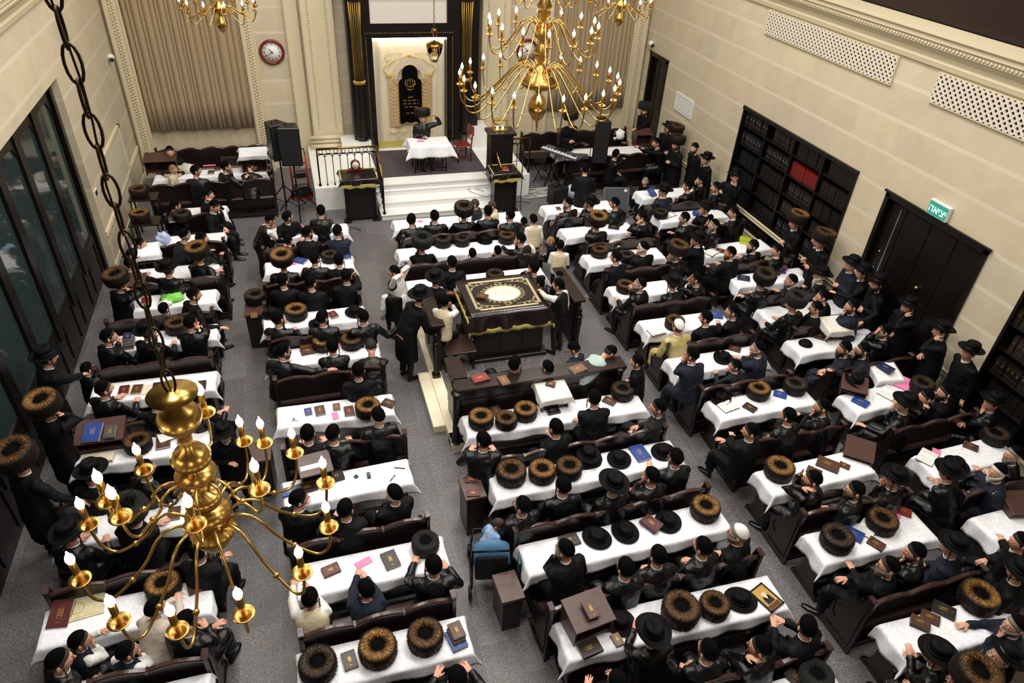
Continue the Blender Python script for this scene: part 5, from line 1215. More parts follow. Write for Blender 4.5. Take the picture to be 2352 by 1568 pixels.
# ---------------------------------------------------------------- reading platform (bimah)
bz=.15
mb=MB(); mb.box(1.80,4.75,7.92,12.0,0,bz-.02); mb.box(1.76,4.78,7.9,8.18,0,bz+.02); mb.box(1.76,1.96,7.9,12,0,bz+.02); plat=obj('reading_platform',mb,PLINTH,bevel=.005); tag(plat,'low cream-edged reading platform in the middle of the hall','platform')
mb=MB(); mb.box(1.97,4.75,8.19,12.0,bz-.02,bz); obj('granite_top',mb,GRANITE,plat)
mb=MB(); mb.box(1.56,1.78,8.40,9.85,0,.14); o=obj('stone_step',mb,PLINTH,bevel=.006); tag(o,'cream stone step at the left side of the reading platform','step')
def parapet(name,x0,x1,y0,y1,label,h=1.2):
    e=empty('timber_parapet',label,'parapet',((x0+x1)/2,(y0+y1)/2,bz)); ox,oy=(x0+x1)/2,(y0+y1)/2
    mb=MB(); mb.box(x0-ox+.04,x1-ox-.04,y0-oy+.04,y1-oy-.04,.02,h-bz-.06); obj('panelling',mb,WOOD_BLK,e)
    mb=MB(); mb.box(x0-ox-.02,x1-ox+.02,y0-oy-.02,y1-oy+.02,h-bz-.06,h-bz); obj('top_rail',mb,WOOD_B if False else m_rail,e,bevel=.008)
    lx=(x1-x0)>(y1-y0); L=(x1-x0) if lx else (y1-y0); n=max(1,int(L/.5))
    mb=MB()
    for k in range(n):
        a,b=k/n*L+.07,(k+1)/n*L-.07
        for s in (0,1):
            if lx: y=(y0-oy+.04) if s==0 else (y1-oy-.04); mb.box(x0-ox+a,x0-ox+b,min(y,y+(-.015 if s==0 else .015)),max(y,y+(-.015 if s==0 else .015)),.25,.8)
            else: x=(x0-ox+.04) if s==0 else (x1-ox-.04); mb.box(min(x,x+(-.015 if s==0 else .015)),max(x,x+(-.015 if s==0 else .015)),y0-oy+a,y0-oy+b,.25,.8)
    obj('raised_panels',mb,WOOD_Y,e); return e
m_rail=m_wood('bimah_rail','1e1614','30241f',.25)
parapet('f',1.86,4.62,7.98,8.24,'long dark panelled parapet along the rear of the reading platform')
parapet('l',1.84,2.06,8.24,8.80,'short dark parapet turning along the left rear of the reading platform')
parapet('l2',1.82,2.02,9.75,10.75,'dark parapet along the left side of the reading platform, past the step')
parapet('r',4.5,4.7,10.0,11.2,'dark parapet along the right side of the reading platform')
def newel(x,y,label,h=.85):
    e=empty('newel_post',label,'post',(x,y,bz)); mb=MB(); mb.box(-.07,.07,-.07,.07,0,.08); mb.lathe([(.055,.08),(.05,.15),(.035,.22),(.045,.5),(.055,.6),(.05,h-.15),(.06,h-.1)],14); obj('shaft',mb,WOOD_BLK,e)
    mb=MB(); mb.lathe([(.03,h-.1),(.045,h-.06),(.03,h-.03),(.04,h+.02),(.025,h+.07),(.0,h+.085)],12); obj('finial',mb,BLACKP,e)
newel(1.86,9.66,'turned dark newel post beside the platform step'); newel(4.6,9.92,'turned dark newel post at the right side of the reading platform')
for x,y in ((1.9,8.02),(4.6,8.05)):
    e=empty('corner_column','dark fluted corner column at the %s rear of the reading platform'%('left' if x<3 else 'right'),'column',(x-.06,y-.06,.17)); mb=MB(); mb.lathe([(.085,0),(.085,.06),(.07,.1),(.06,.2),(.055,.9),(.075,.97)],16); obj('shaft',mb,WOOD_BLK,e); mb=MB(); mb.lathe([(.075,.97),(.09,.99),(.09,1.0)],16); obj('capital',mb,WOOD_BLK,e)
# reading table with embroidered cover
tc=(3.27,10.48); TW,TD,TH=1.42,1.2,1.2
e=empty('reading_table','dark timber reading table in the middle of the platform','table',(tc[0],tc[1],bz))
mb=MB(); mb.box(-TW/2+.06,TW/2-.06,-TD/2+.06,TD/2-.06,.08,TH-bz-.04); obj('body',mb,WOOD_BLK,e,bevel=.01)
mb=MB(); mb.box(-TW/2-.02,TW/2+.02,-TD/2-.02,TD/2+.02,0,.08); obj('plinth',mb,WOOD_Y,e,bevel=.01)
mb=MB(); mb.box(-TW/2,TW/2,-TD/2,TD/2,TH-bz-.04,TH-bz); obj('tabletop',mb,WOOD_BLK,e)
mb=MB()
for k in (-1,0,1): mb.box(k*.42-.16,k*.42+.16,-TD/2+.045,-TD/2+.06,.2,.85)
obj('door_panel',mb,WOOD_Y,e)
HX,HY=.16,.30
mb=cloth_mb(TW+.02,TD+.02,HX,HY,.12,4,0,fr=False,nd=10); cov=obj('reading_table_cover',mb,simple('brown_velvet_plastic','241c1c',.2,var=.4,vscale=20,bump=.2,bscale=14),loc=(tc[0],tc[1],TH+.004)); m=cov.modifiers.new('t','SOLIDIFY'); m.thickness=.005; m.offset=1
tag(cov,'dark embroidered cover with gold fringe under clear plastic on the reading table','cover')
z=.011; mb=MB()
def band(pts,r,closed=True): mb.tube([(x,y,z) for x,y in pts],r*.62,5,closed)
a,b=.60,.48
q=[(-a,-b+.06),(-a,b-.06),(-a+.06,b-.06),(-a+.06,b),(a-.06,b),(a-.06,b-.06),(a,b-.06),(a,-b+.06),(a-.06,-b+.06),(a-.06,-b),(-a+.06,-b),(-a+.06,-b+.06)]
for k in (0,.018,.036): band([(x*(1-k/a),y*(1-k/b)) for x,y in q],.010)
for k in (0,1): band([((.33+.02*k)*math.cos(t),(.25+.02*k)*math.sin(t)) for t in np.linspace(0,2*PI,48,endpoint=False)],.007)
for k in range(26):
    t=2*PI*k/26; cx,cy=.395*math.cos(t),.305*math.sin(t); r=.032 if k%2 else .024; band([(cx+r*math.cos(t+u)*(1-.6*u/7),cy+r*math.sin(t+u)*(1-.6*u/7)) for u in np.linspace(0,7,18)],.0055,False)
for sx in (-1,1):
    for sy in (-1,1):
        for (cx,cy,r,h) in ((.49,.36,.045,1),(.40,.385,.03,-1),(.52,.26,.03,-1),(.30,.40,.025,1)): band([(sx*(cx+r*math.cos(h*u)*(1-.1*u)),sy*(cy+r*math.sin(h*u)*(1-.1*u))) for u in np.linspace(0,8,22)],.006,False)
        band([(sx*x,sy*y) for x,y in ((.54,.18),(.5,.3),(.42,.34),(.3,.37),(.16,.385))],.007,False)
for sy in (-1,1): band([(.06*math.cos(u)*(1+.3*math.cos(3*u)),sy*.36+.035*math.sin(u)) for u in np.linspace(0,2*PI,24,endpoint=False)],.007)
obj('gold_scrollwork',mb,simple('pale_gold_thread','d6c89c',.5,var=.2,vscale=60),cov)
mb=MB(); mb.lathe([(0,.006),(.33,.006),(.33,.011),(0,.011)],48,sy=.76); ov=obj('ivory_oval',mb,simple('ivory_silk','ece6d6',.4,var=.05,vscale=30),cov)
mb=MB()
for k,(x,y) in enumerate(((-.14,.02),(-.08,.07),(-.05,-.02),(.02,.08),(.05,.0),(.0,-.07),(.1,.05),(.14,-.02),(.09,-.07))): mb.tube([(x-.04,y-.02,.013),(x-.01,y+.035,.014),(x+.03,y+.01,.014),(x+.02,y-.035,.013)],.006,5)
mb.box(-.17,-.10,-.06,-.01,.011,.016); obj('pastel_embroidery',mb,simple('pastel_thread','dcc7a0',.5,var=.3,vscale=40),ov)
mb=MB(); W2,D2=TW/2+.01,TD/2+.01
def fr(p0,p1,zz,nx,ny,n):
    for k in range(n):
        t=k/n; x=p0[0]+(p1[0]-p0[0])*t; y=p0[1]+(p1[1]-p0[1])*t; w=.01*math.sin(k*.35); mb.tube([(x,y,zz+w),(x+nx*.008,y+ny*.008,zz-.065+w-.008*(k%3))],.006,4)
    mb.tube([(p0[0]+(p1[0]-p0[0])*t,p0[1]+(p1[1]-p0[1])*t,zz+.006+.01*math.sin(t*n*.35)) for t in np.linspace(0,1,40)],.011,5)
fr((-W2-.05,-D2-.05),(W2+.05,-D2-.05),-.295,0,-1,115); fr((-W2-.045,D2),(-W2-.045,-D2-.05),-.165,-1,0,95); fr((W2+.045,D2),(W2+.045,-D2-.05),-.165,1,0,95)
fr((-W2-.05,-D2-.05),(-W2-.07,-D2-.1),-.33,-1,-1,8); fr((W2+.05,-D2-.05),(W2+.07,-D2-.1),-.33,1,-1,8)
obj('fringe',mb,FRINGE,cov)
# bench inside the platform by the left parapet
BI=at(1045,795,.6); e=empty('platform_bench','small dark bench inside the platform under the kneeling boy','bench',(2.32,9.92,bz)); mb=MB(); mb.box(-.28,.28,-.25,.3,.41,.45); obj('seat',mb,WOOD_R,e,bevel=.01)
for x in (-.26,.23): mb=MB(); mb.box(x,x+.03,-.2,.26,0,.41); obj('side_panel',mb,WOOD_Y,e)
e=empty('platform_bench','long dark bench along the rear parapet inside the platform','bench',(3.3,8.5,bz)); mb=MB(); mb.box(-1.2,1.2,-.22,.2,.36,.40); obj('seat',mb,WOOD_R,e,bevel=.01)
for x in (-1.1,0,1.07): mb=MB(); mb.box(x,x+.03,-.18,.17,0,.36); obj('side_panel',mb,WOOD_Y,e)
# ================================================================ CHANDELIERS
def chandelier(loc,label,tiers,body,chain_to,bulbE,finial=True,plates=()):
    e=empty('brass_chandelier',label,'chandelier',loc); lx,ly,lz=loc
    mb=MB(); mb.lathe(body,32); obj('turned_stem',mb,BRASS,e)
    mb=MB(); z=body[-1][1]; k=0
    while lz+z<chain_to:
        M=T(0,0,z+.05)@RZ(PI/2*(k%2)); mb.M=M; mb.tube([(.022*math.cos(t)*1.1,0,.062*math.sin(t)) for t in np.linspace(0,2*PI,14,endpoint=False)],.0055,5,True); mb.M=Matrix(); z+=.105; k+=1
    mb.tube([(.012*math.sin(zz*9),.012*math.cos(zz*7),zz) for zz in np.linspace(body[-1][1],z,40)],.004,5)
    obj('chain',mb,simple('dark_bronze','3a2f1c',.4,.8),e)
    for (z0,R,zr,angs,sc) in tiers:
        # arm along +x : scroll at the stem, arch, long fall, upturned tip under the pan
        pts=[(.05,0,zr-.03),(.10*sc,0,zr+.06*sc),(.17*sc,0,zr+.09*sc),(.24*sc,0,zr+.05*sc),(R*.55,0,(zr+z0)/2-.06*sc),(R*.75,0,z0-.16*sc),(R*.88,0,z0-.19*sc),(R*.97,0,z0-.14*sc),(R,0,z0-.05),(R,0,z0)]
        P=np.array(pts); tt=np.linspace(0,len(P)-1,34); q=[]
        for t in tt:
            i=min(int(t),len(P)-2); u=t-i; p0=P[max(i-1,0)];p1=P[i];p2=P[i+1];p3=P[min(i+2,len(P)-1)]
            q.append(.5*((2*p1)+(-p0+p2)*u+(2*p0-5*p1+4*p2-p3)*u*u+(-p0+3*p1-3*p2+p3)*u**3))
        am=MB(); am.tube(q,.0075*sc**.5,8); c=q[17]; am.ball(tuple(c),.016,8,6); am.tube([(.10*sc+.03*math.cos(t),0,zr-.01+.03*math.sin(t)) for t in np.linspace(0,5,14)],.005,5)
        arm_m=am.mesh('arm',BRASS)
        pm=MB(); pm.lathe([(.0,-.01),(.03,-.004),(.046,.012),(.048,.018),(.03,.006),(0,.004)],20); pan_m=pm.mesh('drip_pan',BRASS)
        cm=MB(); cm.lathe([(.016,.0),(.016,.125),(.011,.13)],12); can_m=cm.mesh('candle_sleeve',BRASS)
        bm_=MB(); bm_.lathe([(.009,.0),(.016,.010),(.020,.026),(.017,.044),(.008,.06),(.0025,.078),(.0,.082)],14); bulb_m=bm_.mesh('bulb',MATS['bulb'+str(bulbE)] if 'bulb'+str(bulbE) in MATS else emit('bulb'+str(bulbE),(1,.83,.62),bulbE))
        for a in angs:
            A=put('arm',arm_m,e,rz=a); put('drip_pan',pan_m,A,(R,0,z0)); put('candle_sleeve',can_m,A,(R,0,z0+.004)); put('bulb',bulb_m,A,(R,0,z0+.132))
    return e
FB=[(0,-.30),(.01,-.29),(.05,-.27),(.10,-.21),(.135,-.12),(.13,-.10),(.05,-.06),(.03,-.02),(.035,.03),(.12,.05),(.13,.06),(.05,.085),(.03,.10),(.035,.14),(.10,.17),(.105,.22),(.085,.25),(.03,.27),(.028,.36),(.04,.39),(.11,.42),(.115,.44),(.05,.46),(.03,.48),(.05,.5),(.10,.53),(.11,.58),(.08,.63),(.04,.66),(.035,.76),(.06,.79),(.105,.85),(.115,.91),(.09,.97),(.05,1.0),(.045,1.04),(.11,1.06),(.13,1.075),(.04,1.08),(.02,1.10)]
Fc=(-.63,2.55,5.0)
def angs_of(pxs,z,c): return [math.atan2(at(x,y,z).y-c[1],at(x,y,z).x-c[0]) for x,y in pxs]
FB=[(r*.80,.03+(z+.3)*.729) for r,z in FB]
lo=angs_of([(698,1275),(550,1375),(386,1412),(257,1375),(181,1275),(203,1157),(745,1062),(760,1165),(660,1003),(608,957),(545,980),(277,1005)],5.36,Fc); hi=angs_of([(452,920),(288,1070),(247,1137),(431,1190),(625,1085)],5.76,Fc)
chandelier(Fc,'nearest brass chandelier hanging low over the far-left pews',[(.20,.57,.20,lo,1.),(.60,.36,.50,hi,.8)],FB,10.4,22)
Bc=(3.24,9.21,5.0)
BB=[(0,-.32),(.012,-.25),(.02,-.2),(.10,-.16),(.165,-.06),(.17,.02),(.13,.12),(.05,.18),(.06,.22),(.28,.27),(.33,.31),(.31,.36),(.16,.47),(.07,.55),(.05,.6),(.12,.66),(.13,.74),(.06,.82),(.05,.86),(.16,.92),(.17,.97),(.08,1.06),(.05,1.12),(.11,1.18),(.13,1.28),(.06,1.38),(.05,1.42),(.12,1.48),(.13,1.54),(.05,1.64),(.08,1.72),(.1,1.8),(.04,1.9),(.02,1.95)]
BB=[(r*.76,z) for r,z in BB]
chandelier(Bc,'huge three-tier brass chandelier hanging over the reading platform',[(.27,1.07,.42,[2*PI*k/22+.1 for k in range(22)],1.5),(.93,.71,1.0,[2*PI*k/14 for k in range(14)],1.2),(1.45,.40,1.5,[2*PI*k/9+.2 for k in range(9)],.9)],BB,10.4,22)
SB=[(0,-.35),(.01,-.32),(.06,-.28),(.10,-.2),(.10,-.14),(.04,-.06),(.04,.0),(.12,.06),(.12,.1),(.05,.16),(.04,.26),(.09,.32),(.09,.4),(.04,.5),(.04,.6),(.1,.66),(.04,.76),(.02,.8)]
for i,(x,y) in enumerate(((505,30),(1425,22))):
    p=at_y(x,y,14.2); chandelier((p.x,p.y,p.z),'smaller brass chandelier high before the %s curtain'%('left' if i==0 else 'right'),[(.08,.62,.02,[2*PI*k/12+.2 for k in range(12)],1.),(.42,.4,.36,[2*PI*k/6 for k in range(6)],.8)],SB,10.4,22)
# ================================================================ BOOKCASES IN THE RIGHT WALL
SPN={}
def spine_book(w,h,d,col,orn):
    k=(w,h,d,col,orn)
    if k not in SPN:
        mb=MB(); mb.box(0,d,0,w,0,h); mb.mat=1
        if orn:
            for z in (.2,.75): mb.box(-.0015,.001,.004,w-.004,h*z,h*z+.006)
            mb.box(-.0015,.001,w*.3,w*.7,h*.5,h*.66)
        SPN[k]=mb.mesh('book',[simple('spine_'+col,col,.45),simple('shaded_foil','6a665d',.45,.3) if orn!=2 else simple('shaded_gilt','5a4726',.5,.3)])  # spine and foil colours darkened to carry the shade of the recess
    return SPN[k]
def bookcase(y0,y1,z0,z1,nb,ns,label,seed,special=None,dim=True):
    rr=random.Random(seed); e=empty('wall_bookcase',label,'bookcase',(XR,y0,z0)); W,Hh=y1-y0,z1-z0
    for nm,b in (('side_panel',(-.03,.33,0,.05,0,Hh)),('side_panel',(-.03,.33,W-.05,W,0,Hh)),('top_panel',(-.05,.33,0,W,Hh-.08,Hh)),('base_panel',(-.03,.33,0,W,0,.06)),('back_panel',(.31,.33,.05,W-.05,.06,Hh-.08))):
        mb=MB(); mb.box(*b); obj(nm,mb,WOOD_BLK,e)  # case wood darkened too, recess shade put into its colour
    for i in range(1,nb): mb=MB(); mb.box(0,.31,W*i/nb-.02,W*i/nb+.02,.06,Hh-.08); obj('divider',mb,WOOD_BLK,e)
    for j in range(1,ns):
        mb=MB(); mb.box(.01,.31,.05,W-.05,Hh*j/ns-.012,Hh*j/ns+.012); obj('shelf',mb,WOOD_BLK,e)
    return e
def fill(y0,y1,z0,z1,nb,ns,seed,place,cells,maxn=9):
    rr=random.Random(seed); W,Hh=y1-y0,z1-z0
    for i in range(nb):
        for j in range(ns):
            sp=cells.get((i,j)); col,orn,n=sp if sp else (rr.choice(['0d0b09','110d0b','0c0e15','0a0f1a','130d0b']),rr.choice([0,0,0,0,1,2]),rr.randint(6,maxn))  # book colours taken towards black to paint in the recess shading
            a=y0+W*i/nb+.035; b=y0+W*(i+1)/nb-.03; y=a; zb=z0+Hh*j/ns+.013 if j else z0+.062; ch=Hh/ns-.05
            lab='%s books on shelf %s from the bottom, %s bay of the %s'%({'6a120e':'red','0c0e15':'navy','0a0f1a':'dark blue'}.get(col,'dark'),NTH[j],NTH[i],place)
            w=(b-a)/n*rr.uniform(.82,1.)
            for k in range(n):
                if y+w>b: break
                h=round(min(ch*.93,.30),2); me=spine_book(round(w*.93,3),h,.21,col,orn); o=put('book',me,None,(XR+.05+rr.choice([0,.01,.02]),y,zb)); tag(o,lab,'book',lab); y+=w
bookcase(BC1[0],BC1[1],BC1[2],BC1[3],4,6,'dark recessed bookcase full of books, farther from the camera on the right wall',1)
fill(*BC1,4,6,3,'farther wall bookcase',{(1,4):('6a120e',0,8),(2,4):('0d0b09',1,9),(3,3):('0a0f1a',0,9),(3,2):('0a0f1a',0,9),(3,1):('0c0e15',0,8),(3,4):('0c0e15',1,8),(0,5):('0d0b09',0,1),(0,2):('110d0b',0,3),(0,0):('0d0b09',0,2)})
bookcase(BC2[0],BC2[1],BC2[2],BC2[3],4,6,'dark recessed bookcase nearer the camera beyond the double door',2)
fill(*BC2,4,6,8,'nearer wall bookcase',{(0,k):('0d0b09',0,1) for k in range(6)}|{(1,k):('0d0b09',0,1) for k in range(6)}|{(3,4):('241a14',2,9),(3,3):('241a14',2,9),(3,2):('110d0b',2,9)})
# ================================================================ THINGS ON THE TABLES
ZT=.787
def S(k,px,py,label,z=ZT,sc=1.): p=at(px,py,z+.1); p.z=z; return fur_hat(k,label,p,scale=sc)
def Hh(px,py,label,z=ZT,sc=1.,curl=None): p=at(px,py,z+.06); p.z=z; return black_hat(label,p,rz=random.uniform(0,6),scale=sc,curl=curl)
S('g',868,1490,'golden-tipped fur hat in the middle of the nearest left-aisle table',sc=1.07); S('b',977,1462,'brown fur hat beside the stacked books on the nearest left-aisle table',sc=1.03); S('k',730,1527,'dark fur hat at the left end of the nearest left-aisle table',sc=1.03)
S('x',977,1247,'tall black fur hat at the aisle end, '+ROWTXT['B7'],sc=.9)
S('g',845,937,'golden fur hat before the man with white sidehair, '+ROWTXT['B5']); S('g',743,787,'golden fur hat left of the other fur hat, '+ROWTXT['B4'],sc=.98); S('b',808,783,'brown fur hat right of a golden one, '+ROWTXT['B4'],sc=.98); S('g',680,717,'golden fur hat on the left half of the table, '+ROWTXT['B3'],sc=1.05); S('k',735,520,'dark fur hat on the first left-aisle table below the stage',sc=.95); S('k',757,588,'dark fur hat between two seated men, '+ROWTXT['B2'],sc=.9)
S('b',405,748,'brown fur hat beside the man leaning on his hand, '+ROWTXT['A5']); S('b',317,1017,'brown fur hat next to the blue book stand, '+ROWTXT['A7'],sc=.95); S('g',375,1345,'golden fur hat before the boy in striped sweater, '+ROWTXT['A9']); S('k',418,495,'black-brown fur hat on the pew end, '+ROWTXT['A1'],z=.95,sc=1.)
S('k',1017,553,'dark fur hat left of another, '+ROWTXT['C2']); S('k',1061,551,'smaller dark fur hat in the middle, '+ROWTXT['C2'],sc=.9); S('b',1164,545,'brown fur hat before the right-hand man, '+ROWTXT['C2']); S('k',1137,633,'dark fur hat behind the embroidered reading table, third row of middle pews',sc=.95)
S('g',1105,962,'golden fur hat at the left end, '+ROWTXT['C4']); S('b',1163,964,'low brown fur hat between two golden ones, '+ROWTXT['C4'],sc=.88); S('g',1207,944,'golden fur hat beside the lace-covered stand, '+ROWTXT['C4'],sc=.95); S('k',1430,898,'dark fur hat at the right end, '+ROWTXT['C4'],sc=.98)
S('b',1174,1087,'brown fur hat leftmost of three, '+ROWTXT['C5'],sc=1.1); S('g',1245,1083,'golden fur hat middle of three, '+ROWTXT['C5']); S('b',1307,1075,'reddish-brown fur hat rightmost of three, '+ROWTXT['C5'],sc=.98)
S('g',1620,1168,'golden fur hat at the right end, '+ROWTXT['C6'],sc=1.02); S('b',1563,1402,'big shaggy brown fur hat, '+ROWTXT['C7'],sc=1.15); S('b',1641,1390,'smaller brown fur hat beside the flat black hat, '+ROWTXT['C7'],sc=.92); S('x',1875,1553,'black fur hat at the bottom edge, '+ROWTXT['C8'],sc=.95)
S('g',1346,452,'fur hat with pale golden ring, '+ROWTXT['D1'],sc=.9); S('b',1377,577,'brown fur hat at the left end, '+ROWTXT['D3'],sc=.98); S('b',1436,657,'brown fur hat beside the grey-bearded man, '+ROWTXT['D4'],sc=.92); S('b',1550,740,'brown fur hat in front of the man in gold robe',sc=.95)
S('g',1742,897,'golden fur hat, left of two, '+ROWTXT['D7']); S('k',1826,886,'dark fur hat, right of two, '+ROWTXT['D7'],sc=.98); S('g',1790,1078,'golden fur hat at the left end, '+ROWTXT['D8'],sc=1.08); S('k',1922,1238,'dark brown fur hat, left of two, '+ROWTXT['D9'],sc=1.08); S('b',2026,1198,'brown fur hat, right of two, '+ROWTXT['D9'],sc=1.03); S('g',2247,1373,'golden fur hat at the right end, '+ROWTXT['D10'],sc=1.15)
S('k',1518,489,'tall black-brown fur hat at the left end, '+ROWTXT['E2'],sc=.9); S('g',1660,470,'golden fur hat behind the pew back, '+ROWTXT['E2'],sc=.9); S('k',2118,885,'dark fur hat beside the pink book, '+ROWTXT['E7']); S('k',2285,1000,'dark fur hat at the right end, '+ROWTXT['E8']); S('k',1440,588,'dark fur hat behind the white-bearded man, '+ROWTXT['D3'],sc=.9)
Hh(1113,548,'black hat between the fur hats, '+ROWTXT['C2'],sc=.95); Hh(1423,1049,'black hat left of the blue book, '+ROWTXT['C5']); Hh(1525,1032,'black hat right of the blue book, '+ROWTXT['C5']); Hh(1372,1229,'black hat leftmost of three, '+ROWTXT['C6']); Hh(1437,1215,'matt black hat middle of three, '+ROWTXT['C6'],curl=0); Hh(1536,1192,'black hat right of the maroon book, '+ROWTXT['C6'])
Hh(1425,1422,'black hat tucked behind the wooden lectern, '+ROWTXT['C7'],curl=0); Hh(1703,1372,'flat grey-black hat next to the framed portrait, '+ROWTXT['C7'],curl=0); Hh(1663,817,'black hat on the table, '+ROWTXT['D6']); Hh(1655,909,'black hat by the open book, '+ROWTXT['D7']); Hh(303,580,'black hat on the cloth-covered stand by the glazed wall',z=1.02); Hh(625,716,'black hat at the left end, '+ROWTXT['B3']); Hh(732,740,'black hat in front of the middle man, '+ROWTXT['B3']); Hh(815,712,'black hat at the aisle end, '+ROWTXT['B3']); Hh(640,806,'black hat at the left end, '+ROWTXT['B4']); Hh(2200,1062,'black hat behind another worn hat, '+ROWTXT['E8'])
p=at(1350,1050,.87); mb=MB(); 
rg=[[(.24*(1-k*.2)*math.cos(t)*(1+.1*math.sin(3*t+k)),.17*(1-k*.2)*math.sin(t)*(1+.1*math.cos(2*t)),k*.035) for t in np.linspace(0,2*PI,24,endpoint=False)] for k in range(4)]
add_loft(mb,rg); o=obj('folded_coat',mb,COATS['d'],loc=(p.x,p.y,ZT)); tag(o,'folded black coat heaped on the table, '+ROWTXT['C5'],'coat'); p2=Vector((p.x+.02,p.y+.03,ZT+.105)); black_hat('black hat resting on the folded coat, '+ROWTXT['C5'],p2,curl=0)
mb=MB(); mb.lathe([(0,.05),(.06,.045),(.085,.02),(.09,0),(.08,0),(.0,.01)],24); FLATK=mb.mesh('skullcap_flat',FELT)
p=at(1850,790,ZT); o=put('flat_cap',FLATK,None,p,scale=1.4); tag(o,'round flat black hat brim-up on the table, '+ROWTXT['E6'],'hat')
# lecterns on tables, boxes in the aisles
e_=shtender(367,358,'brown table lectern on the far back table at left, before the curtain',w=.75,d=.45,h=.42)
shtender(305,640,'brown table lectern beside the fur-hatted man at the glazed wall',rot=-4,z=.78,w=.42,h=.32)
shtender(228,985,'table lectern holding a blue book at the glazed wall',w=.62,d=.42,h=.30,z=.78); shtender(722,1062,'brown table lectern with loose papers, '+ROWTXT['B6'],rot=7,w=.44,h=.28)
shtender(1352,1397,'brown table lectern with a booklet, '+ROWTXT['C7'],rot=7,w=.50,d=.40,h=.34,z=ZT)
shtender(1977,1027,'slanted brown board lectern in the aisle behind the eighth right-aisle row',rot=-42,w=.42,d=.40,h=.2,z=.72); shtender(1965,878,'brown lectern with a black hat, seventh row of far-right pews',rot=-38,w=.42,d=.36,h=.2); p=at(1968,868,1.02); p.z=.96; black_hat('black hat on the brown lectern, seventh row of far-right pews',p,rot=(.2,0,.4))
shtender(2345,1150,'dark lectern board on the table, '+ROWTXT['E9'],rot=-12,h=.18,w=.4,d=.36)

LQ=simple('plain_white_cotton','eceef2',.7)
for (x,y,lab,cl,cv,r,z,w) in ((1270,893,'table lectern under lace cloth at the rear of the reading platform','white lace cloth over the lectern, first row behind the reading platform',LACE,3,ZT,.46),(1922,742,'table lectern under lace cloth among the far-right pews','white lace cloth over a lectern, sixth row of far-right pews',LACE,-4,ZT,.44),(580,347,'box lectern under white cloth on the far back table','plain white cloth over the box lectern on the far back table',LQ,0,ZT,.62),(334,572,'box lectern under white cloth, third row of far-left pews','plain white cloth over the box lectern by the glazed wall',LQ,6,.78,.44),(2037,852,'low box lectern under white cloth, seventh row of far-right pews','plain white cloth over the low box, seventh row of far-right pews',LQ,-8,ZT,.44)):
    e2,o=shtender(x,y,lab,z=z,rot=r,w=w,d=.36,h=.16 if x==2037 else (.5 if x==580 else .30),cover=cv); tag(o,cl,'tablecloth')
for (x,y,lab,bk,hh) in ((585,708,'brown pew-end box carrying a fur hat in the left aisle','brown',.76),(598,1035,'brown pew-end box standing alone in the left aisle',None,.74),(1085,1118,'brown pew-end box with two books at the middle aisle','two',.76),(1168,1345,'brown pew-end box behind the blue stroller',None,.62)):
    e2,p=side_box(x,y,lab,h=hh,rot=-3 if x<1000 else 2,w=.36 if x==585 else .30,d=.6 if x==1178 else .42)
p=at(590,685,.86); fur_hat('k','dark fur hat on the brown box in the left aisle',(p.x-.03,p.y+.05,.762)); book(583,722,5,'tn','p','thin tan book beside the fur hat on the left-aisle box',z=.764)
book(1083,1098,80,'br','p','upper of two thin books on the middle-aisle box',z=.764); book(1087,1130,80,'mr','p','lower maroon book of two on the middle-aisle box',z=.764)
# small stand with fur hats against the left wall
for (x,y,lab,hl) in ((330,452,'small dark stand with a fur hat at the left wall, farther one','brown fur hat on the farther small stand by the left wall'),(333,508,'small dark stand with a fur hat at the left wall, nearer one','brown fur hat on the nearer small stand by the left wall')):
    p=at(x,y,.95); e=empty('side_stand',lab,'stand',(p.x,p.y,0)); mb=MB(); mb.box(-.3,.3,-.22,.22,.93,.96); obj('top',mb,WOOD,e,bevel=.005)
    for a in (-.26,.26):
        for b in (-.18,.18): mb=MB(); mb.tube([(a,b,0),(a,b,.93)],.018); obj('leg',mb,BLACKM,e)
    fur_hat('b' if y<480 else 'g',hl,(p.x-.08,p.y+.05,.962),scale=1.05)
B=book
B(760,1308,105,'mr','m','maroon framed-cover book before the boy in cream vest, '+ROWTXT['B7']); B(897,1285,12,'bk','l','dark book with gilt letters in the middle, '+ROWTXT['B7']); B(803,1515,8,'db','m','dark book between two fur hats on the nearest left-aisle table')
B(1048,1468,12,'bl','l','blue book at the bottom of the stack on the nearest left-aisle table'); B(1048,1456,12,'br','m','brown book in the stack on the nearest left-aisle table',z=ZT+.037); B(1049,1447,10,'br','m','topmost brown book with gilt hexagon on the nearest left-aisle table',z=ZT+.07)
B(772,1095,100,'bk','t','black book with gilt edges beside the lectern, '+ROWTXT['B6']); B(706,1118,100,'db','l','dark brown book before the turned man, '+ROWTXT['B6']); B(665,1128,100,'bl','m','blue book at the left end, '+ROWTXT['B6'])
B(708,944,5,'bl','s','small blue book, '+ROWTXT['B5']); B(735,942,5,'br','m','brown book with white emblem, '+ROWTXT['B5']); B(773,933,0,'tn','s','tan book, '+ROWTXT['B5']); B(802,943,2,'mr','m','maroon book left of the fur hat, '+ROWTXT['B5']); B(893,925,50,'db','m','dark brown book propped at the aisle end, '+ROWTXT['B5'],z=ZT+.01)
B(708,805,98,'br','l','brown gilt book, '+ROWTXT['B4']); B(705,790,98,'tn','l','tan book under the gilt one, '+ROWTXT['B4']); B(765,722,20,'mr','m','maroon book in the middle, '+ROWTXT['B3']); B(690,598,55,'bl','l','large blue book, '+ROWTXT['B2']); B(797,588,10,'bl','m','blue book at the aisle end, '+ROWTXT['B2']); B(663,528,70,'br','m','brown book beside the white bag, '+ROWTXT['B1']); B(690,528,10,'br','m','brown book in the middle, '+ROWTXT['B1'])
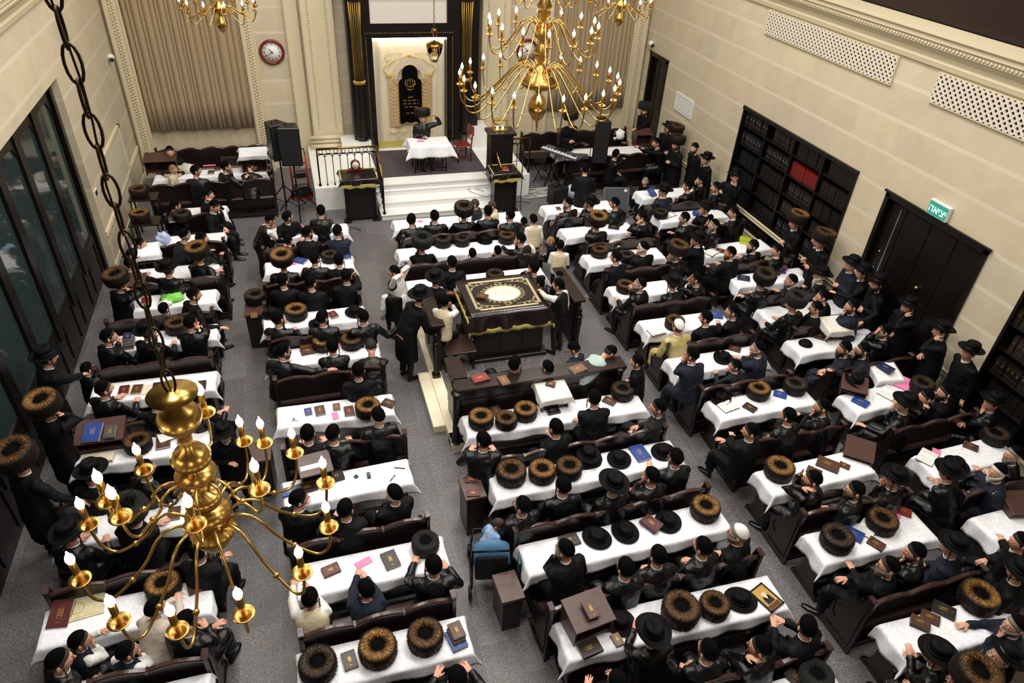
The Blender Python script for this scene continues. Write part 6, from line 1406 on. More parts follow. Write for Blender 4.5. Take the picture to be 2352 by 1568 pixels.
B(315,893,-5,'br','m','brown book on cream papers, '+ROWTXT['A6']); B(365,890,0,'db','l','dark brown book in the middle, '+ROWTXT['A6']); B(462,884,0,'db','m','dark brown book at the aisle end, '+ROWTXT['A6']); B(285,895,0,'mr','m','maroon book near the reader, '+ROWTXT['A6'])
B(375,1015,5,'br','l','brown book under loose white sheet, '+ROWTXT['A7']); B(420,1005,5,'db','m','dark book next to the white sheets, '+ROWTXT['A7']); B(213,992,-6,'bl','x','large blue book with gilt title on the lectern at the glazed wall',z=1.075,tilt=.2); B(253,990,-4,'gy','m','grey-brown book with white emblem on the lectern at the glazed wall',z=1.075,tilt=.2)
B(400,1178,0,'br','m','brown book at the right, '+ROWTXT['A8']); B(208,1212,10,'nv','m','navy book at the left, '+ROWTXT['A8']); B(140,1408,-8,'mr','x','big maroon book standing at the left end, '+ROWTXT['A9'],z=ZT+.02,tilt=.25); B(453,1347,105,'br','m','brown book with gilt hexagon at the aisle end, '+ROWTXT['A9'])
B(293,772,0,'nv','m','navy book on top of a pile, '+ROWTXT['A5'],z=.86); B(296,783,4,'gy','l','grey book in a pile, '+ROWTXT['A5'],z=.82); B(296,790,0,'db','l','bottom dark book of a pile, '+ROWTXT['A5']); B(395,505,10,'gy','m','grey book with emblem on the pew ledge, '+ROWTXT['A1'],z=.95); B(335,690,5,'rd','m','red book by the glazed wall, '+ROWTXT['A4'])
B(1103,868,100,'rd','l','large red gilt book on the parapet rail of the reading platform',z=1.202); B(1157,873,8,'tn','m','small tan gilt book on the parapet rail of the reading platform',z=1.202); B(1328,847,105,'tn','l','brown book with clasp on the parapet rail, right part',z=1.202); B(1265,880,60,'br','s','small brown book on the lace-covered lectern',z=1.11); B(1108,680,60,'br','m','brown book lying on the embroidered reading table cover',z=1.225)
B(1035,672,80,'mr','s','maroon book at the corner of the reading table',z=1.215); B(1270,942,95,'bk','m','black book inside the lace-covered lectern',z=ZT+.005); B(1140,943,10,'br','m','brown book behind the fur hats, '+ROWTXT['C4']); B(1400,920,40,'br','m','brown book left of the dark fur hat, '+ROWTXT['C4'])
B(1470,1040,5,'bl','x','large blue book with gilt title between two hats, '+ROWTXT['C5']); B(1495,1203,22,'bl','l','blue book under the maroon one, '+ROWTXT['C6']); B(1497,1201,30,'mr','l','maroon book on a blue one, '+ROWTXT['C6'],z=ZT+.037); B(1308,1240,95,'bk','l','black book before the grey-bearded man, '+ROWTXT['C6'])
B(1357,1398,8,'br','m','brown booklet with gilt hexagon on the lectern, '+ROWTXT['C7'],z=1.145,tilt=.16); B(1355,1487,98,'db','l','dark maroon book below the lectern, '+ROWTXT['C7']); B(1418,1468,8,'tn','s','small tan book, '+ROWTXT['C7']); B(1833,1558,20,'db','l','dark book at the bottom edge, '+ROWTXT['C8'])
B(1283,478,0,'br','s','small brown book at the left end, '+ROWTXT['D1']); B(1305,490,20,'bl','s','blue book beside the grey-bearded man, '+ROWTXT['D1']); B(1410,521,60,'bk','l','black gilt book at the right end, '+ROWTXT['D2']); B(1434,580,40,'mr','m','maroon book before the white-bearded man, '+ROWTXT['D3'])
B(1497,441,20,'bl','l','blue book held up, '+ROWTXT['E1'],z=.85,tilt=.5); B(1603,488,55,'bl','l','upper blue book of a pile, '+ROWTXT['E2'],z=ZT+.037); B(1605,493,55,'bl','l','lower blue book of a pile, '+ROWTXT['E2']); B(1640,722,70,'bl','x','large blue book, '+ROWTXT['D5']); B(1688,800,50,'br','m','brown book under the man\'s hands, '+ROWTXT['D6'])
B(1692,902,95,'db','s','small dark book, '+ROWTXT['D7']); B(1723,935,28,'db','m','dark ornate book, '+ROWTXT['D7']); B(1792,905,50,'bl','m','blue book between the fur hats, '+ROWTXT['D7']); B(1902,1066,42,'br','x','big brown book, '+ROWTXT['D8']); B(1940,1068,38,'br','s','small brown book right of the big one, '+ROWTXT['D8']); B(1870,1082,40,'br','m','brown book partly under the big one, '+ROWTXT['D8'])
B(1960,1225,35,'bl','l','blue book behind the fur hat, '+ROWTXT['D9']); B(2013,1248,28,'br','m','brown book hanging over the front edge, '+ROWTXT['D9']); B(2075,1173,45,'rd','m','red-brown book with pink ribbon, '+ROWTXT['D9']); B(2115,1428,45,'br','m','left brown book of a pair, '+ROWTXT['D10'],z=ZT+.034); B(2113,1432,45,'db','m','dark book under the pair, '+ROWTXT['D10']); B(2137,1417,40,'br','m','right brown book of a pair, '+ROWTXT['D10']); B(2168,1400,40,'bk','l','black book with gilt lines, '+ROWTXT['D10'])
B(1712,556,50,'yl','l','lower yellow-green book, '+ROWTXT['E3']); B(1712,549,50,'yl','l','upper yellow-green book, '+ROWTXT['E3'],z=ZT+.037); B(1655,575,50,'mr','m','maroon book next to the open one, '+ROWTXT['E3']); B(1708,638,60,'nv','l','navy bound volume, '+ROWTXT['E4']); B(1793,622,60,'pu','m','purple book, '+ROWTXT['E4']); B(1797,612,60,'tn','m','tan book on the purple one, '+ROWTXT['E4'],z=ZT+.034); B(1885,772,50,'db','l','dark brown book left of the lace cloth, '+ROWTXT['E6'])
B(2035,844,20,'nv','l','navy book on the white-covered box, seventh row of far-right pews',z=.975); B(1977,922,28,'bl','l','blue book with gilt title at the left end, '+ROWTXT['E7']); B(2230,1024,38,'br','m','brown book at the right, '+ROWTXT['E8'])
for (x,y,r,l,s_) in ((1537,492,20,'open book with white pages, '+ROWTXT['E2'],1.),(1635,578,30,'thick open book at the left end, '+ROWTXT['E3'],1.),(1508,760,8,'open book before the man in gold robe',.9),(1673,932,12,'open book at the left end, '+ROWTXT['D7'],.9),(1993,1212,30,'open book between the fur hats, '+ROWTXT['D9'],.9),(2043,900,25,'open book with pinkish pages, '+ROWTXT['E7'],1.1),(2130,1048,30,'open book at the left, '+ROWTXT['E8'],1.),(1770,635,30,'open white book, '+ROWTXT['E4'],.9)): open_book(x,y,r,l,s=s_)
# framed portrait lying on the table (generic figure)
p=at(1760,1373,ZT); e=empty('framed_picture','gilt-framed picture of a bearded man, right end, '+ROWTXT['C7'],'picture',p,.35)
mb=MB(); mb.box(-.11,.11,-.16,.16,0,.014); obj('board',mb,simple('gold_card','b58f45',.4,var=.3,vscale=12),e); mb=MB()
for a,b,c_,d in ((-.12,.12,-.17,-.15),(-.12,.12,.15,.17),(-.12,-.1,-.17,.17),(.1,.12,-.17,.17)): mb.box(a,b,c_,d,.0,.02)
obj('frame',mb,WOOD,e); mb=MB(); mb.prism([(-.06,-.08),(.06,-.08),(.055,.0),(.03,.04),(-.03,.04),(-.055,0)],2,.014,.0155); mb.lathe([(0,.0155),(.034,.0155)],16); obj('figure',mb,BLACKP,e); mb=MB(); mb.prism([(-.03,.03),(.0,-.03),(.03,.03),(.03,.07),(-.03,.07)],2,.0155,.0165); obj('face',mb,simple('portrait_pale','d8c6a4',.6),e); mb=MB(); mb.box(-.09,.09,-.145,-.09,.014,.0158); obj('caption_band',mb,simple('caption_maroon','5a2418',.5),e)
# papers, wrappers, phones, bags
def sheet(x,y,r,w,h,label,m=WHITE,z=ZT,nm='paper_sheet',cat='paper',t=.003):
    p=at(x,y,z); mb=MB(); mb.box(-w/2,w/2,-h/2,h/2,0,t); o=obj(nm,mb,m,loc=p,rz=math.radians(r),bevel=.001); tag(o,label,cat); return o
sheet(712,1063,7,.28,.2,'white papers on the slanted lectern, '+ROWTXT['B6'],z=1.05).rotation_euler.x=.2
sheet(895,1093,-20,.13,.1,'loose white note, '+ROWTXT['B6']); sheet(918,1075,-20,.15,.012,'dark pen by the loose note, '+ROWTXT['B6'],BLACKP,nm='pen',cat='pen',t=.01); sheet(902,1098,50,.13,.012,'second pen below the loose note, '+ROWTXT['B6'],BLACKP,nm='pen',cat='pen',t=.01)
o=sheet(847,1092,0,.05,.11,'small black phone, '+ROWTXT['B6'],BLACKP,nm='phone',cat='phone',t=.015); mb=MB(); mb.box(-.02,.02,.0,.045,.015,.0155); obj('screen',mb,GREYP,o); o=sheet(818,1095,20,.05,.05,'small dark earphone case, '+ROWTXT['B6'],BLACKP,nm='earphone_case',cat='case',t=.02)
o=sheet(678,964,-12,.10,.05,'small white phone at the left end, '+ROWTXT['B5'],WHITEP,nm='phone',cat='phone',t=.015); mb=MB(); mb.box(-.04,.0,-.018,.018,.015,.0155); obj('screen',mb,GREYP,o)
for (x,y,r,w,h,l) in ((835,1292,20,.2,.1,'pink leaflet before the boy in navy sweater, '+ROWTXT['B7']),(770,955,5,.09,.17,'pink wrapper below the tan book, '+ROWTXT['B5']),(780,788,10,.1,.15,'pink leaflet between the fur hats, '+ROWTXT['B4']),(676,605,30,.12,.1,'pink wrapper beside the fur-hatted man, '+ROWTXT['B2']),(965,508,30,.1,.1,'pink leaflet, '+ROWTXT['C1']),(688,520,60,.16,.1,'pink and white packet, '+ROWTXT['B1']),(481,380,0,.3,.08,'pink tissue roll on the far back table'),(2150,1040,40,.2,.12,'pink wrapper beside the open book, '+ROWTXT['E8']),(560,385,0,.1,.06,'pink packet before the dark-haired man on the far back table'),(2063,1183,60,.12,.05,'pink ribbon beside the red-brown book, '+ROWTXT['D9']),(1425,1440,0,.06,.04,'pink scrap under the lectern, '+ROWTXT['C7'])): sheet(x,y,r,w,h,l,PINK,nm='pink_wrapper',cat='wrapper',t=.006)
sheet(385,1000,20,.25,.2,'loose white sheet curling over a brown book, '+ROWTXT['A7'],z=ZT+.04); sheet(320,895,-8,.32,.24,'cream papers under the brown book, '+ROWTXT['A6'],PAGE); sheet(230,1055,-5,.36,.16,'rolled cream shawl pouch by the glazed wall, '+ROWTXT['A7'],PAGE,nm='pouch',cat='pouch',t=.05); sheet(318,778,-10,.3,.22,'white papers, '+ROWTXT['A5']); sheet(1025,805,0,.14,.1,'crumpled white cloth under the platform bench',z=.16,t=.03); sheet(1085,780,0,.03,.02,'tiny white scrap on the platform bench',z=.61)
sheet(2070,880,30,.36,.3,'pink-white plastic bag, '+ROWTXT['E7'],PINK,nm='plastic_bag',cat='bag',t=.04)
p=at(190,1395,ZT); mb=MB(); mb.box(-.22,.22,-.15,.15,0,.012); o=obj('clear_bag',mb,simple('clear_gold_bag','cfc9a8',.2,var=.25,vscale=18),loc=p,rz=.1); tag(o,'clear zip bag with gold emblem beside the big maroon book, '+ROWTXT['A9'],'bag'); mb=MB(); mb.tube([(-.05+.07*math.cos(t),.07*math.sin(t),.013) for t in np.linspace(0,2*PI,24,endpoint=False)],.006,5,True); mb.box(-.16,.18,-.13,-.12,.012,.014); mb.tube([(-.15,.15,.01),(-.1,.28,.03),(.1,.28,.03),(.15,.15,.01)],.006,5); obj('gold_emblem',mb,GOLDTHREAD,o)
def lump(x,y,z,sz,label,m,nm,cat,seed=1):
    p=at(x,y,z+.06); r=random.Random(seed); V=[];f=[]; mb=MB(); mb.ball((0,0,0),1,16,10); q=[]
    for v in mb.v: k=1+.18*math.sin(v[0]*5+seed)*math.cos(v[1]*6)+.12*math.sin(v[2]*9+v[0]*4); q.append((v[0]*sz[0]*k,v[1]*sz[1]*k,max(0,(v[2]+.7)*sz[2]*k)))
    mb.v=q; o=obj(nm,mb,m,loc=(p.x,p.y,z)); tag(o,label,cat); return o
lump(395,683,ZT,(.2,.12,.07),'crumpled green and white plastic bag, '+ROWTXT['A4'],GREEN,'plastic_bag','bag',2); lump(378,695,ZT,(.12,.08,.05),'crumpled white bag left of the green one, '+ROWTXT['A4'],WHITE,'plastic_bag','bag',4); lump(374,553,ZT,(.14,.12,.13),'light blue plastic bag, '+ROWTXT['A2'],simple('pale_blue_bag','aebbe0',.3),'plastic_bag','bag',3); lump(642,530,ZT,(.12,.09,.08),'white paper bag at the left end, '+ROWTXT['B1'],WHITE,'paper_bag','bag',5)
ZEB=simple('striped_shawl','d8d0ba',.8,var=.7,vscale=7)
lump(430,390,ZT,(.22,.14,.12),'folded black and cream prayer shawl on the far back table',ZEB,'prayer_shawl','shawl',6); lump(1413,563,ZT,(.17,.12,.11),'cream and black prayer shawl bundle, '+ROWTXT['D3'],ZEB,'prayer_shawl','shawl',7); lump(1422,315,ZT,(.16,.12,.16),'crumpled white cloth on the back right table',WHITE,'white_cloth','cloth',8)
p=at(528,372,.9); mb=MB()
for a,b,c_,d in ((-.2,.2,0,.025),(-.2,.2,.215,.24),(-.2,-.175,0,.24),(.175,.2,0,.24)): mb.box(a,b,-.01,.01,c_,d)
o=obj('picture_frame',mb,WOOD_B,loc=(p.x,p.y,ZT),rot=(-.3,0,0)); tag(o,'empty brown frame propped on the far back table','frame'); mb=MB(); mb.box(-.18,.18,.0,.01,.02,.22); obj('backing',mb,WOOD,o)
B(485,395,0,'br','m','brown book right of the prayer shawl on the far back table'); B(500,388,10,'mr','m','maroon book on the far back table')
p=at(1412,317,.9); e=empty('wine_bottle','dark wine bottle on the back right table','bottle',(p.x,p.y,ZT)); mb=MB(); mb.lathe([(.036,0),(.038,.01),(.038,.19),(.03,.22),(.014,.25),(.013,.31),(.015,.315)],16); obj('glass',mb,simple('bottle_glass','0b120d',.08),e); mb=MB(); mb.lathe([(.0385,.06),(.0385,.15)],16); obj('paper_label',mb,WHITE,e)
p=at(1471,324,.85); mb=MB(); mb.lathe([(.03,0),(.036,.09),(.033,.09),(.027,.01)],16,closed=True); o=obj('paper_cup',mb,WHITE,loc=(p.x,p.y,ZT)); tag(o,'white paper cup on the back right table','cup')
B(1435,328,60,'mr','m','maroon book on the back right table'); B(1340,330,20,'nv','l','navy book by the musicians on the back right table')
shtender(1298,300,'brown table lectern behind the keyboard',w=.4,d=.34,h=.4); shtender(1478,300,'dark box lectern at the right end of the back table',w=.5,d=.4,h=.45,rot=-8)
# stroller
p=at(1125,1270,.5); e=empty('stroller','dark stroller with blue hood at the pew end','stroller',(p.x,p.y,0),-.2)
SG=simple('stroller_black','15191b',.6); SB_=simple('stroller_blue','3f6f96',.6)
mb=MB(); mb.grid([[(.23*math.cos(t),-.12-.16*math.sin(u)*1.,.62+.30*math.cos(u)*(.6+.4*math.sin(t))) for t in np.linspace(0,PI,14)] for u in np.linspace(.0,1.5,8)]); obj('hood',mb,SB_,e); mb=MB(); mb.box(-.2,.2,-.3,-.26,.35,.8); obj('backrest',mb,SG,e,bevel=.02); mb=MB(); mb.box(-.2,.2,-.26,.16,.33,.39); obj('seat',mb,SG,e,bevel=.02)
mb=MB(); mb.tube([(-.24,-.3,.2),(-.24,-.32,.95),(.24,-.32,.95),(.24,-.3,.2)],.015); mb.tube([(-.24,-.3,.2),(-.24,.35,.1)],.015); mb.tube([(.24,-.3,.2),(.24,.35,.1)],.015); mb.tube([(-.24,.1,.6),(-.2,.3,.62),(.2,.3,.62),(.24,.1,.6)],.014); mb.tube([(-.24,.1,.6),(-.24,-.3,.5)],.012); mb.tube([(.24,.1,.6),(.24,-.3,.5)],.012); obj('frame',mb,BLACKM,e)
for x,y in ((-.25,.36),(.25,.36),(-.26,-.3),(.26,-.3)): mb=MB(); mb.M=T(x,y,.1)@Matrix.Rotation(PI/2,4,'Y'); mb.lathe([(.02,-.02),(.08,-.02),(.1,0),(.08,.02),(.02,.02)],18); obj('wheel',mb,BLACKP,e)
mb=MB(); mb.prism([(-.02,.0),(.02,.0),(.015,.34),(-.015,.34)],1,-.16,.16); q=obj('tote_bag',mb,simple('teal_tote','1d4a48',.5,var=.4,vscale=14),loc=(p.x+.30,p.y-.28,.42),rz=-.3); tag(q,'teal printed tote bag hanging on the stroller','bag')
# ================================================================ THE CONGREGATION
CN={'b':'black coat','d':'black coat','g':'charcoal jacket','n':'navy jacket','v':'black vest','nv':'navy vest','cv':'cream vest','w':'white shirt','t':'pale teal sweater','s':'striped cream sweater','y':'gold robe','c':'cream sweater'}
HN={'k':'skullcap','w':'white skullcap','h':'black hat','s':'fur hat',None:'no hat'}
BN={'g':'grey beard','w':'white beard','r':'ginger beard','d':'dark beard','b':'brown beard'}
YD={'A':25,'B':8,'C':0,'D':-14,'E':-22}
CUR=[]
def row(key,*ps):
    ps=sorted(ps,key=lambda q:q[0]); n=len(ps)
    for i,q in enumerate(ps):
        x,y,hat=q[:3]; kw=dict(q[3]) if len(q)>3 else {}
        nt=kw.pop('note',None); hat=None if hat=='n' else hat; s=kw.get('s',1.)
        kw.setdefault('yaw',YD.get(key[0],0)); kw.setdefault('coat',random.choice('bbbd'))
        arms=[('table','table'),('fold','fold'),('table','chin'),('lap','lap'),('chin','table'),('fold','table')][(int(x)*7+int(y))%6]
        kw.setdefault('L',arms[0]); kw.setdefault('R',arms[1])
        pos='%s from left'%NTH[i]
        lab=('%s in %s and %s'%('child' if s<.86 else 'man',CN[kw['coat']],HN[hat])) if not nt else nt
        if key in ROWTXT: lab+=', %s, %s'%(pos,ROWTXT[key])
        person(key,x,y,hat,label=lab,**kw)
def st(**k): k.setdefault('st','stand'); return k
a=dict
row('A0',(397,387,'n',a(s=.75,yaw=100,look=110,coat='c',hair='l',L='lap',R='lap')),(449,390,'k',a(yaw=10)),(518,380,'k',a(yaw=50,look=70,beard_='g',bl=.07,R=(565,408,1.0))),(578,378,'k',a(lean=32,pit=35,L='fold',R='fold',yaw=15)))
person('A0w',390,346,'k',yaw=180,look=175,coat='d',label='man in black coat on the back bench behind the brown lectern, facing the camera',L='table',R='table',lean=4)
row('A1',(402,470,'k',a(s=.85,yaw=70,coat='g',L='lap',R='table',pit=10)),(477,445,'k',a(yaw=80,look=95,R='face',L='lap',coat='d')),(492,470,'k',a(yaw=100,look=115,hair='b',L='lap',R='lap',coat='d',pit=22,lean=12)))
row('A2',(321,558,'k',a(s=.85,yaw=80,look=90)),(424,537,'k',a(yaw=60,coat='g',hair='g',lean=20,R=(432,583,.98))),(463,545,'k',a(yaw=40,look=80,lean=14)))
row('A3',(300,600,'k',a(yaw=40,R=(402,643,1.0),L='table',hair='b',coat='d')),(386,615,'h',a(yaw=20)),(458,585,'s',a(yaw=30,fur='g',R=(507,633,.85),L='fold',look=40)))
row('A4',(275,648,'s',a(yaw=45,look=60,fur='b',R='face',L='table')),(376,707,'k',a(s=.72,yaw=5)),(445,674,'k',a(yaw=60,look=75,lean=18,coat='d',R=(508,752,.75))))
row('A5',(248,770,'k',a(yaw=35,look=70)),(338,758,'h',a(yaw=25,look=40)),(437,737,'k',a(yaw=10,R='face',look=35)))
row('A6',(200,845,'k',a(s=.7)),(238,890,'k',a(yaw=30,look=60,hair='b')),(355,917,'k',a(yaw=8)),(447,908,'k',a(yaw=40,hair='b')))
row('A7',(210,1083,'h',a(yaw=10,lean=16,pit=10)),(333,1074,'k',a(yaw=40,look=60)))
row('A8',(160,1220,'h',a(yaw=20,lean=14)),(305,1178,'s',a(yaw=15,fur='x')),(455,1262,'k',a(yaw=20,s=.95)))
row('A9',(135,1513,'k',a(yaw=50,look=75,glasses=True,hair='b',L='lap',R='lap')),(182,1468,'k',a(s=.78,yaw=50,look=70,coat='nv',hair='b',R='chin',L='table')),(290,1492,'k',a(s=.78,yaw=35,look=60,coat='nv',R='chin',L='lap')),(355,1393,'k',a(s=.82,yaw=20,look=45,coat='s',seat=.62,lean=25,L=(402,1372,.95),R=(410,1374,.95),hair='b')),(427,1424,'k',a(yaw=20,look=50,R=(474,1440,.85),L='fold')))
person('A',108,818,'h',yaw=65,look=60,coat='d',st='stand',R=(222,855,1.0),L='side',label='standing man in black hat with hand on a pew back by the glazed wall',lean=12)
person('A',110,937,'s',yaw=40,look=40,coat='d',st='stand',s=.97,R='face',L='side',fur='g',label='standing man in golden fur hat touching his face at the glazed wall',tilt=0,lean=4)
person('A',48,1057,'s',yaw=45,look=45,coat='d',st='stand',R=(190,1152,1.02),L='side',fur='b',label='standing man in big brown fur hat nearest the lower left corner, arm on pew',hatk=1.1,lean=6)
person('A',515,995,'h',yaw=170,look=165,coat='d',st='stand',s=.84,L='side',R='belly',label='boy in black hat standing in the left aisle facing the camera')
person('B1',620,503,'k',yaw=70,look=75,coat='v',st='stand',s=.84,lean=32,pit=15,L='chin',R='chin',hair='b',label='boy in black vest leaning elbows on the first left-aisle table',seat=.4)
row('B1',(624,561,'k',a(s=.68)),(662,550,'k',a(s=.76)),(706,531,'k',a(beard_='b',glasses=True,look=45)),(775,528,'k',a(coat='n',R='chin')))
person('B1',660,496,'k',yaw=160,look=60,coat='d',s=.95,label='man on the far side of the first left-aisle table, left one',L='table',R='table')
person('B1',737,482,'k',yaw=10,look=5,coat='b',lean=15,s=.97,L='lap',R='chin',label='man in shiny black coat seated before the first left-aisle table, right one')
row('B2',(650,602,'s',a(fur='g',look=10,yaw=5,L='lap',R='lap')),(723,591,'k',a(yaw=10,look=40)),(778,594,'k',a(yaw=5,R='table')))
row('B2b',(650,641,'k',a(yaw=5,look=40,L='lap',R='lap',coat='d',lean=2)),(714,646,'k',a(yaw=8,look=40,L='lap',R='lap',coat='d',lean=2)),(795,631,'k',a(yaw=5,look=5,hair='b',L='lap',R=(811,620,1.0),lean=4,coat='d')))
row('B3',(638,728,'k',a(yaw=15,look=40)),(741,726,'k',a(yaw=8,look=45)),(832,724,'k',a(yaw=-12,look=-35,glasses=True,L='table',R='out')))
row('B4',(650,803,'k',a(yaw=30,look=60,beard_='g',lean=18,R=(783,850,1.0),L='table')),(763,792,'k',a(yaw=0,look=5)),(852,792,'n',a(lean=36,pit=45,L='fold',R='fold',hair='d',yaw=5,look=5)))
row('B4b',(822,848,'k',a(yaw=5,look=0,L='lap',R='lap',coat='d',seat=.44,lean=4)))
row('B5',(706,992,'k',a(hair='b',look=8)),(765,992,'k',a(look=30,hair='b',yaw=12)),(868,952,'k',a(hair='w',beard_='w',bl=.07,look=-10,yaw=-5,L='lap',R='lap')))
row('B6',(686,1142,'k',a(yaw=30,look=75,lean=12,coat='d',L='table',R='table')),(793,1165,'k',a(look=25,coat='d')),(905,1130,'k',a(yaw=-22,look=-35,beard_='g',hair='w',coat='d',lean=-4,L='lap',R='lap',bl=.06)))
row('B7',(712,1370,'k',a(s=.86,coat='cv',look=20,lean=18,L=(672,1330,.84),R=(692,1328,.84))),(840,1350,'k',a(s=.88,coat='n',look=-30,lean=20,L=(822,1312,.86),R=(832,1312,.86),hair='b')),(995,1294,'k',a(look=-10,lean=10,locks=True,L=(952,1290,.84),R='table')))
person('B8',1050,1553,'k',yaw=5,look=0,coat='b',glasses=True,label='man in glasses and skullcap at the bottom edge behind the nearest left-aisle table',L='table',R='table')
# middle block
row('C1',(945,502,'k',a(look=20,R='chin',L='table')),(998,494,'k',a(look=0)),(1065,489,'s',a(fur='k',look=0)),(1121,483,'k',a(look=-5)),(1172,491,'k',a(look=-20,beard_='g')),(1203,508,'k',a(s=.6,lean=2)))
person('C1',1225,502,'k',yaw=-5,look=-10,coat='cv',st='stand',s=.78,L='side',R='side',label='boy in cream vest standing at the aisle end of the first middle pew')
person('C1',1091,466,None,yaw=-60,look=-70,coat='g',s=.8,hair='b',L='lap',R='lap',label='bareheaded boy in grey sweater sitting by the marble steps',base=.0)
person('C1',1130,470,None,yaw=-60,look=-80,coat='c',s=.8,hair='b',L='chin',R='lap',label='boy in cream vest with hand to mouth by the marble steps')
row('C2',(968,562,'s',a(fur='x',look=-20,coat='d',L='chin')),(1085,580,'k',a(s=.66)),(1143,574,'k',a(s=.66)),(1196,546,'k',a(yaw=-25,look=-40,L=(1145,563,.86),lean=14)))
person('C2',1265,552,None,yaw=-50,look=-70,s=.62,coat='d',hair='l',seat=.35,L='lap',R='lap',label='small fair-haired child in black sitting in the right aisle')
person('C2',1287,562,'k',yaw=20,look=25,s=.76,coat='cv',st='stand',L='belly',R='belly',label='boy in cream vest standing in the right aisle beside the fair-haired child')
ROWTXT['C3']='third row of middle pews'
row('C3',(1038,600,'k',a(look=-5,coat='d',L='lap',R='lap',lean=2)),(1226,612,'k',a(yaw=-10,look=-20,hair='b',L='face')))
person('C3',905,622,'k',yaw=-50,look=-75,coat='w',s=.86,L='nape',R='nape',hair='b',label='boy in white shirt with hands behind his head at the middle aisle',st='stand')
person('C3',902,655,'k',yaw=5,look=0,coat='v',s=.84,L='side',R='side',hair='b',label='boy in black vest seated with back to camera at the middle aisle',seat=.5,lean=2)
person('C3',1000,637,'h',yaw=20,look=20,coat='d',L='table',R='table',label='man in black hat at the table left of the reading platform',seat=.5)
person('C3',966,678,'h',yaw=65,look=60,coat='d',st='stand',lean=30,L='table',R='table',label='man in long black coat bending towards the platform newel post',hatk=1.05)
person('bima',1022,690,'k',yaw=35,look=40,coat='cv',s=.84,base=.15,seat=.62,lean=14,L='chin',R='face',label='boy in cream checked vest kneeling on the platform bench with hands to his face')
person('bima',1283,652,'k',yaw=-35,look=-50,coat='v',s=.86,st='stand',base=.15,L=(1224,657,1.08),R='side',label='boy in black vest standing with one hand on the embroidered cover')
person('bima',1240,648,'k',yaw=-20,look=-40,coat='g',s=.66,base=.15,L='lap',R='lap',label='small boy in skullcap sitting beyond the embroidered table, between table and standing boy')
person('bima',1285,634,'k',yaw=-15,look=-30,coat='d',s=.7,base=.1,label='small boy in skullcap beyond the boy in black vest',L='lap',R='lap')
person('bima',1183,832,'k',yaw=12,look=45,coat='b',base=.15,seat=.40,lean=-14,L='lap',R='lap',label='man lounging inside the platform behind its rear parapet',legs=((-1,.55,-.2,.85),(1,.5,.0,.7)))
person('bima',1257,841,'k',yaw=-5,look=-35,coat='w',s=.84,base=.15,seat=.38,lean=-4,L='lap',R='lap',hair='b',label='boy in white shirt sitting low inside the platform behind its parapet')
person('bima',1318,798,'k',yaw=-30,look=-60,coat='n',s=.78,base=.15,seat=.42,pit=25,lean=8,L='lap',R='lap',label='boy in navy jacket sitting inside the platform beside the teal sweater')
person('bima',1400,806,'k',yaw=75,look=80,coat='t',s=.86,base=.15,st='stand',lean=62,pit=45,L='fold',R='fold',label='boy in pale teal sweater bent over the end of the rear parapet')
row('C4',(1110,1008,'k',a(look=-30,yaw=15,lean=12)),(1277,978,'k',a(look=-20,beard_='g',yaw=-10)),(1365,910,'k',a(look=0,yaw=2,lean=18,coat='d',seat=.58)),(1512,932,'k',a(yaw=-42,look=-65,lean=-2,hair='b',coat='g',L='lap',R='lap',legs=((-1,.45,0,.5),(1,.5,.05,.55)))))
person('C4',1463,828,'k',yaw=-50,look=-60,coat='d',st='stand',s=.8,L='belly',R='belly',label='boy in black coat standing in the right aisle behind the platform')
row('C5',(1200,1157,'k',a(yaw=-12,look=-40,glasses=True,L='lap',R='lap',lean=2,pit=-8)),(1293,1112,'k',a(look=-20,L='lap',R='lap')),(1408,1110,'h',a(yaw=-8,look=-25,L='lap',R='lap')),(1497,1090,'k',a(yaw=-10,look=-30,L='chin',hair='b')),(1553,1047,'k',a(yaw=0,look=0,hair='b')))
row('C6',(1298,1258,'k',a(yaw=-18,look=-35,beard_='g',bl=.09,hair='g',lean=14,L='chin',R='lap',seat=.52)),(1437,1300,'k',a(look=-10,L='lap',R='lap')),(1512,1272,'k',a(look=-5,hair='b',L='clasp',R='clasp')),(1615,1252,'k',a(yaw=-12,look=-25,L='clasp',R='clasp')),(1697,1222,'w',a(yaw=-30,look=-45,hair='g',beard_='g',glasses=True,L='lap',R='lap',coat='d')))
row('C7',(1418,1563,'k',a(yaw=0,hair='b',L='table',R='table',lean=14)),(1497,1452,'h',a(s=.92,lean=22,look=-5,L=(1458,1440,.84),R='table',hatk=1.02)),(1627,1490,'k',a(look=-10,L='lap',R='lap',hair='b')),(1748,1482,'k',a(yaw=-20,look=-45,beard_='r',L='face',R='lap',glasses=True)),(1855,1435,'k',a(yaw=-18,look=15,coat='d',L=(1778,1437,.86),R='table',hair='b')))
